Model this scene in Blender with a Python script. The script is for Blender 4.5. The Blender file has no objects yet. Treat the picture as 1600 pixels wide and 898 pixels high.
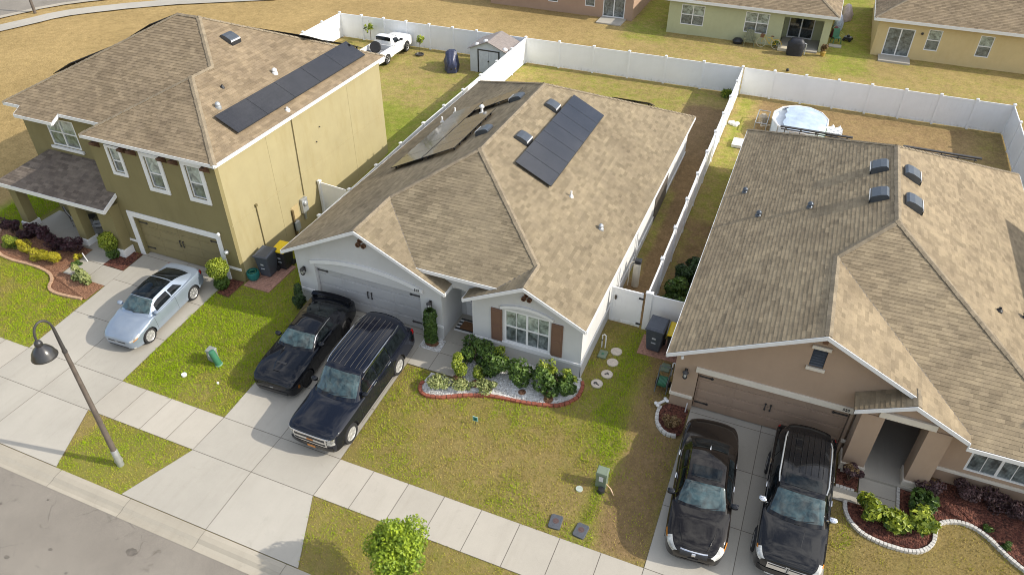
import bpy, bmesh, math, random
import numpy as np
from mathutils import Vector, Matrix

random.seed(7)
RNG = np.random.default_rng(11)
SC = bpy.context.scene
COL = SC.collection
R = math.radians

# ---------------------------------------------------------------- ground profile
GY = [-700, 8.55, 8.93, 12.95, 19.3, 26, 33, 46, 900]
GZV = [-.32, -.32, 0, 0, .5, .7, 1.0, 1.2, 1.2]
def gz(y):
    return float(np.interp(y, GY, GZV))

# ---------------------------------------------------------------- materials
def nodes_of(name):
    m = bpy.data.materials.new(name)
    m.use_nodes = True
    nt = m.node_tree
    return m, nt, nt.nodes['Principled BSDF']

def noise(nt, scale, detail=4, rough=.6, coord='Object', dist=0):
    tc = nt.nodes.new('ShaderNodeTexCoord')
    n = nt.nodes.new('ShaderNodeTexNoise')
    n.inputs['Scale'].default_value = scale
    n.inputs['Detail'].default_value = detail
    n.inputs['Roughness'].default_value = rough
    n.inputs['Distortion'].default_value = dist
    nt.links.new(tc.outputs[coord], n.inputs['Vector'])
    return n

def ramp(nt, src, stops):
    r = nt.nodes.new('ShaderNodeValToRGB')
    el = r.color_ramp.elements
    while len(el) < len(stops):
        el.new(.5)
    for e, (p, c) in zip(el, stops):
        e.position = p
        e.color = (*c, 1) if len(c) == 3 else c
    nt.links.new(src, r.inputs['Fac'])
    return r

def mixc(nt, a, b, fac, mode='MIX'):
    m = nt.nodes.new('ShaderNodeMix')
    m.data_type = 'RGBA'
    m.blend_type = mode
    for sock, val in ((m.inputs['Factor'], fac), (m.inputs[6], a), (m.inputs[7], b)):
        if hasattr(val, 'is_linked') or hasattr(val, 'links'):
            nt.links.new(val, sock)
        elif isinstance(val, (int, float)):
            sock.default_value = val
        else:
            sock.default_value = (*val, 1)
    return m.outputs[2]

def bump(nt, bsdf, height, strength=.3, dist=.01):
    b = nt.nodes.new('ShaderNodeBump')
    b.inputs['Strength'].default_value = strength
    b.inputs['Distance'].default_value = dist
    nt.links.new(height, b.inputs['Height'])
    nt.links.new(b.outputs['Normal'], bsdf.inputs['Normal'])

def mat(name, col, rough=.6, var=.12, vscale=3, bscale=0, bstr=.2, metal=0, coat=0, fine=0, spec=.5):
    """Principled surface with a slow tone variation, optional fine grain and bump."""
    m, nt, b = nodes_of(name)
    c1 = tuple(max(0, x*(1-var)) for x in col)
    c2 = tuple(min(1, x*(1+var)) for x in col)
    n = noise(nt, vscale, 5, .65)
    out = ramp(nt, n.outputs['Fac'], [(.3, c1), (.7, c2)]).outputs['Color']
    if fine:
        n2 = noise(nt, fine, 3, .7)
        g = ramp(nt, n2.outputs['Fac'], [(.3, (.82, .82, .82)), (.7, (1.15, 1.15, 1.15))])
        out = mixc(nt, out, g.outputs['Color'], 1.0, 'MULTIPLY')
    nt.links.new(out, b.inputs['Base Color'])
    b.inputs['Roughness'].default_value = rough
    b.inputs['Metallic'].default_value = metal
    b.inputs['Specular IOR Level'].default_value = spec
    b.inputs['Coat Weight'].default_value = coat
    b.inputs['Coat Roughness'].default_value = .03
    if bscale:
        nb = noise(nt, bscale, 4, .7)
        bump(nt, b, nb.outputs['Fac'], bstr, .02)
    return m

def shingle_mat(name, ca, cb, worn):
    """granule-coated shingles: each tab is a piece of geometry and gets a tone of its own"""
    m, nt, b = nodes_of(name)
    ge = nt.nodes.new('ShaderNodeNewGeometry')
    tab = ramp(nt, ge.outputs['Random Per Island'], [(0, tuple(x*.88 for x in cb)), (.45, tuple((x+y)/2 for x, y in zip(ca, cb))), (1, tuple(x*1.06 for x in ca))])
    big = noise(nt, .45, 6, .65)
    g = ramp(nt, big.outputs['Fac'], [(.3, (.82, .81, .81)), (.52, (1, 1, 1)), (.75, (1.12, 1.11, 1.09))])
    out = mixc(nt, tab.outputs['Color'], g.outputs['Color'], 1, 'MULTIPLY')
    mid = noise(nt, 1.9, 4, .7)
    g3 = ramp(nt, mid.outputs['Fac'], [(.35, (.84, .84, .85)), (.65, (1.12, 1.12, 1.10))])
    out = mixc(nt, out, g3.outputs['Color'], .9, 'MULTIPLY')
    fn = noise(nt, 30, 3, .8)
    g2 = ramp(nt, fn.outputs['Fac'], [(.3, (.84, .84, .84)), (.7, (1.14, 1.14, 1.14))])
    out = mixc(nt, out, g2.outputs['Color'], .9, 'MULTIPLY')
    st = noise(nt, .8, 6, .72, dist=1.2)
    s = ramp(nt, st.outputs['Fac'], [(.54, (0, 0, 0)), (.76, (.8, .8, .8))])
    out = mixc(nt, out, worn, s.outputs['Color'])
    nt.links.new(out, b.inputs['Base Color'])
    b.inputs['Roughness'].default_value = .95
    b.inputs['Specular IOR Level'].default_value = .15
    bump(nt, b, fn.outputs['Fac'], .3, .008)
    return m

def stucco(name, col, stain):
    m, nt, b = nodes_of(name)
    n = noise(nt, .8, 6, .7)
    out = ramp(nt, n.outputs['Fac'], [(.3, tuple(x*.93 for x in col)), (.7, tuple(min(1, x*1.05) for x in col))]).outputs['Color']
    # rain streaks, stretched vertically
    tc = nt.nodes.new('ShaderNodeTexCoord'); mp = nt.nodes.new('ShaderNodeMapping')
    mp.inputs['Scale'].default_value = (1.6, 1.6, .35)
    nt.links.new(tc.outputs['Object'], mp.inputs['Vector'])
    ns = nt.nodes.new('ShaderNodeTexNoise'); ns.inputs['Scale'].default_value = 1; ns.inputs['Detail'].default_value = 6; ns.inputs['Roughness'].default_value = .7
    nt.links.new(mp.outputs['Vector'], ns.inputs['Vector'])
    f = ramp(nt, ns.outputs['Fac'], [(.5, (0, 0, 0)), (.8, (.65, .65, .65))])
    out = mixc(nt, out, stain, f.outputs['Color'])
    nt.links.new(out, b.inputs['Base Color'])
    b.inputs['Roughness'].default_value = .88
    b.inputs['Specular IOR Level'].default_value = .3
    nb = noise(nt, 45, 3, .7)
    bump(nt, b, nb.outputs['Fac'], .25, .01)
    return m

def leaf_mat(name, dark, light, trans=.25, rough=.5):
    m, nt, b = nodes_of(name)
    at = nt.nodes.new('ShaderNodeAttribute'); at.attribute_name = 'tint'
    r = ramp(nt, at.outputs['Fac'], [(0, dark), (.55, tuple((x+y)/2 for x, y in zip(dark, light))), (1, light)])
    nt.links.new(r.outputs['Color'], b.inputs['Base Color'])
    b.inputs['Roughness'].default_value = rough
    tr = nt.nodes.new('ShaderNodeBsdfTranslucent')
    nt.links.new(r.outputs['Color'], tr.inputs['Color'])
    mx = nt.nodes.new('ShaderNodeMixShader'); mx.inputs['Fac'].default_value = trans
    nt.links.new(b.outputs['BSDF'], mx.inputs[1]); nt.links.new(tr.outputs['BSDF'], mx.inputs[2])
    nt.links.new(mx.outputs['Shader'], nt.nodes['Material Output'].inputs['Surface'])
    return m

def paint(name, col, metal=.0, rough=.25, coat=.7):
    m, nt, b = nodes_of(name)
    n = noise(nt, 2, 3, .6)
    out = ramp(nt, n.outputs['Fac'], [(.3, tuple(x*.95 for x in col)), (.7, tuple(min(1, x*1.05) for x in col))]).outputs['Color']
    nt.links.new(out, b.inputs['Base Color'])
    b.inputs['Metallic'].default_value = metal
    b.inputs['Roughness'].default_value = rough
    b.inputs['Specular IOR Level'].default_value = .08
    b.inputs['Coat Weight'].default_value = coat
    b.inputs['Coat Roughness'].default_value = .02
    return m

def glass_mat(name, col, rough=.05, streak=0, coat=.6, spec=.6):
    m, nt, b = nodes_of(name)
    n = noise(nt, 3.2, 4, .6, dist=.6)
    out = ramp(nt, n.outputs['Fac'], [(.35, tuple(x*.4 for x in col)), (.7, tuple(min(1, x*1.6) for x in col))]).outputs['Color']
    if streak:
        tc = nt.nodes.new('ShaderNodeTexCoord'); w = nt.nodes.new('ShaderNodeTexWave')
        w.bands_direction = 'Z'; w.inputs['Scale'].default_value = 1/(2*streak) * .64; w.inputs['Distortion'].default_value = .3
        nt.links.new(tc.outputs['Object'], w.inputs['Vector'])
        g = ramp(nt, w.outputs['Fac'], [(.2, (.72, .72, .72)), (.6, (1.08, 1.08, 1.08))])
        out = mixc(nt, out, g.outputs['Color'], 1, 'MULTIPLY')
    nt.links.new(out, b.inputs['Base Color'])
    b.inputs['Roughness'].default_value = rough
    b.inputs['Specular IOR Level'].default_value = spec
    b.inputs['Coat Weight'].default_value = coat
    b.inputs['Coat Roughness'].default_value = .02
    return m

def concrete(name, col, spots=.5):
    m, nt, b = nodes_of(name)
    n = noise(nt, .35, 6, .65)
    out = ramp(nt, n.outputs['Fac'], [(.3, tuple(x*.9 for x in col)), (.7, tuple(x*1.06 for x in col))]).outputs['Color']
    n2 = noise(nt, 2.2, 6, .75, dist=.8)
    f = ramp(nt, n2.outputs['Fac'], [(.58, (0, 0, 0)), (.8, (spots,)*3)])
    out = mixc(nt, out, tuple(x*.72 for x in col), f.outputs['Color'])
    n3 = noise(nt, 60, 3, .8)
    g = ramp(nt, n3.outputs['Fac'], [(.3, (.9, .9, .9)), (.7, (1.08, 1.08, 1.08))])
    out = mixc(nt, out, g.outputs['Color'], .8, 'MULTIPLY')
    # every slab was poured on its own day; tyres and rain leave long faint streaks
    ge = nt.nodes.new('ShaderNodeNewGeometry')
    sl_ = ramp(nt, ge.outputs['Random Per Island'], [(0, (.93, .93, .925)), (1, (1.04, 1.04, 1.04))])
    out = mixc(nt, out, sl_.outputs['Color'], 1, 'MULTIPLY')
    tc = nt.nodes.new('ShaderNodeTexCoord'); mp = nt.nodes.new('ShaderNodeMapping'); mp.inputs['Scale'].default_value = (2.6, .22, 1)
    nt.links.new(tc.outputs['Object'], mp.inputs['Vector'])
    sn = nt.nodes.new('ShaderNodeTexNoise'); sn.inputs['Scale'].default_value = 1; sn.inputs['Detail'].default_value = 6; sn.inputs['Roughness'].default_value = .7
    nt.links.new(mp.outputs['Vector'], sn.inputs['Vector'])
    sf = ramp(nt, sn.outputs['Fac'], [(.50, (1, 1, 1)), (.74, (.93, .925, .915))])
    out = mixc(nt, out, sf.outputs['Color'], 1, 'MULTIPLY')
    dp = noise(nt, 6, 4, .7); df = ramp(nt, dp.outputs['Fac'], [(.70, (1, 1, 1)), (.76, (.80, .78, .75))])
    out = mixc(nt, out, df.outputs['Color'], 1, 'MULTIPLY')
    nt.links.new(out, b.inputs['Base Color'])
    b.inputs['Roughness'].default_value = .85
    b.inputs['Specular IOR Level'].default_value = .3
    bump(nt, b, n3.outputs['Fac'], .15, .006)
    return m

M = {}
M['white'] = mat('white_trim', (.74, .74, .73), .5, .04, 2)
def vinyl():
    m, nt, b = nodes_of('white_vinyl')
    n = noise(nt, .7, 5, .6)
    out = ramp(nt, n.outputs['Fac'], [(.3, (.80, .81, .81)), (.7, (.87, .88, .89))]).outputs['Color']
    tc = nt.nodes.new('ShaderNodeTexCoord'); sp = nt.nodes.new('ShaderNodeSeparateXYZ'); nt.links.new(tc.outputs['Object'], sp.inputs['Vector'])
    zr = ramp(nt, sp.outputs['Z'], [(.03, (1, 1, 1)), (.30, (0, 0, 0))])
    n2 = noise(nt, 3.5, 6, .75, dist=.8)
    f = ramp(nt, n2.outputs['Fac'], [(.47, (0, 0, 0)), (.66, (.5, .5, .5))])
    out = mixc(nt, out, (.30, .29, .20), mixc(nt, zr.outputs['Color'], f.outputs['Color'], 1, 'MULTIPLY'))
    nt.links.new(out, b.inputs['Base Color'])
    b.inputs['Roughness'].default_value = .4
    return m
M['vinyl'] = vinyl()
M['concrete'] = concrete('pale_concrete', (.41, .382, .328))
M['walk'] = concrete('sidewalk_concrete', (.45, .413, .35), .6)
M['gutter'] = concrete('gutter_concrete', (.40, .36, .29), .8)
M['joint'] = mat('joint_dirt', (.16, .14, .115), .95)
M['black_plastic'] = mat('black_plastic', (.022, .023, .026), .45, .2, 6)
M['grey_plastic'] = mat('slate_plastic', (.060, .070, .090), .5, .15, 5, fine=40)
M['yellow_plastic'] = mat('yellow_plastic', (.70, .50, .015), .45, .06, 5)
M['green_plastic'] = mat('green_plastic', (.045, .17, .095), .45, .15, 5)
M['teal_plastic'] = mat('teal_plastic', (.012, .14, .13), .45, .15, 5)
M['tyre'] = mat('tyre_rubber', (.020, .020, .021), .85, .2, 8)
M['alloy'] = mat('alloy', (.58, .58, .57), .3, .06, 6, metal=.35)
M['darkalloy'] = mat('dark_alloy', (.045, .045, .048), .3, .1, 6, metal=.7)
M['chrome'] = mat('chrome', (.72, .73, .75), .12, .04, 6, metal=1)
M['metal'] = mat('galvanised', (.45, .47, .48), .4, .12, 9, metal=.6)
M['dark_metal'] = mat('dark_metal', (.045, .042, .04), .5, .25, 3)
M['bronze'] = mat('weathered_bronze', (.11, .090, .075), .55, .25, 3)
def solar_mat():
    m, nt, b = nodes_of('solar_cell')
    tc = nt.nodes.new('ShaderNodeTexCoord')
    br = nt.nodes.new('ShaderNodeTexBrick'); br.offset = 0
    br.inputs['Scale'].default_value = 1; br.inputs['Brick Width'].default_value = .16; br.inputs['Row Height'].default_value = .155
    br.inputs['Mortar Size'].default_value = .006; br.inputs['Mortar Smooth'].default_value = .3
    br.inputs['Color1'].default_value = (.009, .009, .012, 1); br.inputs['Color2'].default_value = (.013, .013, .017, 1); br.inputs['Mortar'].default_value = (.020, .020, .023, 1)
    nt.links.new(tc.outputs['Object'], br.inputs['Vector'])
    n = noise(nt, 1.1, 5, .7); g = ramp(nt, n.outputs['Fac'], [(.35, (.8, .8, .8)), (.7, (1.5, 1.45, 1.4))])
    nt.links.new(mixc(nt, br.outputs['Color'], g.outputs['Color'], 1, 'MULTIPLY'), b.inputs['Base Color'])
    b.inputs['Roughness'].default_value = .25; b.inputs['Coat Weight'].default_value = .55; b.inputs['Coat Roughness'].default_value = .06
    return m
M['solar'] = solar_mat()
M['headlamp'] = glass_mat('headlamp_lens', (.50, .50, .47), .12)
M['amber'] = mat('amber_lens', (.55, .20, .03), .25, .1)
M['red'] = mat('red_lens', (.33, .012, .012), .2, .1, coat=.6)
M['carglass'] = glass_mat('car_glass', (.008, .011, .013), .03, coat=0, spec=.32)
M['windscreen'] = glass_mat('windscreen_glass', (.046, .076, .080), .03, coat=.4)
M['pane_up'] = glass_mat('pane_with_blind', (.34, .39, .345), .12, .055)
M['pane_low'] = glass_mat('pane_with_screen', (.16, .185, .185), .14, .055)
M['pane_dark'] = glass_mat('dark_pane', (.035, .045, .05), .08)
M['shutter'] = mat('brown_shutter', (.17, .095, .062), .6, .08, 3)
M['terracotta'] = mat('terracotta', (.15, .075, .04), .8, .2, 8)
M['brick'] = mat('red_brick', (.28, .085, .052), .85, .35, 9, bscale=40, fine=25)
M['paver'] = mat('pink_paver', (.36, .20, .15), .9, .25, 7, fine=20)
M['soil'] = mat('soil', (.13, .085, .05), .95, .3, 4, fine=30)
M['roofmetal'] = mat('vent_metal', (.10, .115, .135), .35, .12, 4, metal=.5)
M['asphalt'] = None
def asphalt():
    m, nt, b = nodes_of('worn_asphalt')
    n = noise(nt, .3, 6, .7)
    out = ramp(nt, n.outputs['Fac'], [(.3, (.20, .178, .15)), (.7, (.265, .238, .20))]).outputs['Color']
    agg = noise(nt, 55, 3, .85)
    g = ramp(nt, agg.outputs['Fac'], [(.28, (.66, .66, .66)), (.5, (1, 1, 1)), (.74, (1.35, 1.35, 1.33))])
    out = mixc(nt, out, g.outputs['Color'], 1, 'MULTIPLY')
    oil = noise(nt, 1.3, 5, .75, dist=1)
    f = ramp(nt, oil.outputs['Fac'], [(.62, (0, 0, 0)), (.74, (.6, .6, .6))])
    out = mixc(nt, out, (.10, .085, .07), f.outputs['Color'])
    # hairline cracks
    tc = nt.nodes.new('ShaderNodeTexCoord')
    wn = noise(nt, 1.2, 4, .6)
    mx = nt.nodes.new('ShaderNodeMixRGB'); mx.inputs['Fac'].default_value = .35
    nt.links.new(tc.outputs['Object'], mx.inputs['Color1']); nt.links.new(wn.outputs['Color'], mx.inputs['Color2'])
    v = nt.nodes.new('ShaderNodeTexVoronoi'); v.feature = 'DISTANCE_TO_EDGE'; v.inputs['Scale'].default_value = .75
    nt.links.new(mx.outputs['Color'], v.inputs['Vector'])
    c = ramp(nt, v.outputs['Distance'], [(0, (1, 1, 1)), (.012, (0, 0, 0))])
    msk = noise(nt, .8, 3, .6)
    mk = ramp(nt, msk.outputs['Fac'], [(.50, (0, 0, 0)), (.62, (.4, .4, .4))])
    fm = mixc(nt, c.outputs['Color'], mk.outputs['Color'], 1, 'MULTIPLY')
    out = mixc(nt, out, (.05, .045, .04), fm)
    nt.links.new(out, b.inputs['Base Color'])
    b.inputs['Roughness'].default_value = .9
    b.inputs['Specular IOR Level'].default_value = .3
    bump(nt, b, agg.outputs['Fac'], .5, .01)
    return m
M['asphalt'] = asphalt()

def granular(name, cols, scale, bstr=.8):
    """loose pieces: voronoi cells, each with its own tone"""
    m, nt, b = nodes_of(name)
    tc = nt.nodes.new('ShaderNodeTexCoord')
    v = nt.nodes.new('ShaderNodeTexVoronoi'); v.inputs['Scale'].default_value = scale
    nt.links.new(tc.outputs['Object'], v.inputs['Vector'])
    sp = nt.nodes.new('ShaderNodeSeparateColor'); nt.links.new(v.outputs['Color'], sp.inputs['Color'])
    out = ramp(nt, sp.outputs['Red'], [(i/(len(cols)-1), c) for i, c in enumerate(cols)]).outputs['Color']
    nt.links.new(out, b.inputs['Base Color'])
    b.inputs['Roughness'].default_value = .9
    b.inputs['Specular IOR Level'].default_value = .3
    iv = nt.nodes.new('ShaderNodeMath'); iv.operation = 'SUBTRACT'; iv.inputs[0].default_value = 1
    nt.links.new(v.outputs['Distance'], iv.inputs[1])
    bump(nt, b, iv.outputs[0], bstr, .03)
    return m
M['mulch'] = granular('red_mulch', [(.045, .018, .013), (.10, .034, .024), (.19, .075, .048), (.07, .028, .02)], 17, 1)
M['mulch_orange'] = granular('orange_mulch', [(.12, .055, .03), (.25, .125, .072), (.33, .18, .105), (.17, .08, .048)], 22)
M['gravel'] = granular('white_gravel', [(.34, .33, .31), (.70, .69, .67), (.52, .51, .48), (.78, .78, .77)], 16, 1)

def ground_mat():
    m, nt, b = nodes_of('lawn_and_dry_turf')
    at = nt.nodes.new('ShaderNodeAttribute'); at.attribute_name = 'turf'
    sp = nt.nodes.new('ShaderNodeSeparateColor'); nt.links.new(at.outputs['Color'], sp.inputs['Color'])
    # patchiness at three sizes shifts the share of green
    def shifted(src, amounts):
        cur = src
        for sc, am, det in amounts:
            n = noise(nt, sc, det, .7)
            s = nt.nodes.new('ShaderNodeMath'); s.operation = 'MULTIPLY_ADD'
            s.inputs[1].default_value = am; s.inputs[2].default_value = -am*.5
            nt.links.new(n.outputs['Fac'], s.inputs[0])
            a = nt.nodes.new('ShaderNodeMath'); a.operation = 'ADD'
            nt.links.new(cur, a.inputs[0]); nt.links.new(s.outputs[0], a.inputs[1])
            cur = a.outputs[0]
        return cur
    g = shifted(sp.outputs['Red'], [(.45, .75, 5), (2.4, .9, 5), (14, .55, 3)])
    col = ramp(nt, g, [(.05, (.37, .27, .125)), (.35, (.34, .265, .105)), (.6, (.27, .27, .06)), (.95, (.21, .275, .03))])
    d = shifted(sp.outputs['Green'], [(.8, .7, 5), (5, .6, 4)])
    df = ramp(nt, d, [(.35, (0, 0, 0)), (.75, (1, 1, 1))])
    out = mixc(nt, col.outputs['Color'], (.255, .170, .092), df.outputs['Color'])
    gold = mixc(nt, out, (.375, .265, .12), sp.outputs['Blue'])
    gn = noise(nt, .16, 6, .6)
    gg = ramp(nt, gn.outputs['Fac'], [(.3, (.86, .86, .84)), (.7, (1.1, 1.1, 1.1))])
    out = mixc(nt, gold, gg.outputs['Color'], 1, 'MULTIPLY')
    fn = noise(nt, 9, 5, .8)
    f = ramp(nt, fn.outputs['Fac'], [(.3, (.66, .67, .64)), (.7, (1.27, 1.26, 1.24))])
    out = mixc(nt, out, f.outputs['Color'], 1, 'MULTIPLY')
    mn = noise(nt, 2.0, 6, .75)
    mf = ramp(nt, mn.outputs['Fac'], [(.32, (.80, .80, .77)), (.68, (1.14, 1.14, 1.14))])
    out = mixc(nt, out, mf.outputs['Color'], 1, 'MULTIPLY')
    nt.links.new(out, b.inputs['Base Color'])
    b.inputs['Roughness'].default_value = 1
    b.inputs['Specular IOR Level'].default_value = .1
    # thatch between the blades of the near lawns is darker and browner than the blades
    out = mixc(nt, out, (.20, .158, .058), at.outputs['Alpha'])
    nt.links.new(out, b.inputs['Base Color'])
    bump(nt, b, fn.outputs['Fac'], .9, .05)
    return m

# ---------------------------------------------------------------- mesh builder
class MB:
    def __init__(s):
        s.v, s.f, s.m = [], [], []
    def add(s, vs, fs, mi=0):
        o = len(s.v)
        s.v += [tuple(p) for p in vs]
        s.f += [tuple(i+o for i in f) for f in fs]
        s.m += [mi]*len(fs)
        return s
    def box(s, x0, x1, y0, y1, z0, z1, mi=0):
        vs = [(x, y, z) for z in (z0, z1) for y in (y0, y1) for x in (x0, x1)]
        return s.add(vs, [(0, 2, 3, 1), (4, 5, 7, 6), (0, 1, 5, 4), (2, 6, 7, 3), (0, 4, 6, 2), (1, 3, 7, 5)], mi)
    def obox(s, c, size, rot=None, mi=0):
        hx, hy, hz = (a/2 for a in size)
        vs = [Vector((x, y, z)) for z in (-hz, hz) for y in (-hy, hy) for x in (-hx, hx)]
        if rot is not None:
            vs = [rot @ p for p in vs]
        vs = [p + Vector(c) for p in vs]
        return s.add(vs, [(0, 2, 3, 1), (4, 5, 7, 6), (0, 1, 5, 4), (2, 6, 7, 3), (0, 4, 6, 2), (1, 3, 7, 5)], mi)
    def prism(s, pts, vec, mi=0):
        n = len(pts); vec = Vector(vec)
        a = [Vector(p) for p in pts]; b = [p+vec for p in a]
        fs = [tuple(range(n)), tuple(range(2*n-1, n-1, -1))]
        fs += [(i, (i+1) % n, n+(i+1) % n, n+i) for i in range(n)]
        return s.add(a+b, fs, mi)
    def quad(s, a, b, c, d, mi=0):
        return s.add([a, b, c, d], [(0, 1, 2, 3)], mi)
    def poly(s, pts, mi=0):
        return s.add(pts, [tuple(range(len(pts)))], mi)
    def tube(s, pts, r, n=8, mi=0):
        pts = [Vector(p) for p in pts]
        rs = r if isinstance(r, (list, tuple)) else [r]*len(pts)
        up = Vector((0, 0, 1)); vs = []; prev = None
        for i, p in enumerate(pts):
            d = (pts[min(i+1, len(pts)-1)] - pts[max(i-1, 0)]).normalized()
            if prev is None:
                a = d.cross(up if abs(d.z) < .9 else Vector((1, 0, 0))).normalized()
            else:
                a = (prev - d*prev.dot(d)).normalized()
            prev = a; b = d.cross(a)
            vs += [p + (a*math.cos(t) + b*math.sin(t))*rs[i] for t in (2*math.pi*k/n for k in range(n))]
        fs = []
        for i in range(len(pts)-1):
            for k in range(n):
                fs.append((i*n+k, i*n+(k+1) % n, (i+1)*n+(k+1) % n, (i+1)*n+k))
        fs += [tuple(range(n-1, -1, -1)), tuple(range((len(pts)-1)*n, len(pts)*n))]
        return s.add(vs, fs, mi)
    def lathe(s, prof, c=(0, 0, 0), axis='z', n=20, mi=0):
        vs, fs = [], []
        for r, h in prof:
            for k in range(n):
                t = 2*math.pi*k/n; a, b = r*math.cos(t), r*math.sin(t)
                p = {'z': (a, b, h), 'x': (h, a, b), 'y': (a, h, b)}[axis]
                vs.append((p[0]+c[0], p[1]+c[1], p[2]+c[2]))
        for i in range(len(prof)-1):
            for k in range(n):
                fs.append((i*n+k, i*n+(k+1) % n, (i+1)*n+(k+1) % n, (i+1)*n+k))
        if prof[0][0] > 1e-6: fs.append(tuple(range(n-1, -1, -1)))
        if prof[-1][0] > 1e-6: fs.append(tuple(range((len(prof)-1)*n, len(prof)*n)))
        return s.add(vs, fs, mi)
    def build(s, name, mats, parent=None, local=False, smooth=0, bevel=0, recalc=True):
        if not isinstance(mats, (list, tuple)): mats = [mats]
        off = Vector((0, 0, 0))
        if parent is not None and not local: off = OFF.get(parent.name, Vector((0, 0, 0)))
        me = bpy.data.meshes.new(name)
        me.from_pydata([tuple(Vector(p)-off) for p in s.v], [], s.f)
        for mt in mats: me.materials.append(mt)
        if len(mats) > 1:
            me.polygons.foreach_set('material_index', s.m)
        if recalc:
            bm = bmesh.new(); bm.from_mesh(me)
            bmesh.ops.recalc_face_normals(bm, faces=bm.faces)
            bm.to_mesh(me); bm.free()
        if smooth:
            me.polygons.foreach_set('use_smooth', [True]*len(me.polygons))
            me.set_sharp_from_angle(angle=R(smooth))
        o = bpy.data.objects.new(name, me); COL.objects.link(o)
        if parent is not None:
            o.parent = parent
            OFF[o.name] = off
        if bevel:
            bv = o.modifiers.new('bevel', 'BEVEL'); bv.width = bevel; bv.segments = 2; bv.limit_method = 'ANGLE'; bv.angle_limit = R(40)
        return o
OFF = {}

def tag(o, label, cat, group=None):
    o['label'] = label; o['category'] = cat
    if group: o['group'] = group
    return o
def thing(name, label, cat, loc=(0, 0, 0), rz=0, group=None):
    o = bpy.data.objects.new(name, None); COL.objects.link(o)
    o.empty_display_size = .2
    o.location = loc; o.rotation_euler = (0, 0, rz)
    OFF[o.name] = Vector(loc)
    return tag(o, label, cat, group)
def struct(o, kind='structure'):
    o['kind'] = kind
    return o
def dup(src, loc, rz=None, label=None, group=None):
    """copy of a thing with copies of its parts and sub-parts"""
    def cp(o, par):
        c = o.copy(); COL.objects.link(c)
        if par is not None: c.parent = par
        for ch in list(o.children): cp(ch, c)
        return c
    r = cp(src, None)
    r.location = loc
    if rz is not None: r.rotation_euler = (0, 0, rz)
    if label: r['label'] = label
    if group: r['group'] = group
    return r

def text_mesh(txt, size, depth, loc, rot, name, mt, parent=None):
    cu = bpy.data.curves.new(name, 'FONT'); cu.body = txt; cu.size = size; cu.extrude = depth
    cu.align_x = 'CENTER'; cu.align_y = 'CENTER'
    to = bpy.data.objects.new(name+'_tmp', cu); COL.objects.link(to)
    bpy.context.view_layer.update()
    me = bpy.data.meshes.new_from_object(to.evaluated_get(bpy.context.evaluated_depsgraph_get()))
    bpy.data.objects.remove(to)
    me.name = name; me.materials.clear(); me.materials.append(mt)
    mtx = Matrix.Translation(Vector(loc)) @ rot.to_4x4()
    off = OFF.get(parent.name, Vector((0, 0, 0))) if parent else Vector((0, 0, 0))
    me.transform(Matrix.Translation(-off) @ mtx)
    o = bpy.data.objects.new(name, me); COL.objects.link(o)
    if parent: o.parent = parent
    return o
FACING_STREET = Matrix.Rotation(R(90), 3, 'X')
# ---------------------------------------------------------------- world, sun, camera
EL, AZX, AZY = R(32.2), .985, .172
def world():
    w = bpy.data.worlds.new('World'); SC.world = w
    w.use_nodes = True
    nt = w.node_tree; nt.nodes.clear()
    sky = nt.nodes.new('ShaderNodeTexSky'); sky.sky_type = 'NISHITA'
    sky.sun_disc = False
    sky.sun_elevation = EL
    sky.sun_rotation = math.atan2(AZX, AZY)
    sky.air_density = 1.0; sky.dust_density = 1.5; sky.ozone_density = 1
    tc = nt.nodes.new('ShaderNodeTexCoord')
    mp = nt.nodes.new('ShaderNodeMapping'); mp.inputs['Scale'].default_value = (1.6, 1.6, 3.2)
    nt.links.new(tc.outputs['Generated'], mp.inputs['Vector'])
    n = nt.nodes.new('ShaderNodeTexNoise'); n.inputs['Scale'].default_value = 2.6; n.inputs['Detail'].default_value = 8; n.inputs['Roughness'].default_value = .62
    nt.links.new(mp.outputs['Vector'], n.inputs['Vector'])
    cr = ramp(nt, n.outputs['Fac'], [(.42, (0, 0, 0)), (.62, (.92, .92, .92))])
    # clouds near the sun are brighter than those opposite
    dt = nt.nodes.new('ShaderNodeVectorMath'); dt.operation = 'DOT_PRODUCT'
    dt.inputs[1].default_value = (AZX*math.cos(EL), AZY*math.cos(EL), math.sin(EL))
    nt.links.new(tc.outputs['Generated'], dt.inputs[0])
    sc_ = nt.nodes.new('ShaderNodeMapRange'); sc_.inputs['From Min'].default_value = -1; sc_.inputs['From Max'].default_value = 1
    sc_.inputs['To Min'].default_value = .12; sc_.inputs['To Max'].default_value = 1.45
    nt.links.new(dt.outputs['Value'], sc_.inputs['Value'])
    cc = mixc(nt, (7.8, 7.8, 7.8), sc_.outputs['Result'], 1, 'MULTIPLY')
    cl = mixc(nt, sky.outputs['Color'], cc, cr.outputs['Color'])
    bg = nt.nodes.new('ShaderNodeBackground'); bg.inputs['Strength'].default_value = .15
    nt.links.new(cl, bg.inputs['Color'])
    out = nt.nodes.new('ShaderNodeOutputWorld'); nt.links.new(bg.outputs['Background'], out.inputs['Surface'])
world()
sl = bpy.data.lights.new('sun', 'SUN'); sl.energy = 3.5; sl.angle = R(.55); sl.color = (1, .93, .82)
so = bpy.data.objects.new('sun', sl); COL.objects.link(so)
d = Vector((-AZX*math.cos(EL), -AZY*math.cos(EL), -math.sin(EL)))
so.rotation_euler = d.to_track_quat('-Z', 'Y').to_euler(); so.location = (40, 10, 40)

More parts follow.
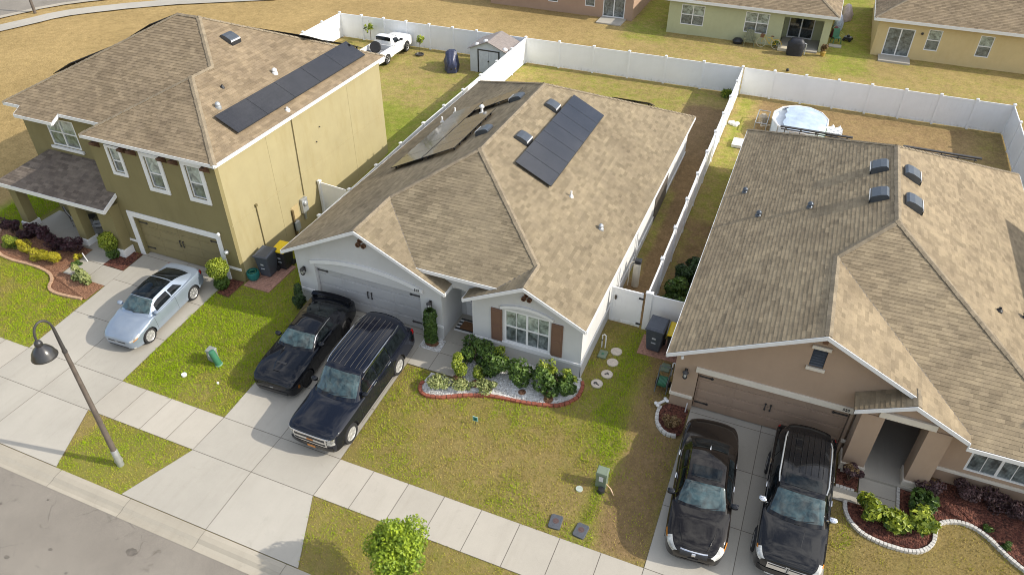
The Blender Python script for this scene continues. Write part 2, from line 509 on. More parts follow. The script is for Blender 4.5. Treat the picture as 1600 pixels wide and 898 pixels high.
cam = bpy.data.cameras.new('camera'); co = bpy.data.objects.new('camera', cam); COL.objects.link(co)
SC.camera = co
cam.sensor_width = 36; cam.lens = 1143.16/1600*36; cam.clip_end = 3000
YAW, PIT, ROL = R(-22.33), R(37.36), R(-.27)
fw = Vector((math.sin(YAW)*math.cos(PIT), math.cos(YAW)*math.cos(PIT), -math.sin(PIT)))
rt = Vector((math.cos(YAW), -math.sin(YAW), 0)); dn = fw.cross(rt)
rr = rt*math.cos(ROL) + dn*math.sin(ROL); dd = -rt*math.sin(ROL) + dn*math.cos(ROL)
m4 = Matrix((rr, -dd, -fw)).transposed().to_4x4(); m4.translation = (0, 0, 20)
co.matrix_world = m4
SC.view_settings.view_transform = 'Standard'; SC.view_settings.look = 'None'
SC.cycles.filter_width = 1.0
SC.view_settings.exposure = .46; SC.view_settings.gamma = 1; SC.view_settings.use_curve_mapping = False

# ---------------------------------------------------------------- turf cover
def soft(v, a, b, s):
    return np.clip((v-a)/s+.5, 0, 1)*np.clip((b-v)/s+.5, 0, 1)
def turf(x, y):
    """share of green, share of bare soil and share of golden dry turf at a point"""
    x = np.asarray(x, float); y = np.asarray(y, float)
    g = np.full(x.shape, .30); dt = np.zeros(x.shape); go = np.zeros(x.shape)
    def put(x0, x1, y0, y1, G=None, D=None, O=None, s=.5):
        nonlocal g, dt, go
        k = soft(x, x0, x1, s)*soft(y, y0, y1, s)
        if G is not None: g = g*(1-k)+G*k
        if D is not None: dt = dt*(1-k)+D*k
        if O is not None: go = go*(1-k)+O*k
    put(-200, 60, 47.4, 200, .36, .05, .18, 1)
    put(-200, -14, 47.4, 200, .22, 0, .7, 8)
    put(-200, -33.4, -50, 200, .1, 0, .85, 2)
    put(-14, -10.5, 55, 90, .6, .25, 0, 1)
    put(.9, 4, 54, 90, .6, .25, 0, 1)
    put(-33.3, -18.9, 31, 47.4, .42, .12, 0, .6)
    put(-28, -19, 33, 37.5, .75, 0, 0, 2)
    put(-20.8, -18.4, 24, 47.4, .7, .05, 0, .8)
    put(-18.4, -3.7, 38, 47.4, .42, .12, 0, .5)
    put(-6.5, -3.7, 35.5, 45, .3, .85, 0, 1)
    put(-5.2, -3.7, 23, 40, .05, 1, 0, .5)
    put(-5.2, -4.75, 26, 34, .7, .25, 0, .3)
    put(-3.65, -1.8, 23, 34, .5, .7, 0, .4)
    put(-3.65, -1.8, 32, 41, .5, .1, 0, 1.2)
    put(-3.65, 11.6, 39, 47.4, .03, .62, .1, .8)
    put(-3.65, -2.4, 36, 47.2, .55, 0, 0, .8)
    put(9.5, 11.6, 38, 47.4, .3, .5, 0, 1.5)
    put(-60, -26.4, 8.9, 17, .78, 0, 0, .5)
    put(-36.5, -33, 16.8, 24, .95, 0, 0, 1)
    put(-36.5, -30, 13.8, 15.6, .5, .1, 0, 1)
    put(-21.6, -16.6, 12.9, 19.6, 1.0, 0, 0, .3)
    put(-18.3, -16.6, 12.9, 19.6, .72, 0, 0, 1)
    put(-19.2, -17.6, 12.9, 14.4, .42, .2, 0, .9)
    put(-21.6, -17, 18.2, 23, .72, .35, 0, 1)
    put(-20.6, -16.5, 8.9, 11.4, .72, 0, 0, .3)
    put(-18.6, -16.5, 8.9, 10.6, .55, .2, 0, .8)
    put(-11.7, -1, 8.9, 11.4, .46, .1, 0, .3)
    put(-11.6, -1, 12.9, 19.6, .50, .05, 0, .3)
    put(-9.8, -4.6, 13.6, 16.3, .33, .12, 0, 1.4)
    put(-5.2, -2.4, 13.0, 14.9, .25, .3, 0, .8)
    put(-11.6, -1, 12.9, 13.5, .50, 0, 0, .4)
    put(-3.9, -2.2, 14.4, 15.6, .25, .6, 0, .5)
    put(-3.25, -2.8, 13, 17.5, 1, 0, 0, .35)
    put(-2.7, -1, 12.9, 19, .22, .9, 0, .7)
    put(-5.2, -2, 17.5, 23.2, .5, .35, 0, .8)
    put(-4.1, -3, 16.5, 22.5, .9, .1, 0, .9)
    put(-2.9, -1.8, 17.5, 22.5, .15, .75, 0, .6)
    put(3.95, 20, 8.9, 20, .14, .05, .1, .3)
    put(3.95, 4.8, 12, 17, .45, .05, 0, .6)
    return np.clip(g, 0, 1), np.clip(dt, 0, 1), np.clip(go, 0, 1)

def ground():
    xs = sorted(set([-700, -400, -200, -120] + [round(v, 2) for v in np.arange(-80, 24.01, .4)] + [40, 80, 160, 400, 700]))
    ys = sorted(set([-700, -200, -60, -20] + [round(v, 2) for v in np.arange(7.2, 62.1, .4)] + GY[1:-1] + [66, 72, 80, 100, 140, 250, 500, 900]))
    nx, ny = len(xs), len(ys)
    X, Y = np.meshgrid(xs, ys)
    Z = np.interp(Y, GY, GZV)
    bumpz = -.02 + .011*np.sin(X*1.3+np.sin(Y*.9)*2)*np.sin(Y*1.1+X*.3) + .006*np.sin(X*3.1+Y*2.2)
    Z = Z + np.where((Y > 13.4) & (Y < 70), bumpz, 0)
    v = np.stack([X.ravel(), Y.ravel(), Z.ravel()], 1)
    idx = np.arange(nx*ny).reshape(ny, nx)
    f = np.stack([idx[:-1, :-1], idx[:-1, 1:], idx[1:, 1:], idx[1:, :-1]], -1).reshape(-1, 4)
    me = bpy.data.meshes.new('ground')
    me.from_pydata(v.tolist(), [], f.tolist())
    a = me.color_attributes.new('turf', 'FLOAT_COLOR', 'POINT')
    g, dt, go = turf(v[:, 0], v[:, 1])
    a.data.foreach_set('color', np.stack([g, dt, go, .62*soft(v[:, 0], -36, 11, .6)*soft(v[:, 1], 8.9, 22.9, .6)*(1-.85*dt)], 1).astype(np.float32).ravel())
    me.materials.append(ground_mat())
    me.polygons.foreach_set('use_smooth', [True]*len(me.polygons))
    o = bpy.data.objects.new('ground', me); COL.objects.link(o)
    return struct(o)
ground()

# ---------------------------------------------------------------- paving
JG = .011
def slab(mb, quad, dz=.02, mi=0, jm=1, gap=JG):
    """one concrete slab between joints: quad of (x, y), split where the ground bends"""
    (x0, y0), (x1, y1), (x2, y2), (x3, y3) = quad      # y0==y1 front, y2==y3 back
    cx = (x0+x1+x2+x3)/4
    def sh(x): return x + gap*(1 if x < cx else -1)
    a, b = y0+gap, y2-gap
    cuts = [a] + [k for k in GY if a < k < b] + [b]
    for q in range(len(cuts)-1):
        ya, yb = cuts[q], cuts[q+1]
        ta, tb = (ya-y0)/(y2-y0), (yb-y0)/(y2-y0)
        L = lambda t: sh(x0+(x3-x0)*t); Rr = lambda t: sh(x1+(x2-x1)*t)
        za, zb = gz(ya)+dz, gz(yb)+dz
        pts = [(L(ta), ya, za), (Rr(ta), ya, za), (Rr(tb), yb, zb), (L(tb), yb, zb)]
        mb.poly(pts, mi)
    # skirt down the outside and the dirty bed seen in the joint
    cuts = [y0] + [k for k in GY if y0 < k < y2] + [y2]
    for q in range(len(cuts)-1):
        ya, yb = cuts[q], cuts[q+1]
        ta, tb = (ya-y0)/(y2-y0), (yb-y0)/(y2-y0)
        za, zb = gz(ya)+dz-.007, gz(yb)+dz-.007
        mb.poly([(x0+(x3-x0)*ta, ya, za), (x1+(x2-x1)*ta, ya, za), (x1+(x2-x1)*tb, yb, zb), (x0+(x3-x0)*tb, yb, zb)], jm)
def paving(name, quads, m='concrete', dz=.02):
    mb = MB()
    for q in quads: slab(mb, q, dz)
    return struct(mb.build(name, [M[m], M['joint']], recalc=False))
def rect(x0, x1, y0, y1): return [(x0, y0), (x1, y0), (x1, y1), (x0, y1)]
def drive(name, x0, x1, xa0, xa1, ytop=19.85):
    xm = (x0+x1)/2; am = (xa0+xa1)/2; q = []
    for (a, b, c, d) in ((x0, xm, xa0, am), (xm, x1, am, xa1)):
        q.append([(c, 8.95), (d, 8.95), (b, 11.32), (a, 11.32)])
        q.append(rect(a, b, 11.32, 12.95))
        for y0, y1 in ((12.95, 15.25), (15.25, 17.45), (17.45, ytop-.55), (ytop-.55, ytop)):
            q.append(rect(a, b, y0, y1))
    return paving(name, q)
drive('driveway', -26.45, -21.49, -27.6, -20.38)
drive('driveway', -16.64, -11.66, -17.5, -10.55)
drive('driveway', -1.0, 3.97, -2.2, 5.1)
sw = []
def run(x0, x1, n):
    for i in range(n):
        a, b = x0+(x1-x0)*i/n, x0+(x1-x0)*(i+1)/n
        sw.append(rect(a, b, 11.32, 12.95))
run(-60, -26.45, 26); run(-21.49, -16.64, 4); run(-11.66, -1.0, 8); run(3.97, 16, 10)
paving('sidewalk', sw, 'walk')
# gutter: a low pan with a rounded lip, in lengths of about 3 m
def gutter():
    mb = MB(); prof = [(8.93, .021), (8.78, .02), (8.62, .004), (8.5, -.055), (8.38, -.075), (8.26, -.07)]
    x = -75.
    while x < 30:
        a, b = x+.008, x+3.05-.008
        for (y0, z0), (y1, z1) in zip(prof, prof[1:]):
            mb.quad((a, y1, z1), (b, y1, z1), (b, y0, z0), (a, y0, z0))
        x += 3.05
    for (y0, z0), (y1, z1) in zip(prof, prof[1:]):
        mb.quad((-75, y1, z1-.007), (30, y1, z1-.007), (30, y0, z0-.007), (-75, y0, z0-.007), 1)
    return struct(mb.build('kerb_gutter', [M['gutter'], M['joint']], recalc=False, smooth=30))
gutter()
rd = MB(); rd.quad((-90, -4, -.05), (40, -4, -.05), (40, 8.265, -.078), (-90, 8.265, -.078))
struct(rd.build('road', M['asphalt'], recalc=False))
# the oil spot and smaller stains on the asphalt
st = MB()
for cx, cy, rx, ry in ((-15.62, 7.49, .20, .14), (-20.9, 7.2, .07, .05), (-19.6, 7.9, .05, .04), (-18.0, 6.6, .08, .05), (-21.8, 6.4, .07, .07), (-16.9, 6.2, .05, .04), (-19.0, 5.9, .1, .06)):
    n = 18
    st.poly([(cx+rx*math.cos(2*math.pi*k/n)*random.uniform(.8, 1.15), cy+ry*math.sin(2*math.pi*k/n)*random.uniform(.8, 1.15), -.0715) for k in range(n)])
struct(st.build('road_stains', mat('oil_stain', (.135, .118, .098), .8, .3, 8, fine=40), recalc=False))

# the curved street beyond the field, far left
def curve_strip(name, pts_a, pts_b, m, dz):
    mb = MB(); n = len(pts_a)
    for i in range(n-1):
        a0, a1, b0, b1 = pts_a[i], pts_a[i+1], pts_b[i], pts_b[i+1]
        mb.quad(*[(p[0], p[1], gz(p[1])+dz) for p in (a0, b0, b1, a1)])
    return struct(mb.build(name, M[m], recalc=False))
edge = [(-65.5, 33.5), (-62.9, 37.6), (-61.9, 40.28), (-61.3, 41.9), (-60.9, 43.15), (-59.9, 44.9), (-58.6, 46.4), (-56.4, 48.6), (-53.0, 51.5), (-46, 56)]
def shift(pts, k):
    out = []
    for i, p in enumerate(pts):
        a, b = pts[max(i-1, 0)], pts[min(i+1, len(pts)-1)]
        dx, dy = b[0]-a[0], b[1]-a[1]; L = math.hypot(dx, dy)
        out.append((p[0]+dy/L*k, p[1]-dx/L*k))
    return out
curve_strip('far_road', shift(edge, -9), edge, 'asphalt', .05)
curve_strip('far_kerb', shift(edge, -.12), shift(edge, .55), 'gutter', .065)
curve_strip('far_path', shift(edge, 2.25), shift(edge, 3.95), 'concrete', .07)
# ---------------------------------------------------------------- house building kit
def wall_front(mb, y, th, x0, x1, zb, top, holes=(), mi=0):
    """wall facing the street; top is a polyline [(x, z)...]; holes are (x0, x1, z0, z1)"""
    tx = [p[0] for p in top]; tz = [p[1] for p in top]
    T = lambda x: float(np.interp(x, tx, tz))
    cuts = sorted(set([x0, x1] + [x for x in tx if x0 < x < x1] + [e for h in holes for e in h[:2] if x0 < e < x1]))
    for a, b in zip(cuts, cuts[1:]):
        m = (a+b)/2
        hs = sorted([h for h in holes if h[0] <= m <= h[1]], key=lambda h: h[2])
        z = zb
        for h in hs:
            if h[2] > z + 1e-4:
                mb.prism([(a, y, z), (b, y, z), (b, y, h[2]), (a, y, h[2])], (0, th, 0), mi)
            z = h[3]
        mb.prism([(a, y, z), (b, y, z), (b, y, T(b)), (a, y, T(a))], (0, th, 0), mi)

def slope_uv(pts):
    p = [Vector(q) for q in pts]
    n = Vector((0, 0, 0))
    for i in range(len(p)):
        a, b = p[i], p[(i+1) % len(p)]
        n += Vector(((a.y-b.y)*(a.z+b.z), (a.z-b.z)*(a.x+b.x), (a.x-b.x)*(a.y+b.y)))
    n.normalize()
    if n.z < 0: n = -n
    h = Vector((n.y, -n.x, 0))
    h = h.normalized() if h.length > 1e-4 else Vector((1, 0, 0))
    u = h; v = n.cross(h)
    if v.z < 0: v = -v
    return n, u, v

def clip(poly, axis, val, keep_hi):
    out = []; n = len(poly)
    for i in range(n):
        p, q = poly[i], poly[(i+1) % n]
        ip = (p[axis] >= val) if keep_hi else (p[axis] <= val); iq = (q[axis] >= val) if keep_hi else (q[axis] <= val)
        if ip: out.append(p)
        if ip != iq:
            t = (val-p[axis])/(q[axis]-p[axis]); out.append((p[0]+(q[0]-p[0])*t, p[1]+(q[1]-p[1])*t))
    return out

def tabs(poly3, n, u, v, vs, fs, row=.145, tab=.30):
    """lay overlapping tabs on one slope: every tab tilts up to a thin butt edge that throws a real shadow"""
    p2 = [(q.dot(u), q.dot(v)) for q in poly3]; base = n*(poly3[0].dot(n))
    at = lambda a, b, h: u*a + v*b + base + n*h
    v0 = min(p[1] for p in p2); v1 = max(p[1] for p in p2)
    k = 0; b0 = v0
    while b0 < v1-1e-4:
        b1 = min(b0+row, v1)
        strip = clip(clip(p2, 1, b0, True), 1, b1, False)
        if len(strip) >= 3:
            ua, ub = min(p[0] for p in strip), max(p[0] for p in strip)
            a0 = ua - random.uniform(0, tab)
            while a0 < ub:
                w = tab*random.uniform(.75, 1.3); a1 = a0+w
                cell = clip(clip(strip, 0, a0, True), 0, a1, False)
                a0 = a1
                if len(cell) < 3: continue
                cell = [c for i, c in enumerate(cell) if abs(c[0]-cell[i-1][0])+abs(c[1]-cell[i-1][1]) > 1e-5]
                if len(cell) < 3: continue
                th = random.uniform(.007, .014); drop = random.uniform(0, .008)
                o = len(vs); c = len(cell)
                lift = [th*(1-(q[1]-b0)/row)+.002 for q in cell]
                vs.extend([at(q[0], q[1]-(drop if q[1] < b0+1e-4 else 0), h) for q, h in zip(cell, lift)])
                fs.append(tuple(range(o, o+c)))
                for i in range(c):
                    j = (i+1) % c
                    if cell[i][1] < b0+1e-4 and cell[j][1] < b0+1e-4:
                        r = len(vs)
                        vs.extend([at(cell[i][0], cell[i][1]-drop, -.004), at(cell[j][0], cell[j][1]-drop, -.004)])
                        fs.append((o+i, r, r+1, o+j))
        b0 += row; k += 1

def roof(parent, polys, m, th=.13, name='roof', fine=True):
    off = OFF[parent.name]
    vs, fs = [], []
    for poly in polys:
        n, u, v = slope_uv(poly)
        p = [Vector(q)-off for q in poly]
        ar = Vector((0, 0, 0))
        for i in range(len(p)): ar += p[i].cross(p[(i+1) % len(p)])
        if ar.dot(n) < 0: p.reverse()
        o = len(vs); c = len(p)
        vs += [q for q in p] + [q-Vector((0, 0, th)) for q in p]
        fs.append(tuple(range(o, o+c)))
        fs.append(tuple(range(o+2*c-1, o+c-1, -1)))
        for i in range(c):
            j = (i+1) % c
            fs.append((o+i, o+c+i, o+c+j, o+j))
        tabs(p, n, u, v, vs, fs, *((.145, .30) if fine else (.29, .9)))
    me = bpy.data.meshes.new(name); me.from_pydata([tuple(q) for q in vs], [], fs)
    me.materials.append(m)
    o = bpy.data.objects.new(name, me); COL.objects.link(o); o.parent = parent; OFF[o.name] = off
    return o

def fascia(mb, pts, h=.145, t=.035, drop=.0):
    """boards under the roof edge, along a polyline, thickness added outwards (right-hand side)"""
    for a, b in zip(pts, pts[1:]):
        a, b = Vector(a), Vector(b)
        d = Vector((b.x-a.x, b.y-a.y, 0)).normalized()
        out = Vector((d.y, -d.x, 0))*t
        a1 = a-Vector((0, 0, drop)); b1 = b-Vector((0, 0, drop)); dz = Vector((0, 0, h))
        mb.prism([a1, b1, b1-dz, a1-dz], out)

def caps(parent, segs, m, w=.115, L=.24):
    """overlapping ridge and hip caps"""
    for a, b, side in segs:
        mb = MB()
        a, b = Vector(a), Vector(b); d = b-a; n = max(1, int(d.length/L)); dn_ = d.normalized()
        s = dn_.cross(Vector((0, 0, 1))).normalized()
        for k in range(n):
            p = a + d*(k/n); q = a + d*((k+1)/n) + dn_*.03
            hi = .048 + random.uniform(-.004, .004); lo = .028
            jit = random.uniform(-.01, .01)
            dr = Vector((0, 0, side*w))
            A = [p+s*(w+jit)-dr+Vector((0, 0, lo)), p+Vector((0, 0, lo)), p-s*(w+jit)-dr+Vector((0, 0, lo))]
            B = [q+s*(w+jit)-dr+Vector((0, 0, hi)), q+Vector((0, 0, hi)), q-s*(w+jit)-dr+Vector((0, 0, hi))]
            t = Vector((0, 0, .014))
            mb.add([*A, *B, *[x-t for x in A], *[x-t for x in B]],
                   [(0, 1, 4, 3), (1, 2, 5, 4), (9, 10, 7, 6), (10, 11, 8, 7), (3, 4, 10, 9), (4, 5, 11, 10), (0, 3, 9, 6), (2, 8, 11, 5), (0, 6, 7, 1), (1, 7, 8, 2)])
        mb.build('ridge_cap', m, parent)

def solar(parent, fn, x0, x1, y0, y1, nx, ny, lift=.13):
    """modules lying along a slope; fn(x, y) gives the roof height"""
    for i in range(nx):
        for j in range(ny):
            a, b = x0+(x1-x0)*i/nx+.005, x0+(x1-x0)*(i+1)/nx-.005
            c, e = y0+(y1-y0)*j/ny+.005, y0+(y1-y0)*(j+1)/ny-.005
            P = lambda x, y, l: (x, y, fn(x, y)+l)
            mb = MB()
            mb.prism([P(a, c, lift), P(b, c, lift), P(b, e, lift), P(a, e, lift)], (0, 0, .035), 1)
            g = .012
            mb.quad(P(a+g, c+g, lift+.0375), P(b-g, c+g, lift+.0375), P(b-g, e-g, lift+.0375), P(a+g, e-g, lift+.0375), 0)
            for q in (.25, .75):
                yy = c+(e-c)*q
                mb.box(a+.1, a+.16, yy-.03, yy+.03, fn(a+.13, yy)-.01, fn(a+.13, yy)+lift+.01, 1)
                mb.box(b-.16, b-.1, yy-.03, yy+.03, fn(b-.13, yy)-.01, fn(b-.13, yy)+lift+.01, 1)
            mb.build('solar_panel', [M['solar'], M['black_plastic']], parent, recalc=False)

def roof_vent(parent, fn, x, y, w=.60, d=.60, k=1.35):
    """low slanted metal exhaust box"""
    mb = MB()
    s = (fn(x+.1, y)-fn(x-.1, y))/.2
    n = 7; up = 1 if s > 0 else -1
    # profile across the slope: curved hood, open on the low side
    prof = [(a, b*k) for a, b in ((-d/2, .15), (-d/2+.05, .175), (0, .175), (d/2-.12, .14), (d/2-.03, .08), (d/2, .02))]
    for (a, ha), (b, hb) in zip(prof, prof[1:]):
        xa, xb = x+a*up, x+b*up
        za, zb = fn(xa, y)+ha, fn(xb, y)+hb
        mb.add([(xa, y-w/2, za), (xa, y+w/2, za), (xb, y+w/2, zb), (xb, y-w/2, zb)], [(0, 1, 2, 3)])
        for yy in (y-w/2, y+w/2):
            mb.quad((xa, yy, za), (xb, yy, zb), (xb, yy, fn(xb, y)), (xa, yy, fn(xa, y)))
    xl = x-d/2*up
    mb.box(min(xl, xl-.02*up), max(xl, xl-.02*up), y-w/2-.01, y+w/2+.01, fn(xl, y)+.10*k, fn(xl, y)+.165*k, 1)
    mb.box(min(x-d/2*up+.03, x-d/2*up+.02), max(x-d/2*up+.03, x-d/2*up+.04), y-w/2, y+w/2, fn(xl, y)-.02, fn(xl, y)+.12*k, 2)
    return mb.build('roof_vent', [M['roofmetal'], M['white'], M['black_plastic']], parent, recalc=False)

def vent_pipe(parent, fn, x, y, h=.3, r=.055, m='white', cap=False):
    mb = MB(); z = fn(x, y)
    mb.lathe([(r*2.4, z-.08), (r*2.2, z+.04), (r*1.1, z+.09), (r, z+.1), (r, z+h), (r*.75, z+h), (r*.75, z+h-.08)], (x, y, 0), 'z', 14)
    if cap: mb.lathe([(r*2, z+h), (r*1.9, z+h+.06), (r*.9, z+h+.12), (0, z+h+.13)], (x, y, 0), 'z', 14)
    return mb.build('vent_pipe', M[m], parent, smooth=40)

def window(parent, x0, x1, z0, z1, y, cols=2, m='white', fw=.065, mid=.5, grille=False, depth=.05, up='pane_up', low='pane_low'):
    """framed sash window facing the street, each sash pane of its own"""
    mb = MB()
    mb.box(x0, x1, y-depth, y+.03, z1-fw, z1); mb.box(x0, x1, y-depth, y+.03, z0, z0+fw)
    mb.box(x0, x0+fw, y-depth, y+.03, z0+fw, z1-fw); mb.box(x1-fw, x1, y-depth, y+.03, z0+fw, z1-fw)
    zm = z0+(z1-z0)*mid
    cw = (x1-x0-2*fw)/cols
    for c in range(1, cols):
        xx = x0+fw+cw*c
        mb.box(xx-fw*.6, xx+fw*.6, y-depth, y+.03, z0+fw, z1-fw)
    if mid:
        for c in range(cols):
            a, b = x0+fw+cw*c+(fw*.6 if c else 0), x0+fw+cw*(c+1)-(fw*.6 if c < cols-1 else 0)
            mb.box(a, b, y-depth+.012, y+.02, zm-.03, zm+.03)
            if grille:
                mb.box((a+b)/2-.012, (a+b)/2+.012, y-.012, y+.002, z0+fw, zm-.03); mb.box((a+b)/2-.012, (a+b)/2+.012, y-.012, y+.002, zm+.03, z1-fw)
    fr = mb.build('window', M[m], parent)
    for c in range(cols):
        a, b = x0+fw+cw*c, x0+fw+cw*(c+1)
        if mid:
            for (za, zb, mt) in ((z0+fw, zm, low), (zm, z1-fw, up)):
                MB().quad((a, y+.006, za), (b, y+.006, za), (b, y+.006, zb), (a, y+.006, zb)).build('pane', M[mt], fr, recalc=False)
        else:
            MB().quad((a, y+.006, z0+fw), (b, y+.006, z0+fw), (b, y+.006, z1-fw), (a, y+.006, z1-fw)).build('pane', M[low], fr, recalc=False)
    return fr

def garage_door(parent, x0, x1, z0, z1, y, m):
    mb = MB(); n = 4; h = (z1-z0)/n
    for k in range(n):
        mb.box(x0, x1, y, y+.05, z0+h*k+.006, z0+h*(k+1)-.006)
        for c in range(4):       # shallow raised fields
            a = x0+(x1-x0)*(c+.06)/4; b = x0+(x1-x0)*(c+.94)/4
            mb.box(a, b, y-.012, y+.01, z0+h*k+.07, z0+h*(k+1)-.07)
    dr = mb.build('garage_door', m, parent, bevel=.006)
    for zz in (z0+h*.62, z0+h*3.35):
        for s, xe in ((1, x0+.03), (-1, x1-.03)):
            hb = MB(); hb.box(min(xe, xe+s*.42), max(xe, xe+s*.42), y-.035, y-.015, zz-.03, zz+.03)
            hb.obox((xe+s*.44, y-.025, zz), (.09, .02, .09), Matrix.Rotation(R(45), 3, 'Y')); hb.build('strap_hinge', M['dark_metal'], dr)
    xm = (x0+x1)/2
    for s in (-1, 1):
        hd = MB(); hd.box(xm+s*.09-.018, xm+s*.09+.018, y-.065, y-.045, z0+h*1.75, z0+h*2.4)
        hd.box(xm+s*.09-.03, xm+s*.09+.03, y-.05, y-.012, z0+h*1.75, z0+h*1.85)
        hd.box(xm+s*.09-.03, xm+s*.09+.03, y-.05, y-.012, z0+h*2.3, z0+h*2.4)
        hd.build('handle', M['dark_metal'], dr)
    return dr

def lantern(parent, x, y, z):
    mb = MB()
    mb.box(x-.05, x+.05, y-.03, y, z-.12, z+.12)
    mb.tube([(x, y-.02, z+.06), (x, y-.1, z+.16), (x, y-.15, z+.13)], .012, 6)
    mb.lathe([(.02, z+.15), (.11, z+.07), (.115, z+.05)], (x, y-.15, 0), 'z', 8)
    for k in range(4):
        t = math.pi/4+k*math.pi/2
        mb.box(x+.085*math.cos(t)-.008, x+.085*math.cos(t)+.008, y-.15+.085*math.sin(t)-.008, y-.15+.085*math.sin(t)+.008, z-.16, z+.06)
    mb.lathe([(.09, z-.16), (.07, z-.2), (.01, z-.23)], (x, y-.15, 0), 'z', 8)
    o = mb.build('wall_lantern', M['dark_metal'], parent)
    MB().lathe([(.05, z-.15), (.075, z-.08), (.075, z+.04)], (x, y-.15, 0), 'z', 10).build('lamp_glass', M['headlamp'], o, smooth=40)

def tube_vent(parent, x, y, z, r=.1, s=.145):
    for dx, dz in ((0, s*.95), (-s*.85, -s*.55), (s*.85, -s*.55)):
        mb = MB()
        mb.lathe([(r, .02), (r, -.10), (r*.72, -.10), (r*.72, -.01), (0, -.01)], (x+dx, y, z+dz), 'y', 14)
        mb.build('clay_vent_tube', M['terracotta'], parent, smooth=40)

SH_A = shingle_mat('shingle_tan', (0.261, 0.213, 0.143), (0.219, 0.179, 0.119), (0.200, 0.164, 0.111))
SH_B = shingle_mat('shingle_brown', (0.265, 0.206, 0.137), (0.221, 0.171, 0.112), (0.195, 0.153, 0.101))
SH_C = shingle_mat('shingle_sand', (0.314, 0.251, 0.166), (0.266, 0.212, 0.140), (0.238, 0.191, 0.127))
SH_P = shingle_mat('shingle_porch', (.20, .165, .135), (.14, .115, .095), (.11, .09, .08))
CAP = mat('ridge_cap_shingle', (.235, .191, .130), .95, .28, 3.2, fine=22)
ST_A = stucco('stucco_grey', (.56, .56, .545), (.51, .50, .47))
ST_AL = stucco('stucco_light_band', (.58, .58, .57), (.54, .53, .5))
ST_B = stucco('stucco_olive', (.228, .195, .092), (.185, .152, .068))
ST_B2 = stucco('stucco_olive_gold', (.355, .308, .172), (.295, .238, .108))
ST_C = stucco('stucco_mauve_brown', (.39, .28, .195), (.345, .24, .165))
ST_G = stucco('stucco_pale_green', (.46, .47, .29), (.40, .40, .24))
ST_Y = stucco('stucco_butter', (.60, .475, .25), (.52, .38, .17))
ST_M = stucco('stucco_rose', (.40, .275, .195), (.35, .23, .16))
GD_A = mat('garage_door_grey', (.43, .43, .425), .55, .05, 2)
GD_B = mat('garage_door_olive', (.235, .195, .095), .55, .06, 2)
GD_C = mat('garage_door_brown', (.34, .24, .17), .55, .06, 2)
CREAM = mat('cream_trim', (.66, .60, .50), .6, .05, 3)

def mat_floor(name, parent, x0, x1, y0, y1, z, m):
    return MB().box(x0, x1, y0, y1, z-.5, z).build(name, m, parent)

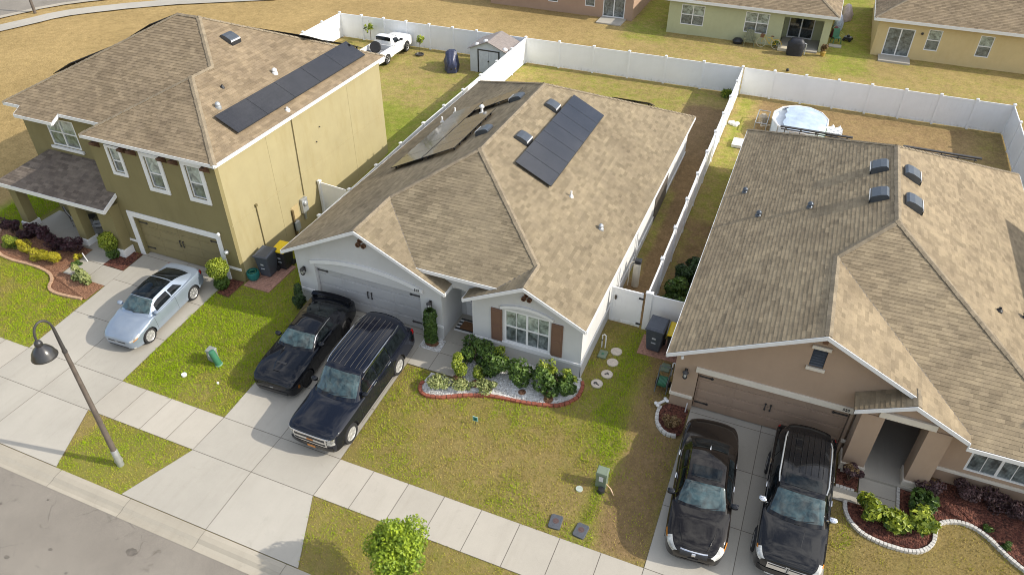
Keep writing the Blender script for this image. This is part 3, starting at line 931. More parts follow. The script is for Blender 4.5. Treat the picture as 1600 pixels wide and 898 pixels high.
# ---------------------------------------------------------------- grey house in the middle
def house_grey():
    H = thing('house', 'light grey single-storey house with brown shutters beside its front window', 'house', (-11.4, 28, .5))
    aL = lambda x, y: 3.25+.504*(x+17.88)
    aR = lambda x, y: 3.25+.504*(-4.98-x)
    w = MB()
    wall_front(w, 19.4, .2, -17.6, -10.9, .1, [(-17.6, 3.25), (-14.2, 4.96), (-10.9, 3.28)], [(-16.72, -11.84, .1, 2.62)])
    wall_front(w, 19.4, .2, -9.6, -5.2, .1, [(-9.6, 3.21), (-7.37, 4.33), (-5.2, 3.22)], [(-8.27, -6.45, 1.33, 2.9)])
    w.box(-17.6, -17.4, 19.6, 38.05, .1, 3.2); w.box(-5.4, -5.2, 19.6, 38.05, .1, 3.2)
    w.box(-17.4, -5.4, 37.85, 38.05, .1, 3.2)
    w.box(-11.1, -10.9, 19.6, 21.1, .1, 3.3); w.box(-9.6, -9.4, 19.6, 21.1, .1, 3.3)
    wall_front(w, 21.1, .2, -11.1, -9.4, .1, [(-11.1, 3.6), (-9.4, 3.6)], [(-10.72, -9.85, .56, 2.65)])
    wall_front(w, 19.62, .18, -12.4, -8.2, 3.1, [(-12.4, 3.8), (-8.2, 3.8)])
    # soffit of the entry, arched
    for k in range(8):
        t0, t1 = k/8, (k+1)/8
        x0, x1 = -10.9+1.3*t0, -10.9+1.3*t1
        z0, z1 = 3.1-.28*(2*t0-1)**2, 3.1-.28*(2*t1-1)**2
        w.prism([(x0, 19.62, z0), (x1, 19.62, z1), (x1, 19.62, 3.1), (x0, 19.62, 3.1)], (0, .18, 0))
    # lower plinth, a touch proud
    for a, b in ((-17.62, -16.9), (-11.62, -10.88), (-9.62, -5.18)):
        w.box(a, b, 19.375, 19.402, .1, 1.12)
    w.box(-5.202, -5.175, 19.375, 38.05, .1, 1.12)
    w.build('wall', ST_A, H)
    for q in ((-17.63, -16.9, 19.34, 19.39), (-11.62, -10.87, 19.34, 19.39), (-9.63, -5.212, 19.34, 19.39), (-5.212, -5.165, 19.34, 38.05)):
        MB().box(*q, 1.12, 1.24).build('water_table', M['white'], H, bevel=.01)
    # arched surround over the garage
    g = MB(); n = 14; xa, xb = -16.86, -11.68
    zt = lambda u: 2.62+.40*(1-(2*u-1)**2)
    for k in range(n):
        u0, u1 = k/n, (k+1)/n; x0, x1 = xa+(xb-xa)*u0, xa+(xb-xa)*u1
        g.prism([(x0, 19.33, zt(u0)), (x1, 19.33, zt(u1)), (x1, 19.33, zt(u1)+.17), (x0, 19.33, zt(u0)+.17)], (0, .068, 0))
    g.build('garage_arch', M['white'], H)
    f = MB()
    for k in range(n):
        u0, u1 = k/n, (k+1)/n; x0, x1 = xa+.14+(xb-xa-.28)*u0, xa+.14+(xb-xa-.28)*u1
        f.prism([(x0, 19.45, 2.45), (x1, 19.45, 2.45), (x1, 19.45, zt(u1)), (x0, 19.45, zt(u0))], (0, .1, 0))
    f.build('arch_infill', ST_AL, H)
    garage_door(H, -16.7, -11.86, .57, 2.6, 19.56, GD_A)
    # window with its arched head and shutters
    window(H, -8.27, -6.45, 1.33, 2.9, 19.44, 2, grille=True, depth=.03)
    a = MB(); n = 12; xa, xb = -8.42, -6.32
    zt = lambda u: 2.9+.22*(1-(2*u-1)**2)
    for k in range(n):
        u0, u1 = k/n, (k+1)/n; x0, x1 = xa+(xb-xa)*u0, xa+(xb-xa)*u1
        a.prism([(x0, 19.33, zt(u0)), (x1, 19.33, zt(u1)), (x1, 19.33, zt(u1)+.12), (x0, 19.33, zt(u0)+.12)], (0, .068, 0))
    a.build('window_arch', M['white'], H)
    MB().box(-8.36, -6.36, 19.33, 19.40, 1.245, 1.34).build('window_sill', M['white'], H, bevel=.01)
    for x0, x1 in ((-8.80, -8.35), (-6.39, -5.94)):
        s = MB(); s.box(x0, x1, 19.35, 19.398, 1.30, 2.84)
        for za, zb in ((1.38, 2.02), (2.1, 2.76)): s.box(x0+.06, x1-.06, 19.335, 19.36, za, zb)
        s.build('shutter', M['shutter'], H, bevel=.008)
    # entry
    mat_floor('porch_floor', H, -10.9, -9.6, 19.3, 21.1, .555, M['concrete'])
    d = MB(); d.box(-10.72, -9.85, 21.12, 21.17, .56, 2.65)
    d.box(-10.62, -9.95, 21.105, 21.13, .70, 1.2)
    dr = d.build('front_door', M['white'], H, bevel=.01)
    MB().quad((-10.5, 21.113, 1.3), (-10.07, 21.113, 1.3), (-10.07, 21.113, 2.5), (-10.5, 21.113, 2.5)).build('door_glass', M['pane_dark'], dr, recalc=False)
    tube_vent(H, -14.25, 19.4, 4.27); tube_vent(H, -7.38, 19.4, 3.72, .09, .13)
    lantern(H, -17.22, 19.38, 2.25); lantern(H, -11.37, 19.38, 2.25)
    text_mesh('529', .15, .01, (-11.93, 19.32, 2.72), FACING_STREET, 'house_number', M['dark_metal'], H)
    polys = [
        [(-17.88, 18.95, 3.25), (-14.2, 18.95, 5.105), (-14.2, 21.63, 5.105), (-11.43, 24.4, 6.5), (-11.43, 31.8, 6.5), (-17.88, 38.3, 3.25)],
        [(-14.2, 18.95, 5.105), (-10.52, 18.95, 3.25), (-10.52, 19.62, 3.25), (-11.81, 19.62, 3.9), (-11.81, 19.25, 3.9), (-14.2, 21.63, 5.105)],
        [(-11.81, 19.25, 3.9), (-8.48, 19.25, 3.9), (-7.37, 20.38, 4.455), (-11.43, 24.4, 6.5), (-14.2, 21.63, 5.105)],
        [(-7.37, 18.95, 4.455), (-7.37, 20.38, 4.455), (-8.48, 19.25, 3.9), (-8.48, 19.62, 3.9), (-9.77, 19.62, 3.25), (-9.77, 18.95, 3.25)],
        [(-7.37, 18.95, 4.455), (-4.98, 18.95, 3.25), (-4.98, 38.3, 3.25), (-11.43, 31.8, 6.5), (-11.43, 24.4, 6.5), (-7.37, 20.38, 4.455)],
        [(-4.98, 38.3, 3.25), (-17.88, 38.3, 3.25), (-11.43, 31.8, 6.5)]]
    rf = roof(H, polys, SH_A)
    fb = MB()
    fascia(fb, [(-17.88, 38.3, 3.25), (-17.88, 18.95, 3.25), (-14.2, 18.95, 5.105), (-10.52, 18.95, 3.25), (-10.52, 19.62, 3.25)])
    fascia(fb, [(-11.81, 19.25, 3.9), (-8.48, 19.25, 3.9)])
    fascia(fb, [(-9.77, 19.62, 3.25), (-9.77, 18.95, 3.25), (-7.37, 18.95, 4.455), (-4.98, 18.95, 3.25), (-4.98, 38.3, 3.25), (-17.88, 38.3, 3.25)])
    fb.build('fascia', M['white'], H)
    P = (-11.43, 24.4, 6.5); Q = (-11.43, 31.8, 6.5)
    caps(H, [((-14.2, 18.98, 5.105), (-14.2, 21.63, 5.105), .5), ((-14.2, 21.63, 5.105), P, .36), (P, Q, .5), ((-7.37, 20.38, 4.455), P, .36),
             ((-7.37, 18.98, 4.455), (-7.37, 20.38, 4.455), .5), ((-4.98, 38.3, 3.25), Q, .36), ((-17.88, 38.3, 3.25), Q, .36)], CAP)
    for a, b in (((-11.81, 19.25, 3.9), (-14.2, 21.63, 5.105)), ((-8.48, 19.25, 3.9), (-7.37, 20.38, 4.455))):
        a, b = Vector(a), Vector(b); s = (b-a).cross(Vector((0, 0, 1))).normalized()*.03; up = Vector((0, 0, .012))
        MB().quad(a+s+up, b+s+up, b-s+up, a-s+up).build('valley_flashing', M['joint'], H, recalc=False)
    solar(H, aR, -10.08, -8.5, 24.83, 32.3, 1, 7)
    solar(H, aL, -16.25, -14.62, 25.1, 31.7, 1, 6, .17); solar(H, aL, -14.58, -12.98, 25.1, 29.5, 1, 4, .17); solar(H, aL, -14.58, -12.5, 30.5, 31.75, 2, 1, .17)
    for x, y, fn in ((-10.5, 30.38, aR), (-10.5, 26.74, aR), (-12.3, 26.7, aL), (-12.35, 30.6, aL)): roof_vent(H, fn, x, y)
    vent_pipe(H, aR, -7.75, 25.25, .26, .042); vent_pipe(H, aR, -6.2, 24.55, .12, .055, 'metal', True)
    vent_pipe(H, aL, -13.97, 30.1, .34, .06, 'white', True); vent_pipe(H, aL, -16.5, 32.2, .3, .05); vent_pipe(H, aL, -16.75, 31.2, .3, .05)
    mbp = MB(); mbp.tube([(-13.4, 30.7, aL(-13.4, 0)+.12), (-13.1, 31.5, aL(-13.1, 0)+.12)], .05, 8); mbp.build('conduit', M['white'], H)
    # rear slope array, seen edge-on above the hip
    fR = lambda x, y: 3.25+.5*(38.3-y)
    solar(H, fR, -9.3, -7.2, 36.6, 38.0, 2, 1, .2)
    for y in (24.2, 27.0): MB().tube([(-5.12, y, 3.0), (-5.12, y, .6)], .035, 8).build('downpipe', M['white'], H)
    pd = MB(); pd.box(-5.205, -5.16, 30.6, 33.2, .7, 2.7); pd.build('side_screen', mat('dark_screen', (.10, .085, .07), .6), H)
    return H
house_grey()
# ---------------------------------------------------------------- olive two-storey house, left
def house_olive(dx=0, label='olive two-storey house with a columned front porch and solar panels on its roof', base='house', full=True):
    X = lambda pts: [(p[0]+dx, *p[1:]) for p in pts]
    H = thing(base, label, 'house', (-26.9+dx, 26, .5))
    aR = lambda x, y: 6.45+.51*(-20.45+dx-x)
    aF = lambda x, y: 6.45+.515*(y-20.3)
    w = MB()
    wall_front(w, 19.4, .2, -27.45+dx, -20.75+dx, .1, [(-27.45+dx, 6.45), (-20.75+dx, 6.45)],
               [(-26.3+dx, -21.72+dx, .1, 2.55), (-26.38+dx, -25.82+dx, 4.82, 5.96), (-24.44+dx, -23.7+dx, 4.5, 5.94), (-22.28+dx, -21.54+dx, 4.5, 5.94)])
    wall_front(w, 20.6, .2, -33+dx, -27.25+dx, .1, [(-33+dx, 6.45), (-27.25+dx, 6.45)], [(-31.5+dx, -29.75+dx, 4.58, 5.95)])
    w.box(-27.45+dx, -27.25+dx, 19.6, 20.6, .1, 6.3)
    w.box(-33+dx, -32.8+dx, 20.8, 32, .1, 6.4); w.box(-33+dx, -20.95+dx, 31.8, 32, .1, 6.4)
    w.build('wall', ST_B, H)
    # the long side wall towards the grey house, in a lighter, golder stucco than the front
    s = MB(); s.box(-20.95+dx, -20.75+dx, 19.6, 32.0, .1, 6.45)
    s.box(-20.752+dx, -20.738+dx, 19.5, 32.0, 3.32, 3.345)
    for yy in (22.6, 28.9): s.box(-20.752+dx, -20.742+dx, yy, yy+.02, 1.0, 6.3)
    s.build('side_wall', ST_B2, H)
    for x0, x1, z0, z1 in ((-26.52, -25.68, 4.68, 6.1), (-24.63, -23.51, 4.3, 6.13), (-22.47, -21.35, 4.3, 6.17)):
        t = MB(); x0 += dx; x1 += dx; k = .13 if x1-x0 < 1 else .18
        t.box(x0, x1, 19.335, 19.4, z0, z0+k); t.box(x0, x1, 19.335, 19.4, z1-k, z1)
        t.box(x0, x0+k, 19.337, 19.4, z0+k, z1-k); t.box(x1-k, x1, 19.337, 19.4, z0+k, z1-k)
        t.build('window_surround', M['white'], H, bevel=.012)
    for x0, x1, z0, z1 in ((-26.39, -25.81, 4.81, 5.97), (-24.45, -23.69, 4.48, 5.95), (-22.29, -21.53, 4.48, 5.99)):
        window(H, x0+dx, x1+dx, z0, z1, 19.46, 1, fw=.05, mid=.46, depth=.03)
    window(H, -31.5+dx, -29.75+dx, 4.58, 5.95, 20.63, 2, depth=.03, up='pane_up', low='pane_low')
    MB().box(-31.62+dx, -29.62+dx, 20.5, 20.6, 4.42, 4.55).build('window_sill', M['white'], H, bevel=.01)
    g = MB()
    g.box(-26.62+dx, -21.42+dx, 19.34, 19.398, 2.58, 2.84)
    g.box(-26.62+dx, -26.36+dx, 19.342, 19.398, .3, 2.58); g.box(-21.66+dx, -21.42+dx, 19.342, 19.398, .3, 2.58)
    g.build('garage_surround', M['white'], H, bevel=.012)
    for a, b in ((-27.3, -26.62), (-21.42, -20.72)): MB().box(a+dx, b+dx, 19.35, 19.398, 1.12, 1.24).build('water_table', M['white'], H, bevel=.012)
    garage_door(H, -26.3+dx, -21.72+dx, .57, 2.55, 19.56, GD_B)
    bw = mat('bracket_wood', (.10, .05, .028), .7, .2, 5)
    for x in (-26.9, -25.4, -24.9, -23.3, -22.7, -21.1):
        MB().prism([(x+dx-.08, 19.39, 6.2), (x+dx-.08, 19.05, 6.2), (x+dx-.08, 19.05, 6.1), (x+dx-.08, 19.39, 5.86)], (.16, 0, 0)).build('eave_bracket', bw, H)
    polys = [X(p) for p in (
        [(-20.45, 19.15, 6.45), (-20.45, 32.2, 6.45), (-26.31, 26.1, 9.437), (-23.97, 23.79, 8.245), (-23.97, 22.54, 8.245)],
        [(-27.49, 19.15, 6.45), (-20.45, 19.15, 6.45), (-23.97, 22.54, 8.245)],
        [(-27.49, 19.15, 6.45), (-23.97, 22.54, 8.245), (-23.97, 23.79, 8.245), (-27.49, 20.3, 6.45)],
        [(-33.4, 20.3, 6.45), (-27.49, 20.3, 6.45), (-23.97, 23.79, 8.245), (-26.31, 26.1, 9.437), (-27.54, 26.1, 9.437)],
        [(-32.3, 19.86, 6.22), (-30.0, 19.86, 6.22), (-30.0, 20.3, 6.45), (-32.3, 20.3, 6.45)],
        [(-33.4, 32.2, 6.45), (-33.4, 20.3, 6.45), (-27.54, 26.1, 9.437)],
        [(-20.45, 32.2, 6.45), (-33.4, 32.2, 6.45), (-27.54, 26.1, 9.437), (-26.31, 26.1, 9.437)])]
    roof(H, polys, SH_B, fine=full)
    fb = MB()
    fascia(fb, X([(-33.4, 32.2, 6.45), (-33.4, 20.3, 6.45), (-32.3, 20.3, 6.45), (-32.3, 19.86, 6.22), (-30.0, 19.86, 6.22), (-30.0, 20.3, 6.45), (-27.49, 20.3, 6.45), (-27.49, 19.15, 6.45), (-20.45, 19.15, 6.45), (-20.45, 32.2, 6.45), (-33.4, 32.2, 6.45)]))
    fb.build('fascia', M['white'], H)
    # porch
    pz = lambda y: 3.2+.5*(y-18.55)
    pp = [X([(-33.6, 18.55, 3.2), (-26.95, 18.55, 3.2), (-26.95, 19.39, 3.62), (-27.46, 19.39, 3.62), (-27.46, 20.59, 4.22), (-32.0, 20.59, 4.22)]),
          X([(-33.6, 18.55, 3.2), (-32.0, 20.59, 4.22), (-33.6, 20.59, 3.2)])]
    roof(H, pp, SH_P, name='porch_roof')
    pf = MB(); fascia(pf, X([(-33.6, 20.59, 3.2), (-33.6, 18.55, 3.2), (-26.95, 18.55, 3.2), (-26.95, 19.39, 3.62)]), .2)
    pf.build('porch_fascia', M['white'], H)
    pb = MB(); pb.box(-33.4+dx, -27.06+dx, 18.7, 18.95, 3.0, 3.13)
    pb.build('porch_beam', ST_B, H)
    for x0, x1 in ((-33.5, -33.05), (-29.75, -29.28), (-27.95, -27.05)):
        p = MB(); p.box(x0+dx, x1+dx, 18.88, 19.34 if x0 < -28.5 else 19.395, .3, 3.1)
        col = p.build('porch_column', ST_B, H)
        q = MB(); q.box(x0+dx-.05, x1+dx+.05, 18.8, 19.42 if x0 < -28.5 else 19.38, .3, .88); q.build('column_base', M['white'], col, bevel=.015)
    mat_floor('porch_floor', H, -33.2+dx, -27.5+dx, 18.75, 20.6, .58, M['concrete'])
    d = MB(); d.box(-29.0+dx, -28.05+dx, 20.56, 20.598, .6, 2.65); d.build('front_door', M['white'], H)
    caps(H, [(*X([(-33.4, 20.3, 6.45), (-27.54, 26.1, 9.437)]), .36), (*X([(-27.54, 26.1, 9.437), (-26.31, 26.1, 9.437)]), .5), (*X([(-23.97, 23.79, 8.245), (-26.31, 26.1, 9.437)]), .36),
             (*X([(-20.45, 19.15, 6.45), (-23.97, 22.54, 8.245)]), .36), (*X([(-27.49, 19.15, 6.45), (-23.97, 22.54, 8.245)]), .36), (*X([(-23.97, 22.54, 8.245), (-23.97, 23.79, 8.245)]), .5),
             (*X([(-20.45, 32.2, 6.45), (-26.31, 26.1, 9.437)]), .36), (*X([(-33.4, 32.2, 6.45), (-27.54, 26.1, 9.437)]), .36)], CAP)
    if not full: return H
    solar(H, aR, -21.93, -20.87, 21.25, 31.05, 1, 5)
    aL = lambda x, y: 6.45+.51*(x+33.4); aB = lambda x, y: 6.45+.49*(32.2-y)
    solar(H, aL, -31.2, -28.6, 25.3, 27.0, 2, 1, .13); solar(H, aL, -32.6, -31.2, 22.6, 30, 1, 5, .17)
    solar(H, aB, -26.5, -22.8, 29.2, 30.8, 2, 1, .13); solar(H, aB, -30.0, -21.6, 30.9, 31.9, 4, 1, .18)
    roof_vent(H, aR, -24.72, 26.07)
    vent_pipe(H, aR, -22.3, 21.95, .12, .06, 'metal', True); vent_pipe(H, aR, -22.4, 25.9, .12, .06, 'white', True)
    vent_pipe(H, aR, -22.95, 23.1, .12, .04, 'black_plastic'); vent_pipe(H, aR, -20.72, 24.3, .14, .05, 'white')
    # meters and conduit on the side wall
    x = -20.74
    OLC = mat('olive_conduit', (.16, .13, .06), .5)
    MB().tube([(x+.03, 24.42, 6.2), (x+.03, 24.3, 2.3)], .02, 6).build('conduit', OLC, H)
    c = MB(); c.tube([(x+.03, 21.1, 3.5), (x+.03, 21.1, 1.3)], .02, 6); c.box(x, x+.08, 21.05, 21.16, 3.46, 3.56)
    c.build('conduit', OLC, H)
    b = MB(); b.box(x, x+.02, 23.25, 23.75, 1.15, 2.15); b.build('meter_board', mat('tan_board', (.42, .33, .17), .7), H)
    b = MB(); b.box(x, x+.09, 23.2, 23.3, .62, 2.05); b.build('meter_conduit', mat('brown_conduit', (.13, .09, .04), .6), H)
    b = MB(); b.box(x+.001, x+.16, 23.9, 24.32, 1.5, 2.25); b.lathe([(.14, .16), (.13, .24), (.05, .27), (0, .27)], (x, 24.1, 2.0), 'x', 14); b.box(x+.01, x+.09, 24.05, 24.17, 1.1, 1.5)
    b.build('electric_meter', M['metal'], H, bevel=.02)
    b = MB(); b.box(x, x+.18, 23.2, 23.5, .95, 1.4); b.tube([(x+.09, 23.42, .95), (x+.09, 23.42, .6)], .02, 6); b.build('utility_box', mat('utility_grey', (.33, .36, .37), .45), H, bevel=.02)
    [MB().lathe([(.03, 0), (.03, .05), (0, .05)], (x, y, z), 'x', 8).build('wall_fitting', M['dark_metal'], H) for y, z in ((25.9, 4.35), (26.3, 4.95))]
    b = MB(); b.lathe([(.1, -.02), (.1, -.14), (.05, -.2), (0, -.2)], (-21.25, 19.4, 2.02), 'y', 12); b.build('wall_lantern', M['metal'], H, smooth=40)
    b = MB(); b.lathe([(.07, -.02), (.05, -.1), (0, -.1)], (-21.38, 19.33, 2.95), 'y', 12); b.box(-21.44, -21.3, 19.2, 19.3, 2.9, 2.97); b.build('flood_light', M['white'], H, smooth=40)
    return H
house_olive()

# ---------------------------------------------------------------- mauve-brown house, right
def house_brown():
    H = thing('house', 'mauve-brown house with two cars before its brown garage door, cut by the right edge', 'house', (4.2, 28, .5))
    aL = lambda x, y: 3.25+.5*(x+2.1); aR = lambda x, y: 3.25+.5*(10.5-x)
    w = MB()
    wall_front(w, 19.4, .2, -1.8, 4.05, .1, [(-1.8, 3.3), (2.5, 5.42), (4.05, 4.66)], [(-.99, 3.97, .1, 2.4), (2.27, 2.71, 3.88, 4.68)])
    wall_front(w, 19.4, .2, 6.6, 10.2, .1, [(6.6, 3.36), (7.0, 3.18), (10.2, 3.18)], [(7.59, 9.36, 1.3, 2.75)])
    wall_front(w, 18.8, .2, 3.98, 6.85, 3.1, [(3.98, 3.28), (5.4, 3.98), (6.85, 3.27)])
    wall_front(w, 19.402, .196, 4.05, 6.6, 3.1, [(4.05, 4.66), (6.6, 3.38)])
    w.box(-1.8, -1.6, 19.6, 37.5, .1, 3.3); w.box(10.0, 10.2, 19.6, 37.5, .1, 3.3); w.box(-1.6, 10.0, 37.3, 37.5, .1, 3.3)
    w.box(3.99, 4.15, 19.6, 21.8, .1, 3.5); w.box(6.6, 6.78, 19.6, 21.8, .1, 3.4); w.box(4.15, 6.6, 21.6, 21.8, .1, 3.4)
    w.build('wall', ST_C, H)
    for x0, x1 in ((4.12, 4.78), (6.02, 6.68)):
        p = MB(); p.box(x0, x1, 18.75, 19.42 if x0 > 5 else 19.396, .3, 3.12); col = p.build('porch_column', ST_C, H)
        q = MB(); q.box(x0-.05, x1+.05, 18.69, 19.38, .2, .80); q.build('column_base', CREAM, col, bevel=.015)
    t = MB()
    t.box(4.58, 6.2, 18.70, 18.80, 3.16, 3.40)
    t.build('porch_lintel', CREAM, H, bevel=.01)
    t = MB(); t.box(-1.08, 4.0, 19.335, 19.398, 2.4, 2.63); t.build('garage_lintel', CREAM, H, bevel=.01)
    for q in ((-1.79, -1.02, 19.34, 19.40), (6.7, 10.22, 19.34, 19.40), (-1.84, -1.79, 19.34, 37.5), (3.98, 4.12, 19.34, 19.40)):
        MB().box(*q, 1.05, 1.18).build('water_table', CREAM, H, bevel=.01)
    # louvred gable vent
    v = MB()
    for k in range(7): v.obox((2.49, 19.46, 3.94+.105*k), (.42, .09, .012), Matrix.Rotation(R(35), 3, 'X'))
    v.box(2.27, 2.71, 19.5, 19.52, 3.88, 4.68)
    lv = v.build('gable_louvre', M['roofmetal'], H)
    [MB().box(2.2, 2.78, 19.32, 19.398, a, b).build('louvre_trim', CREAM, lv, bevel=.01) for a, b in ((4.66, 4.79), (3.78, 3.9))]
    MB().box(2.42, 2.58, 19.1, 19.39, 5.1, 5.26).build('eave_bracket', M['terracotta'], H)
    garage_door(H, -.97, 3.95, .57, 2.4, 19.56, GD_C)
    window(H, 7.59, 9.36, 1.3, 2.75, 19.44, 2, depth=.03, mid=.62, up='pane_low', low='pane_low', grille=True)
    lantern(H, -1.4, 19.38, 2.3)
    mat_floor('porch_floor', H, 4.15, 6.6, 18.6, 21.6, .56, M['concrete'])
    d = MB(); d.box(4.55, 5.5, 21.55, 21.598, .58, 2.65); dr = d.build('front_door', mat('dark_door', (.022, .02, .02), .4), H)
    MB().box(4.62, 5.25, 21.0, 21.5, .565, .58).build('threshold_mat', M['black_plastic'], H)
    text_mesh('525', .15, .01, (3.78, 19.325, 2.52), FACING_STREET, 'house_number', M['dark_metal'], H)
    polys = [
        [(-2.1, 18.95, 3.25), (2.5, 18.95, 5.55), (2.5, 23.49, 5.55), (4.2, 25.2, 6.4), (4.2, 31.5, 6.4), (-2.1, 37.8, 3.25)],
        [(2.5, 18.95, 5.55), (5.4, 18.95, 4.1), (5.4, 18.55, 4.1), (7.1, 18.55, 3.25), (7.1, 18.89, 3.25), (2.5, 23.49, 5.55)],
        [(5.4, 18.55, 4.1), (5.4, 19.39, 4.1), (3.85, 19.39, 3.325), (3.85, 18.55, 3.325)],
        [(7.1, 18.89, 3.25), (7.1, 18.55, 3.08), (10.5, 18.55, 3.08), (10.5, 18.9, 3.25), (4.2, 25.2, 6.4), (2.5, 23.49, 5.55)],
        [(10.5, 18.9, 3.25), (10.5, 37.8, 3.25), (4.2, 31.5, 6.4), (4.2, 25.2, 6.4)],
        [(10.5, 37.8, 3.25), (-2.1, 37.8, 3.25), (4.2, 31.5, 6.4)]]
    roof(H, polys, SH_C)
    fb = MB()
    fascia(fb, [(-2.1, 37.8, 3.25), (-2.1, 18.95, 3.25), (2.5, 18.95, 5.55), (5.4, 18.95, 4.1)])
    fascia(fb, [(3.85, 18.55, 3.325), (5.4, 18.55, 4.1), (7.1, 18.55, 3.25)])
    fascia(fb, [(7.1, 18.55, 3.23), (7.1, 18.50, 3.23)], .3)
    fascia(fb, [(7.1, 18.53, 3.08), (10.5, 18.53, 3.08), (10.5, 37.8, 3.25), (-2.1, 37.8, 3.25)])
    fb.build('fascia', M['white'], H)
    P, Q = (4.2, 25.2, 6.4), (4.2, 31.5, 6.4)
    caps(H, [((2.5, 18.98, 5.55), (2.5, 23.49, 5.55), .5), ((2.5, 23.49, 5.55), P, .36), (P, Q, .5), ((10.5, 18.9, 3.25), P, .36), ((-2.1, 37.8, 3.25), Q, .36), ((10.5, 37.8, 3.25), Q, .36), ((5.4, 18.57, 4.1), (5.4, 19.3, 4.1), .5)], CAP)
    vl = MB(); a, b = Vector((7.1, 18.89, 3.25)), Vector((2.5, 23.49, 5.55)); s = (b-a).cross(Vector((0, 0, 1))).normalized()*.03; up = Vector((0, 0, .012))
    vl.quad(a+s+up, b+s+up, b-s+up, a-s+up); vl.build('valley_flashing', M['joint'], H, recalc=False)
    for x, y, fn in ((3.6, 29.7, aL), (3.62, 27.3, aL), (4.78, 29.5, aR), (4.79, 27.15, aR)): roof_vent(H, fn, x, y, .72, .64, 1.6)
    for x, y in ((-1.25, 30.2), (-.42, 27.7), (1.4, 27.55)): vent_pipe(H, aL, x, y, .13, .06, 'roofmetal', True)
    vent_pipe(H, aR, 7.85, 23.8, .14, .05, 'black_plastic'); vent_pipe(H, aR, 8.9, 24.5, .16, .06, 'black_plastic', True)
    # thin racks standing at the rear eave
    fR = lambda x, y: 3.25+.5*(37.8-y)
    for x0, x1 in ((-.55, 2.9), (5.2, 8.6)):
        rk = MB(); z = 3.98
        rk.box(x0, x1, 37.05, 37.2, z, z+.06); rk.box(x0+.05, x1-.05, 37.6, 37.68, z-.34, z-.3)
        n = 5
        for k in range(n):
            xx = x0+.25+(x1-x0-.5)*k/(n-1)
            rk.tube([(xx, 37.12, fR(0, 37.12)), (xx, 37.12, z)], .02, 6); rk.tube([(xx, 37.12, z), (xx+.12, 37.7, z-.36)], .018, 6)
        rk.build('roof_rack', M['dark_metal'], H)
    sc = MB(); sc.lathe([(.05, 0), (.05, .09), (.03, .12), (0, .12)], (-1.6, 19.15, 3.02), 'z', 10); sc.build('security_camera', M['white'], H, smooth=40)
    return H
house_brown()

# a two-storey house of the same row stands beyond the right edge; only its shadow is seen
house_olive(46.3, 'two-storey house just beyond the right edge, its roof shading the brown house', 'house', False)

# ---------------------------------------------------------------- houses beyond the back fence
def rear_house(label, x0, x1, y0, depth, st, zb, ze, wins, holes=(), extra=None, porch=None, ov=.4, hipl=True, hipr=True):
    H = thing('house', label, 'house', ((x0+x1)/2, y0+depth/2, 1.2))
    w = MB()
    hl = [(a, b, c, d) for (a, b, c, d, k) in wins] + list(holes)
    wall_front(w, y0, .2, x0, x1, .8, [(x0, ze), (x1, ze)], hl)
    w.box(x0, x0+.2, y0+.2, y0+depth, .8, ze); w.box(x1-.2, x1, y0+.2, y0+depth, .8, ze); w.box(x0+.2, x1-.2, y0+depth-.2, y0+depth, .8, ze)
    if porch:
        a, b, dp = porch
        w.box(a-.15, a, y0+.2, y0+dp, .8, ze); w.box(b, b+.15, y0+.2, y0+dp, .8, ze)
        wall_front(w, y0+dp, .15, a, b, .8, [(a, ze), (b, ze)])
    w.build('wall', st, H)
    X0, X1, Y0, Y1 = x0-ov, x1+ov, y0-ov, y0+depth+ov
    h = (Y1-Y0)/2; zt = ze+.14+.5*h; z0 = ze+.14; ym = (Y0+Y1)/2
    pl = [[(X0, Y0, z0), (X1, Y0, z0), (X1-h, ym, zt), (X0+h, ym, zt)], [(X1, Y1, z0), (X0, Y1, z0), (X0+h, ym, zt), (X1-h, ym, zt)],
          [(X0, Y1, z0), (X0, Y0, z0), (X0+h, ym, zt)], [(X1, Y0, z0), (X1, Y1, z0), (X1-h, ym, zt)]]
    roof(H, pl, SH_B, fine=True)
    fb = MB(); fascia(fb, [(X0, Y1, z0), (X0, Y0, z0), (X1, Y0, z0), (X1, Y1, z0)], .2); fb.build('fascia', M['white'], H)
    caps(H, [((X0, Y0, z0), (X0+h, ym, zt), .36), ((X1, Y0, z0), (X1-h, ym, zt), .36)], CAP)
    for (a, b, c, d, k) in wins:
        if k == 'slider': window(H, a, b, c, d, y0+.05, 2, mid=0, fw=.07, depth=.04, low='pane_low')
        else: window(H, a, b, c, d, y0+.05, k, depth=.04, up='pane_up', low='pane_low', fw=.055)
    return H
G = rear_house('pale green house behind the rear fence, with a recessed back patio', -10.85, .95, 57.9, 12, ST_G, 1.2, 3.72,
               [(-9.88, -8.12, 1.93, 3.42, 2), (-5.1, -3.38, 1.93, 3.42, 2)], holes=[(-2.35, .42, .8, 3.36)], porch=(-2.35, .42, 2.2))
window(G, -2.05, -.2, 1.3, 3.2, 60.06, 2, mid=0, fw=.08, depth=.05, low='pane_dark')
MB().box(-2.3, .4, 57.4, 60.1, .9, 1.28).build('patio_floor', M['concrete'], G)
Yh = rear_house('butter-yellow house behind the rear fence, with a sliding back door', 4.02, 17.5, 58.85, 12, ST_Y, 1.2, 3.75,
                [(4.72, 6.5, 1.28, 3.25, 'slider'), (7.32, 8.2, 1.95, 3.4, 1), (10.55, 11.42, 1.95, 3.4, 1)])
MB().box(4.55, 6.65, 57.5, 58.85, .9, 1.3).build('back_step', M['concrete'], Yh)
MB().lathe([(.09, -.02), (.07, -.12), (0, -.13)], (6.95, 58.85, 3.05), 'y', 12).build('wall_lantern', M['dark_metal'], Yh, smooth=40)
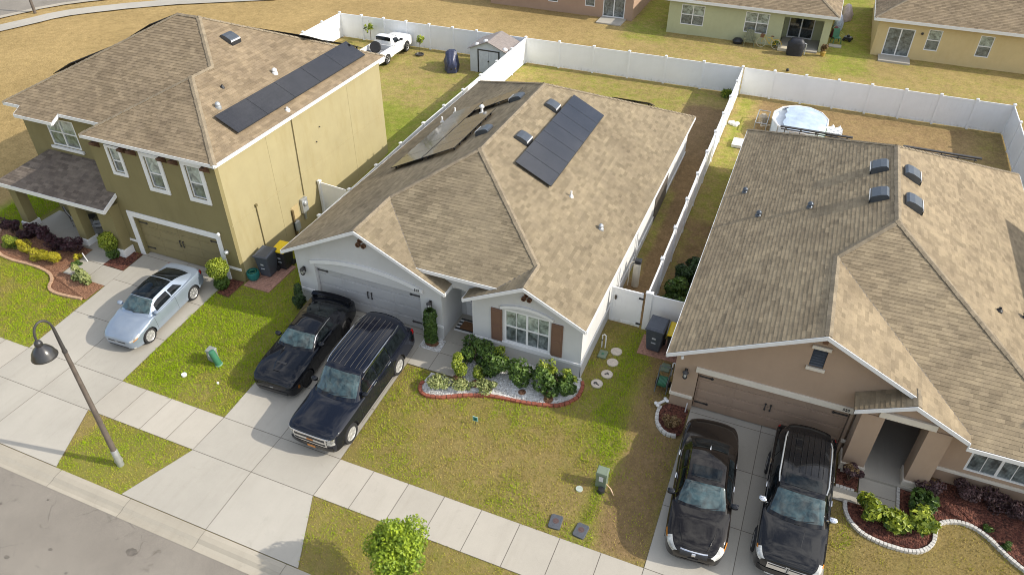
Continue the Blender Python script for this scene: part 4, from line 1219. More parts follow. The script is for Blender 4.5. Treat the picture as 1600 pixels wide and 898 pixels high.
Mv = rear_house('rose-brown house at the top edge, partly out of the picture', -26.5, -14.0, 59.4, 12, ST_M, 1.2, 3.75,
                [(-16.5, -14.68, 1.28, 3.3, 'slider'), (-18.05, -17.2, 1.93, 3.4, 1), (-21.25, -20.4, 1.93, 3.4, 1)])
MB().box(-16.55, -14.5, 57.75, 59.4, .9, 1.28).build('back_step', M['concrete'], Mv)
# ---------------------------------------------------------------- white vinyl fences
def fence(label, a, b, bays=None, first=True, last=True, h=1.76, group='white vinyl fences round the back yards'):
    """straight run of boarded bays between capped posts; every post and bay is a part"""
    a, b = Vector((*a, 0)), Vector((*b, 0)); L = (b-a).length
    n = bays or max(1, round(L/2.4)); d = (b-a)/L; ang = math.atan2(d.y, d.x)
    F = thing('fence', label, 'fence', (a.x, a.y, gz(a.y)), 0, group)
    bay = L/n; rot = Matrix.Rotation(ang, 3, 'Z'); cache = {}
    for k in range(n+1):
        if (k == 0 and not first) or (k == n and not last): continue
        p = a+d*bay*k; z = gz(p.y)
        mb = MB(); mb.obox((0, 0, (h+.06)/2-.1), (.13, .13, h+.26), rot)
        z2 = h+.09
        q = [rot @ Vector(v) for v in ((-.085, -.085, 0), (.085, -.085, 0), (.085, .085, 0), (-.085, .085, 0))]
        mb.add([v+Vector((0, 0, z2-.06)) for v in q]+[v+Vector((0, 0, z2)) for v in q]+[Vector((0, 0, z2+.05))],
               [(3, 2, 1, 0), (0, 1, 5, 4), (1, 2, 6, 5), (2, 3, 7, 6), (3, 0, 4, 7), (4, 5, 8), (5, 6, 8), (6, 7, 8), (7, 4, 8)])
        key = 'post'
        if key in cache:
            o = bpy.data.objects.new('post', cache[key]); COL.objects.link(o); o.parent = F
        else:
            o = mb.build('post', M['vinyl'], F, local=True); cache[key] = o.data
        o.location = p - Vector((a.x, a.y, 0)) + Vector((0, 0, z-gz(a.y)))
    for k in range(n):
        p = a+d*bay*(k+.5)
        z0, z1 = gz((a+d*bay*k).y), gz((a+d*bay*(k+1)).y)
        dz = (z1-z0)/2; zc = (z0+z1)/2
        key = round(dz, 3)
        if key in cache:
            o = bpy.data.objects.new('panel', cache[key]); COL.objects.link(o); o.parent = F
        else:
            mb = MB(); hb = bay/2-.055; sl = lambda x: dz*x/(bay/2)
            nb = max(4, round((2*hb)/.28)); ww = 2*hb/nb
            def slat(x0, x1, zb, zt, t):
                pts = [(x0, -t/2, zb+sl(x0)), (x1, -t/2, zb+sl(x1)), (x1, -t/2, zt+sl(x1)), (x0, -t/2, zt+sl(x0))]
                mb.prism([rot @ Vector(q) for q in pts], rot @ Vector((0, t, 0)))
            for i in range(nb): slat(-hb+ww*i+.004, -hb+ww*(i+1)-.004, .12, h-.09, .028)
            slat(-hb, hb, h-.13, h, .05); slat(-hb, hb, .03, .17, .05)
            slat(-hb, hb, .14, h-.1, .016)
            o = mb.build('panel', M['vinyl'], F, local=True); cache[key] = o.data
        o.location = p - Vector((a.x, a.y, 0)) + Vector((0, 0, zc-gz(a.y)))
    return F
fence('white rear fence behind the yard with the white pickup', (-33.42, 47.0), (-18.5, 47.35), 8)
fence('white rear fence behind the grey house, right of the garden shed', (-18.5, 47.35), (-3.76, 47.55), 6, first=False, last=True)
fence('white rear fence behind the brown house and the pool', (-3.7, 47.6), (11.5, 47.6), 8, first=False)
fence('white side fence at the far left corner, partly hidden by the olive house roof', (-33.42, 33.0), (-33.42, 47.0), 6, last=False)
fence('white dividing fence between the olive house yard and the grey house', (-18.88, 22.9), (-18.5, 47.35), 10, last=False)
fence('white dividing fence along the dirt strip right of the grey house', (-3.68, 23.05), (-3.74, 47.5), 10, last=False)
fence('white side fence at the right edge by the pool yard', (11.6, 23.0), (11.5, 47.6), 10, last=False)
fence('short white fence piece with a latch beside the olive house wall', (-20.62, 25.45), (-18.95, 25.3), 1, last=False)
fence('short white fence piece behind the two bins by the brown house', (-3.55, 23.05), (-1.85, 23.05), 1, first=True, last=False)
def gate():
    Gt = thing('gate', 'white gate between the grey house and the bins', 'gate', (-5.12, 23.02, gz(23)))
    mb = MB(); x0, x1, h = -5.13, -3.84, 1.74; z = gz(23)
    n = 6; ww = (x1-x0)/n
    for i in range(n): mb.box(x0+ww*i+.004, x0+ww*(i+1)-.004, 23.0, 23.03, z+.14, z+h-.08)
    mb.box(x0, x1, 23.007, 23.023, z+.13, z+h-.1)
    mb.box(x0, x1, 22.985, 23.045, z+h-.12, z+h); mb.box(x0, x1, 22.985, 23.045, z+.04, z+.17)
    mb.box(x0, x0+.09, 22.98, 23.05, z+.04, z+h-.002); mb.box(x1-.09, x1, 22.98, 23.05, z+.04, z+h-.002)
    mb.build('gate_panel', M['vinyl'], Gt)
    for zz in (.22, 1.5):
        hb = MB(); hb.box(x1-.16, x1+.04, 22.95, 22.98, z+zz-.035, z+zz+.035); hb.build('hinge', M['black_plastic'], Gt)
    l = MB(); l.box(x0+.16, x0+.24, 22.94, 22.98, z+1.2, z+1.38); l.tube([(x0+.2, 22.93, z+1.2), (x0+.2, 22.92, z+1.35)], .018, 6); l.build('latch', M['bronze'], Gt)
gate()
# ---------------------------------------------------------------- vehicles
def pchip(ts, vs, t):
    """smooth monotone curve through the given stations"""
    ts = np.asarray(ts, float); vs = np.asarray(vs, float)
    if t <= ts[0]: return float(vs[0])
    if t >= ts[-1]: return float(vs[-1])
    h = np.diff(ts); d = np.diff(vs)/h; m = np.zeros(len(ts))
    for i in range(1, len(ts)-1):
        if d[i-1]*d[i] > 0:
            w1, w2 = 2*h[i]+h[i-1], h[i]+2*h[i-1]; m[i] = (w1+w2)/(w1/d[i-1]+w2/d[i])
    m[0], m[-1] = d[0], d[-1]
    i = int(np.searchsorted(ts, t)-1); s = (t-ts[i])/h[i]
    return float((1+2*s)*(1-s)**2*vs[i] + s*(1-s)**2*h[i]*m[i] + s*s*(3-2*s)*vs[i+1] + s*s*(s-1)*h[i]*m[i+1])
def interp_rows(rows, t):
    ts = [r[0] for r in rows]
    return [pchip(ts, [r[i] for r in rows], t) for i in range(1, len(rows[0]))]
smooth_rows = interp_rows

class Car:
    """lofted body (lower) and cabin (upper); nose towards -y, wheels on z = 0"""
    def __init__(s, L, lower, upper, name, label, cat, loc, rz, paint_m, wheel, group=None):
        s.L, s.lower, s.upper = L, lower, upper
        s.root = thing(name, label, cat, (loc[0], loc[1], gz(loc[1])+.022), rz, group)
        s.m = paint_m; s.wheel = wheel; s.bowk = .15
    def y(s, t): return -s.L/2 + s.L*t
    def low(s, t):
        w, zb, zs, zt = interp_rows(s.lower, t)
        h = zs-zb; c = zt-zs
        half = [(0, zb), (w*.80, zb), (w*.93, zb+.035), (w*.985, zb+.13*h), (w*1.0, zb+.36*h), (w*.995, zb+.62*h), (w*1.0, zb+.80*h), (w*.985, zs-.035), (w*.955, zs+.005),
                (w*.90, zs+c*.30), (w*.74, zs+c*.62), (w*.48, zs+c*.88), (w*.2, zs+c*.985), (0, zt)]
        return half
    def up(s, t):
        wb, wr, zt = interp_rows(s.upper, t); zb = s.belt(t); h = max(.02, zt-zb)
        half = [(wb, zb), (wb+(wr-wb)*.42, zb+h*.42), (wr, zt-min(.13, h*.22)), (wr*.93, zt-min(.055, h*.09)), (wr*.6, zt-min(.012, h*.02)), (0, zt)]
        pts = [(-x, z) for x, z in half] + [(x, z) for x, z in half[-2::-1]]
        return pts                                   # 11 points, left to right
    def bow(s, t, x):
        """glass is curved in plan: the middle runs ahead at the front and behind at the back"""
        a, b = s.upper[0][0], s.upper[-1][0]
        return s.bowk*(1-2*(t-a)/(b-a))*(x/.8)**2
    def belt(s, t):
        w, zb, zs, zt = smooth_rows(s.lower, t); return zs-.01
    def S(s, t, v):
        p = s.up(t); i = int(min(9, max(0, math.floor(v)))); f = v-i
        x = p[i][0]+(p[i+1][0]-p[i][0])*f
        return Vector((x, s.y(t)+s.bow(t, x), p[i][1]+(p[i+1][1]-p[i][1])*f))
    def N(s, t, v):
        a = s.S(min(.999, t+.006), v)-s.S(max(.001, t-.006), v)
        b = s.S(t, min(9.99, v+.12))-s.S(t, max(.01, v-.12))
        n = b.cross(a).normalized()
        c = Vector((0, s.y(t), s.belt(t)+.1))
        return n if n.dot(s.S(t, v)-c) > 0 else -n
    def lowS(s, t, u):
        p = s.low(t); i = int(min(len(p)-2, max(0, math.floor(u)))); f = u-i
        return Vector((p[i][0]+(p[i+1][0]-p[i][0])*f, s.y(t), p[i][1]+(p[i+1][1]-p[i][1])*f))
    def body(s, arches):
        mb = MB()
        T = sorted(set([0, .003, .006, .01, .016, .024, .034, .046, .06] + [round(.075+.9*k/50, 4) for k in range(51)] + [.985, .992, .997, 1]))
        n = len(s.low(.5)); rings = []
        for t in T:
            h = s.low(t)
            rings.append([(x, s.y(t), z) for x, z in h] + [(-x, s.y(t), z) for x, z in h[-2:0:-1]])
        k = len(rings[0]); vs = [p for r in rings for p in r]; fs = []
        for i in range(len(rings)-1):
            for j in range(k):
                fs.append((i*k+j, i*k+(j+1) % k, (i+1)*k+(j+1) % k, (i+1)*k+j))
        fs += [tuple(range(k-1, -1, -1)), tuple(range((len(rings)-1)*k, len(rings)*k))]
        mb.add(vs, fs)
        o = mb.build('body', [s.m, M['black_plastic']], s.root, local=True)
        o.data.materials.clear(); o.data.materials.append(s.m); o.data.materials.append(M['black_plastic'])
        # wheel arches
        cut = MB()
        for t, r, w in arches:
            for sd in (-1, 1):
                cut.lathe([(r, w-.30), (r, w+.25)] if sd > 0 else [(r, -w-.25), (r, -w+.30)], (0, s.y(t), s.wheel[0]), 'x', 28)
        co_ = cut.build('cut', s.m, s.root, local=True)
        bo = o.modifiers.new('b', 'BOOLEAN'); bo.operation = 'DIFFERENCE'; bo.solver = 'EXACT'; bo.object = co_
        bpy.context.view_layer.update()
        me = bpy.data.meshes.new_from_object(o.evaluated_get(bpy.context.evaluated_depsgraph_get()))
        o.modifiers.clear(); old = o.data; o.data = me; bpy.data.meshes.remove(old); bpy.data.objects.remove(co_)
        me.materials.clear(); me.materials.append(s.m); me.materials.append(M['black_plastic'])
        idx = []
        for f in me.polygons:
            c = f.center; inn = 0
            for t, r, w in arches:
                dd = math.hypot(c.y-s.y(t), c.z-s.wheel[0])
                if dd < r-.004 or (abs(dd-r) < .03 and abs(f.normal.x) < .25 and abs(c.x) < w+.02 and ((c.y-s.y(t))*f.normal.y+(c.z-s.wheel[0])*f.normal.z) < 0): inn = 1
            if f.normal.z < -.8 and c.z < .4: inn = 1
            idx.append(inn)
        me.polygons.foreach_set('material_index', idx)
        me.polygons.foreach_set('use_smooth', [True]*len(me.polygons)); me.set_sharp_from_angle(angle=R(28))
        s.b = o
        # cabin shell
        T = sorted(set([r[0] for r in s.upper] + list(np.linspace(s.upper[0][0], s.upper[-1][0], 40).round(4))))
        cb = MB(); vs, fs = [], []
        for t in T: vs += [(x, s.y(t)+s.bow(t, x), z-.003) for x, z in s.up(t)]
        for i in range(len(T)-1):
            for j in range(10): fs.append((i*11+j, i*11+j+1, (i+1)*11+j+1, (i+1)*11+j))
        fs += [tuple(range(11)), tuple(range((len(T)-1)*11, len(T)*11))]
        cb.add(vs, fs); cb.build('roof', s.m, s.root, local=True, smooth=38)
    def patch(s, name, t0, t1, v0, v1, m, off=.006, nt=12, nv=8, parent=None, tv=None, smooth=45):
        """panel following the cabin; tv lets the front and rear edges lean with v"""
        vs, fs = [], []
        for i in range(nt+1):
            for j in range(nv+1):
                v = v0+(v1-v0)*j/nv
                a, b = (t0, t1) if tv is None else tv(j/nv)
                t = a+(b-a)*i/nt
                vs.append(s.S(t, v)+s.N(t, v)*off)
        for i in range(nt):
            for j in range(nv):
                q = i*(nv+1)+j; fs.append((q, q+1, q+nv+2, q+nv+1))
        return MB().add(vs, fs).build(name, m, parent or s.root, local=True, smooth=smooth, recalc=True)
    def side(s, name, t0, t1, v0, v1, m, off=.006, lean=(0, 0)):
        """same window on both sides, as two parts"""
        for sd in (0, 1):
            f = lambda u, sd=sd: (t0+lean[0]*u, t1+lean[1]*u)
            if sd == 0: s.patch(name, t0, t1, v0, v1, m, off, 10, 4, tv=f)
            else: s.patch(name, t0, t1, 10-v0, 10-v1, m, off, 10, 4, tv=f)
    def lowpatch(s, name, t0, t1, u0, u1, m, off=.006, both=True, nt=8, nu=5, parent=None):
        for sd in ((1, -1) if both else (1,)):
            vs, fs = [], []
            for i in range(nt+1):
                for j in range(nu+1):
                    t, u = t0+(t1-t0)*i/nt, u0+(u1-u0)*j/nu
                    p = s.lowS(t, u)
                    a = s.lowS(min(1, t+.004), u)-s.lowS(max(0, t-.004), u); b = s.lowS(t, min(12.9, u+.15))-s.lowS(t, max(.1, u-.15))
                    n = b.cross(a).normalized()
                    if n.dot(p-Vector((0, p.y*.9, .6))) < 0: n = -n
                    p = p+n*off; vs.append((p.x*sd, p.y, p.z))
            for i in range(nt):
                for j in range(nu):
                    q = i*(nu+1)+j; fs.append((q, q+1, q+nu+2, q+nu+1))
            MB().add(vs, fs).build(name, m, parent or s.root, local=True, smooth=45)
    def surf_y(s, x, z):
        """distance back from the nose tip at which the body first reaches (x, z)"""
        for t in np.linspace(0, .16, 81):
            h = s.low(t); w = 0; top = h[-1][1]
            zs_ = [p[1] for p in h[1:]]; xs_ = [p[0] for p in h[1:]]
            if z < h[0][1] or z > top: continue
            for i in range(len(zs_)-1):
                if zs_[i] <= z <= zs_[i+1] and zs_[i+1] > zs_[i]:
                    w = max(w, xs_[i]+(xs_[i+1]-xs_[i])*(z-zs_[i])/(zs_[i+1]-zs_[i]))
            if w >= abs(x): return s.y(t)
        return s.y(.16)
    def nose(s, name, x0, x1, z0, z1, m, bow=0, off=.012, n=16, parent=None, nz=4):
        """a piece across the nose, following the body behind it"""
        mb = MB(); vs, fs = [], []; nz_ = nz+1
        ys = np.array([[s.surf_y(x0+(x1-x0)*i/n, z0+(z1-z0)*j/nz) for j in range(nz_)] for i in range(n+1)])
        for _ in range(2):
            k = ys.copy(); k[1:-1] = (ys[:-2]+2*ys[1:-1]+ys[2:])/4; ys = k
        for i in range(n+1):
            for j in range(nz_): vs.append((x0+(x1-x0)*i/n, ys[i, j]-off*.6, z0+(z1-z0)*j/nz))
        f = len(vs); vs += [(p[0], p[1]+off*.6+.03, p[2]) for p in vs]
        g = lambda i, j: i*nz_+j
        for i in range(n):
            for j in range(nz): fs.append((g(i, j), g(i+1, j), g(i+1, j+1), g(i, j+1)))
            fs.append((g(i, 0), f+g(i, 0), f+g(i+1, 0), g(i+1, 0))); fs.append((g(i, nz), g(i+1, nz), f+g(i+1, nz), f+g(i, nz)))
        for j in range(nz):
            for i in (0, n): fs.append((g(i, j), g(i, j+1), f+g(i, j+1), f+g(i, j)))
        return mb.add(vs, fs).build(name, m, parent or s.root, local=True, smooth=50)
    def wheels(s, ts, track, spokes=5, m='alloy', width=.23):
        r = s.wheel[0]; rr = s.wheel[1]
        first = None
        for t in ts:
            for sd in (1, -1):
                if first is None:
                    mb = MB()
                    mb.lathe([(rr*1.0, -.02), (rr*1.02, -width*.5), (r*.93, -width*.5), (r, -width*.36), (r, width*.36), (r*.93, width*.5), (rr*1.02, width*.5), (rr, width*.42)], (0, 0, 0), 'x', 30)
                    wh = mb.build('wheel', M['tyre'], s.root, local=True, smooth=40)
                    rm = MB()
                    rm.lathe([(rr, width*.42), (rr*.96, width*.47), (rr*.9, width*.42), (rr*.88, width*.1)], (0, 0, 0), 'x', 30)
                    for k in range(spokes):
                        a = 2*math.pi*k/spokes; rot = Matrix.Rotation(a, 3, 'X')
                        hw = .20*rr*5/(spokes+2)
                        pts = [Vector((width*.40, -hw*.55, rr*.12)), Vector((width*.40, hw*.55, rr*.12)), Vector((width*.44, hw, rr*.93)), Vector((width*.44, -hw, rr*.93))]
                        rm.prism([rot @ p for p in pts], (-.035, 0, 0))
                    rm.lathe([(rr*.22, width*.30), (rr*.22, width*.42), (rr*.12, width*.45), (0, width*.45)], (0, 0, 0), 'x', 16)
                    r1 = rm.build('rim', M[m], wh, local=True, smooth=30)
                    bk = MB(); bk.lathe([(rr*.9, width*.12), (0, width*.12)], (0, 0, 0), 'x', 24); b1 = bk.build('brake_disc', M['dark_metal'], wh, local=True)
                    first = (wh, r1, b1); w = wh
                else:
                    w = first[0].copy(); COL.objects.link(w); w.parent = s.root
                    for q in first[1:]:
                        c = q.copy(); COL.objects.link(c); c.parent = w
                w.location = (sd*(track-width/2), s.y(t), r)
                w.rotation_euler = (0, 0, 0 if sd > 0 else math.pi)
    def mirror(s, t, m, up=.12, col=None):
        for sd in (1, -1):
            p = s.S(t, 9.6 if sd > 0 else .4)
            mb = MB(); c = Vector((p.x+sd*.13, p.y, p.z+up))
            vs = []
            for yy, k in ((-.1, .45), (-.07, .85), (-.01, 1), (.05, .95)):
                vs += [(c.x+sx*.115*k, c.y+yy, c.z+sz*.075*k) for sx, sz in ((-1, -.7), (-1, .7), (-.6, 1), (.6, 1), (1, .6), (1, -.6), (.6, -1), (-.6, -1))]
            fs = [(i*8+j, i*8+(j+1) % 8, (i+1)*8+(j+1) % 8, (i+1)*8+j) for i in range(3) for j in range(8)] + [tuple(range(8)), tuple(range(24, 32))]
            mb.add(vs, fs); mb.tube([(p.x-sd*.03, p.y, p.z+.03), (c.x, c.y, c.z-.03)], .025, 6)
            mb.build('mirror', m, s.root, local=True, smooth=50)
    def handles(s, ts, m, u=7.15):
        for t in ts:
            for sd in (1, -1):
                p = s.lowS(t, u); mb = MB(); mb.box(sd*p.x-.018, sd*p.x+.018, p.y-.1, p.y+.1, p.z-.018, p.z+.018)
                mb.build('door_handle', m, s.root, local=True, bevel=.008)
    def wipers(s, t, span, m):
        for x0, x1, dt in ((-span*.75, -.02, .0), (.0, span*.8, .0)):
            mb = MB(); pts = []
            for k in range(6):
                x = x0+(x1-x0)*k/5
                tt = t + .004 + .012*(k/5)
                best = min(np.linspace(2.3, 7.7, 60), key=lambda v: abs(s.S(tt, v).x-x)); q = s.S(tt, best)+s.N(tt, best)*.018
                pts.append(q)
            mb.tube(pts, .012, 5); mb.build('wiper', M['black_plastic'], s.root, local=True)
    def rails(s, t0, t1, x_v, m):
        for v in (x_v, 10-x_v):
            pts = [s.S(t, v)+s.N(t, v)*(.05 if .03 < k/8 < .97 else .0) for k, t in enumerate(np.linspace(t0, t1, 9))]
            MB().tube(pts, .024, 6).build('roof_rail', m, s.root, local=True, smooth=40)
    def ribs(s, t0, t1, vs_, m):
        mb = MB()
        for v in vs_:
            mb.tube([s.S(t, v)+s.N(t, v)*.006 for t in np.linspace(t0, t1, 8)], .007, 5)
        mb.build('roof_rib', m, s.root, local=True)
    def shut_lines(s, ts, m):
        """thin dark gaps of doors and bonnet"""
        for t in ts:
            s.lowpatch('door_gap', t-.0012, t+.0012, 3.2, 8.2, m, .003, True, 1, 10)

P_BLACK = paint('black_paint', (.008, .009, .012), rough=.12)
P_NAVY = paint('blue_black_paint', (.008, .010, .017), rough=.11)
P_BROWN = paint('dark_brown_paint', (.012, .010, .009), 0, .12)
P_GREY = paint('dark_bronze_paint', (.011, .011, .012), 0, .12)
P_BLUE = paint('ice_blue_paint', (.29, .345, .42), .45, .28)
P_WHITE = paint('white_paint', (.78, .78, .77), 0, .25)

def black_suv():
    lower = [(0, .66, .42, .90, .96), (.005, .77, .36, .97, 1.04), (.016, .88, .30, 1.02, 1.10), (.04, .955, .26, 1.06, 1.15), (.10, 1.0, .24, 1.08, 1.19), (.22, 1.01, .24, 1.10, 1.21), (.28, 1.015, .24, 1.12, 1.18),
             (.6, 1.02, .24, 1.14, 1.17), (.93, 1.0, .26, 1.14, 1.17), (.985, .97, .32, 1.12, 1.14), (1, .90, .40, 1.05, 1.08)]
    upper = [(.265, .90, .80, 1.17), (.29, .945, .83, 1.30), (.335, .95, .80, 1.56), (.385, .95, .775, 1.79), (.405, .95, .77, 1.85), (.45, .95, .77, 1.895), (.6, .955, .77, 1.92), (.8, .95, .765, 1.91), (.91, .94, .755, 1.87), (.945, .935, .75, 1.82), (.975, .92, .76, 1.45), (.99, .91, .80, 1.16)]
    c = Car(5.75, lower, upper, 'parked_suv', 'long black SUV with chrome grille parked nose to street beside the black coupe', 'SUV', (-12.64, 15.70, .20), 0, P_NAVY, (.395, .27))
    # the driveway rises towards the garage
    c.root.rotation_euler = (math.atan(.0787), 0, 0)
    c.body([(.165, .46, 1.0), (.755, .46, 1.0)])
    c.wheels([.165, .755], 1.0, 6, 'alloy', .27)
    c.patch('windscreen', .285, .40, 2.45, 7.55, M['windscreen'], .008, tv=None)
    c.patch('rear_window', .947, .985, 2.8, 7.2, M['carglass'], .008)
    c.side('side_window', .335, .505, .25, 1.75, M['carglass'], .008, (.022, 0))
    c.side('side_window', .52, .685, .25, 1.75, M['carglass'], .008)
    c.side('quarter_window', .70, .93, .25, 1.75, M['carglass'], .008, (0, -.02))
    c.side('window_trim', .30, .69, .03, .18, M['chrome'], .010)
    c.side('window_trim', .395, .69, 1.80, 1.93, M['chrome'], .010)
    c.side('window_trim', .686, .693, .2, 1.8, M['chrome'], .010)
    c.nose('grille', -.66, .66, .62, 1.02, M['chrome'], .09, .03)
    c.nose('grille_mesh', -.60, .60, .86, .955, M['black_plastic'], .09, .036)
    c.nose('grille_mesh', -.60, .60, .67, .755, M['black_plastic'], .09, .036)
    c.nose('badge', -.12, .12, .775, .84, M['amber'], .02, .045)
    c.nose('bumper', -.84, .84, .40, .60, P_BLACK, .13, .05)
    c.nose('licence_plate', -.16, .16, .42, .52, M['amber'], .02, .06)
    for sd in (1, -1):
        c.nose('headlight', sd*.68, sd*.915, .74, 1.0, M['headlamp'], .12, .015)
        c.nose('headlight_trim', sd*.66, sd*.925, .985, 1.015, M['chrome'], .12, .022)
    c.lowpatch('tail_light', .965, .995, 6.0, 8.6, M['red'], .008)
    c.mirror(.325, P_BLACK, .14); c.handles([.475, .655], M['chrome'])
    c.wipers(.278, .65, M['black_plastic']); c.rails(.43, .90, 2.35, M['chrome'])
    c.ribs(.44, .885, [3.6, 4.05, 4.5, 5.0, 5.5, 5.95, 6.4], M['dark_metal'])
    c.shut_lines([.30, .51, .69], M['black_plastic'])
    for sd in (1, -1):      # bonnet creases
        mb = MB(); mb.tube([(sd*.62, c.y(.03), 1.105), (sd*.66, c.y(.12), 1.148), (sd*.70, c.y(.25), 1.168)], [.012, .02, .015], 6)
        mb.build('bonnet_crease', P_NAVY, c.root, local=True, smooth=60)
    c.lowpatch('running_board', .27, .68, 2.1, 2.9, M['black_plastic'], .05)
    return c
black_suv()

def black_coupe():
    lower = [(0, .62, .30, .58, .63), (.006, .73, .24, .65, .71), (.018, .82, .18, .70, .78), (.045, .89, .15, .77, .85), (.11, .945, .14, .84, .92), (.22, .96, .14, .88, .975), (.33, .935, .14, .90, .975),
             (.5, .925, .14, .92, .98), (.65, .945, .14, .94, .99), (.76, .965, .15, .97, 1.02), (.88, .96, .18, .97, 1.03), (.965, .92, .26, .96, 1.03), (.99, .88, .34, .93, 1.0), (1, .80, .40, .88, .94)]
    upper = [(.33, .82, .74, .965), (.36, .85, .74, 1.06), (.42, .86, .68, 1.22), (.47, .86, .63, 1.325), (.52, .86, .62, 1.35), (.6, .86, .615, 1.355), (.66, .86, .60, 1.335), (.74, .85, .60, 1.25), (.82, .83, .62, 1.12), (.88, .80, .66, 1.03)]
    c = Car(4.80, lower, upper, 'parked_coupe', 'low black sports coupe with a rear wing and bonnet scoop', 'car', (-15.58, 16.83, .34), R(2.5), P_BLACK, (.355, .255))
    c.root.rotation_euler = (math.atan(.0787), 0, R(2.5))
    c.body([(.195, .40, .93), (.79, .405, .95)])
    c.wheels([.195, .79], .945, 10, 'darkalloy', .28)
    c.patch('windscreen', .352, .465, 2.45, 7.55, M['windscreen'], .008)
    c.patch('rear_window', .675, .855, 2.85, 7.15, M['carglass'], .008)
    c.side('side_window', .415, .60, .3, 1.75, M['carglass'], .008, (.025, .0))
    c.side('quarter_window', .615, .69, .45, 1.65, M['carglass'], .008, (0, -.03))
    c.side('window_trim', .405, .70, 1.82, 1.95, M['chrome'], .008)
    c.mirror(.415, P_BLACK, .10)
    c.nose('grille', -.74, .74, .50, .60, M['black_plastic'], .16, .02)
    c.nose('lower_grille', -.62, .62, .24, .43, M['black_plastic'], .14, .03)
    c.nose('splitter', -.88, .88, .13, .165, M['black_plastic'], .24, .10)
    c.nose('badge', -.07, .07, .54, .575, M['metal'], .01, .035)
    for sd in (1, -1):
        c.nose('headlight', sd*.60, sd*.82, .58, .66, M['carglass'], .19, .028)
        c.lowpatch('amber_marker', .07, .09, 4.3, 5.2, M['amber'], .006)
    # bonnet insert with scoop
    mb = MB(); z = lambda y_: 0
    pts = []
    for t, w in ((.10, .20), (.17, .34), (.30, .46)):
        zt = smooth_rows(lower, t)[3]; pts.append((t, w, zt))
    vs, fs = [], []
    for t, w, zt in pts: vs += [(-w, c.y(t), zt+.004-.035*(w/.5)), (-w*.55, c.y(t), zt+.03), (w*.55, c.y(t), zt+.03), (w, c.y(t), zt+.004-.035*(w/.5))]
    for i in range(2):
        for j in range(3): fs.append((i*4+j, i*4+j+1, i*4+j+5, i*4+j+4))
    mb.add(vs, fs); mb.build('bonnet_scoop', P_BLACK, c.root, local=True, smooth=20)
    mb = MB(); zt = smooth_rows(lower, .17)[3]
    mb.box(-.2, .2, c.y(.165), c.y(.185), zt+.02, zt+.045); mb.build('scoop_vent', M['black_plastic'], c.root, local=True)
    # rear wing
    mb = MB(); n = 10; vs, fs = [], []
    for i in range(n+1):
        x = -.88+1.76*i/n; yb = c.y(.955)-.10*(abs(x)/.88)**2
        for dy, dz in ((-.10, 0), (.07, .05), (.09, .045), (-.10, -.015)): vs.append((x, yb+dy, 1.15+dz))
    for i in range(n):
        for j in range(4): fs.append((i*4+j, i*4+(j+1) % 4, i*4+4+(j+1) % 4, i*4+4+j))
    fs += [(0, 1, 2, 3), tuple(n*4+q for q in (3, 2, 1, 0))]
    mb.add(vs, fs)
    for sd in (1, -1): mb.box(sd*.80-.02, sd*.80+.02, c.y(.91), c.y(.96), .95, 1.15)
    mb.build('rear_wing', P_BLACK, c.root, local=True, smooth=30)
    c.wipers(.345, .55, M['black_plastic']); c.shut_lines([.365, .625], M['black_plastic']); c.handles([.585], P_BLACK)
    return c
black_coupe()

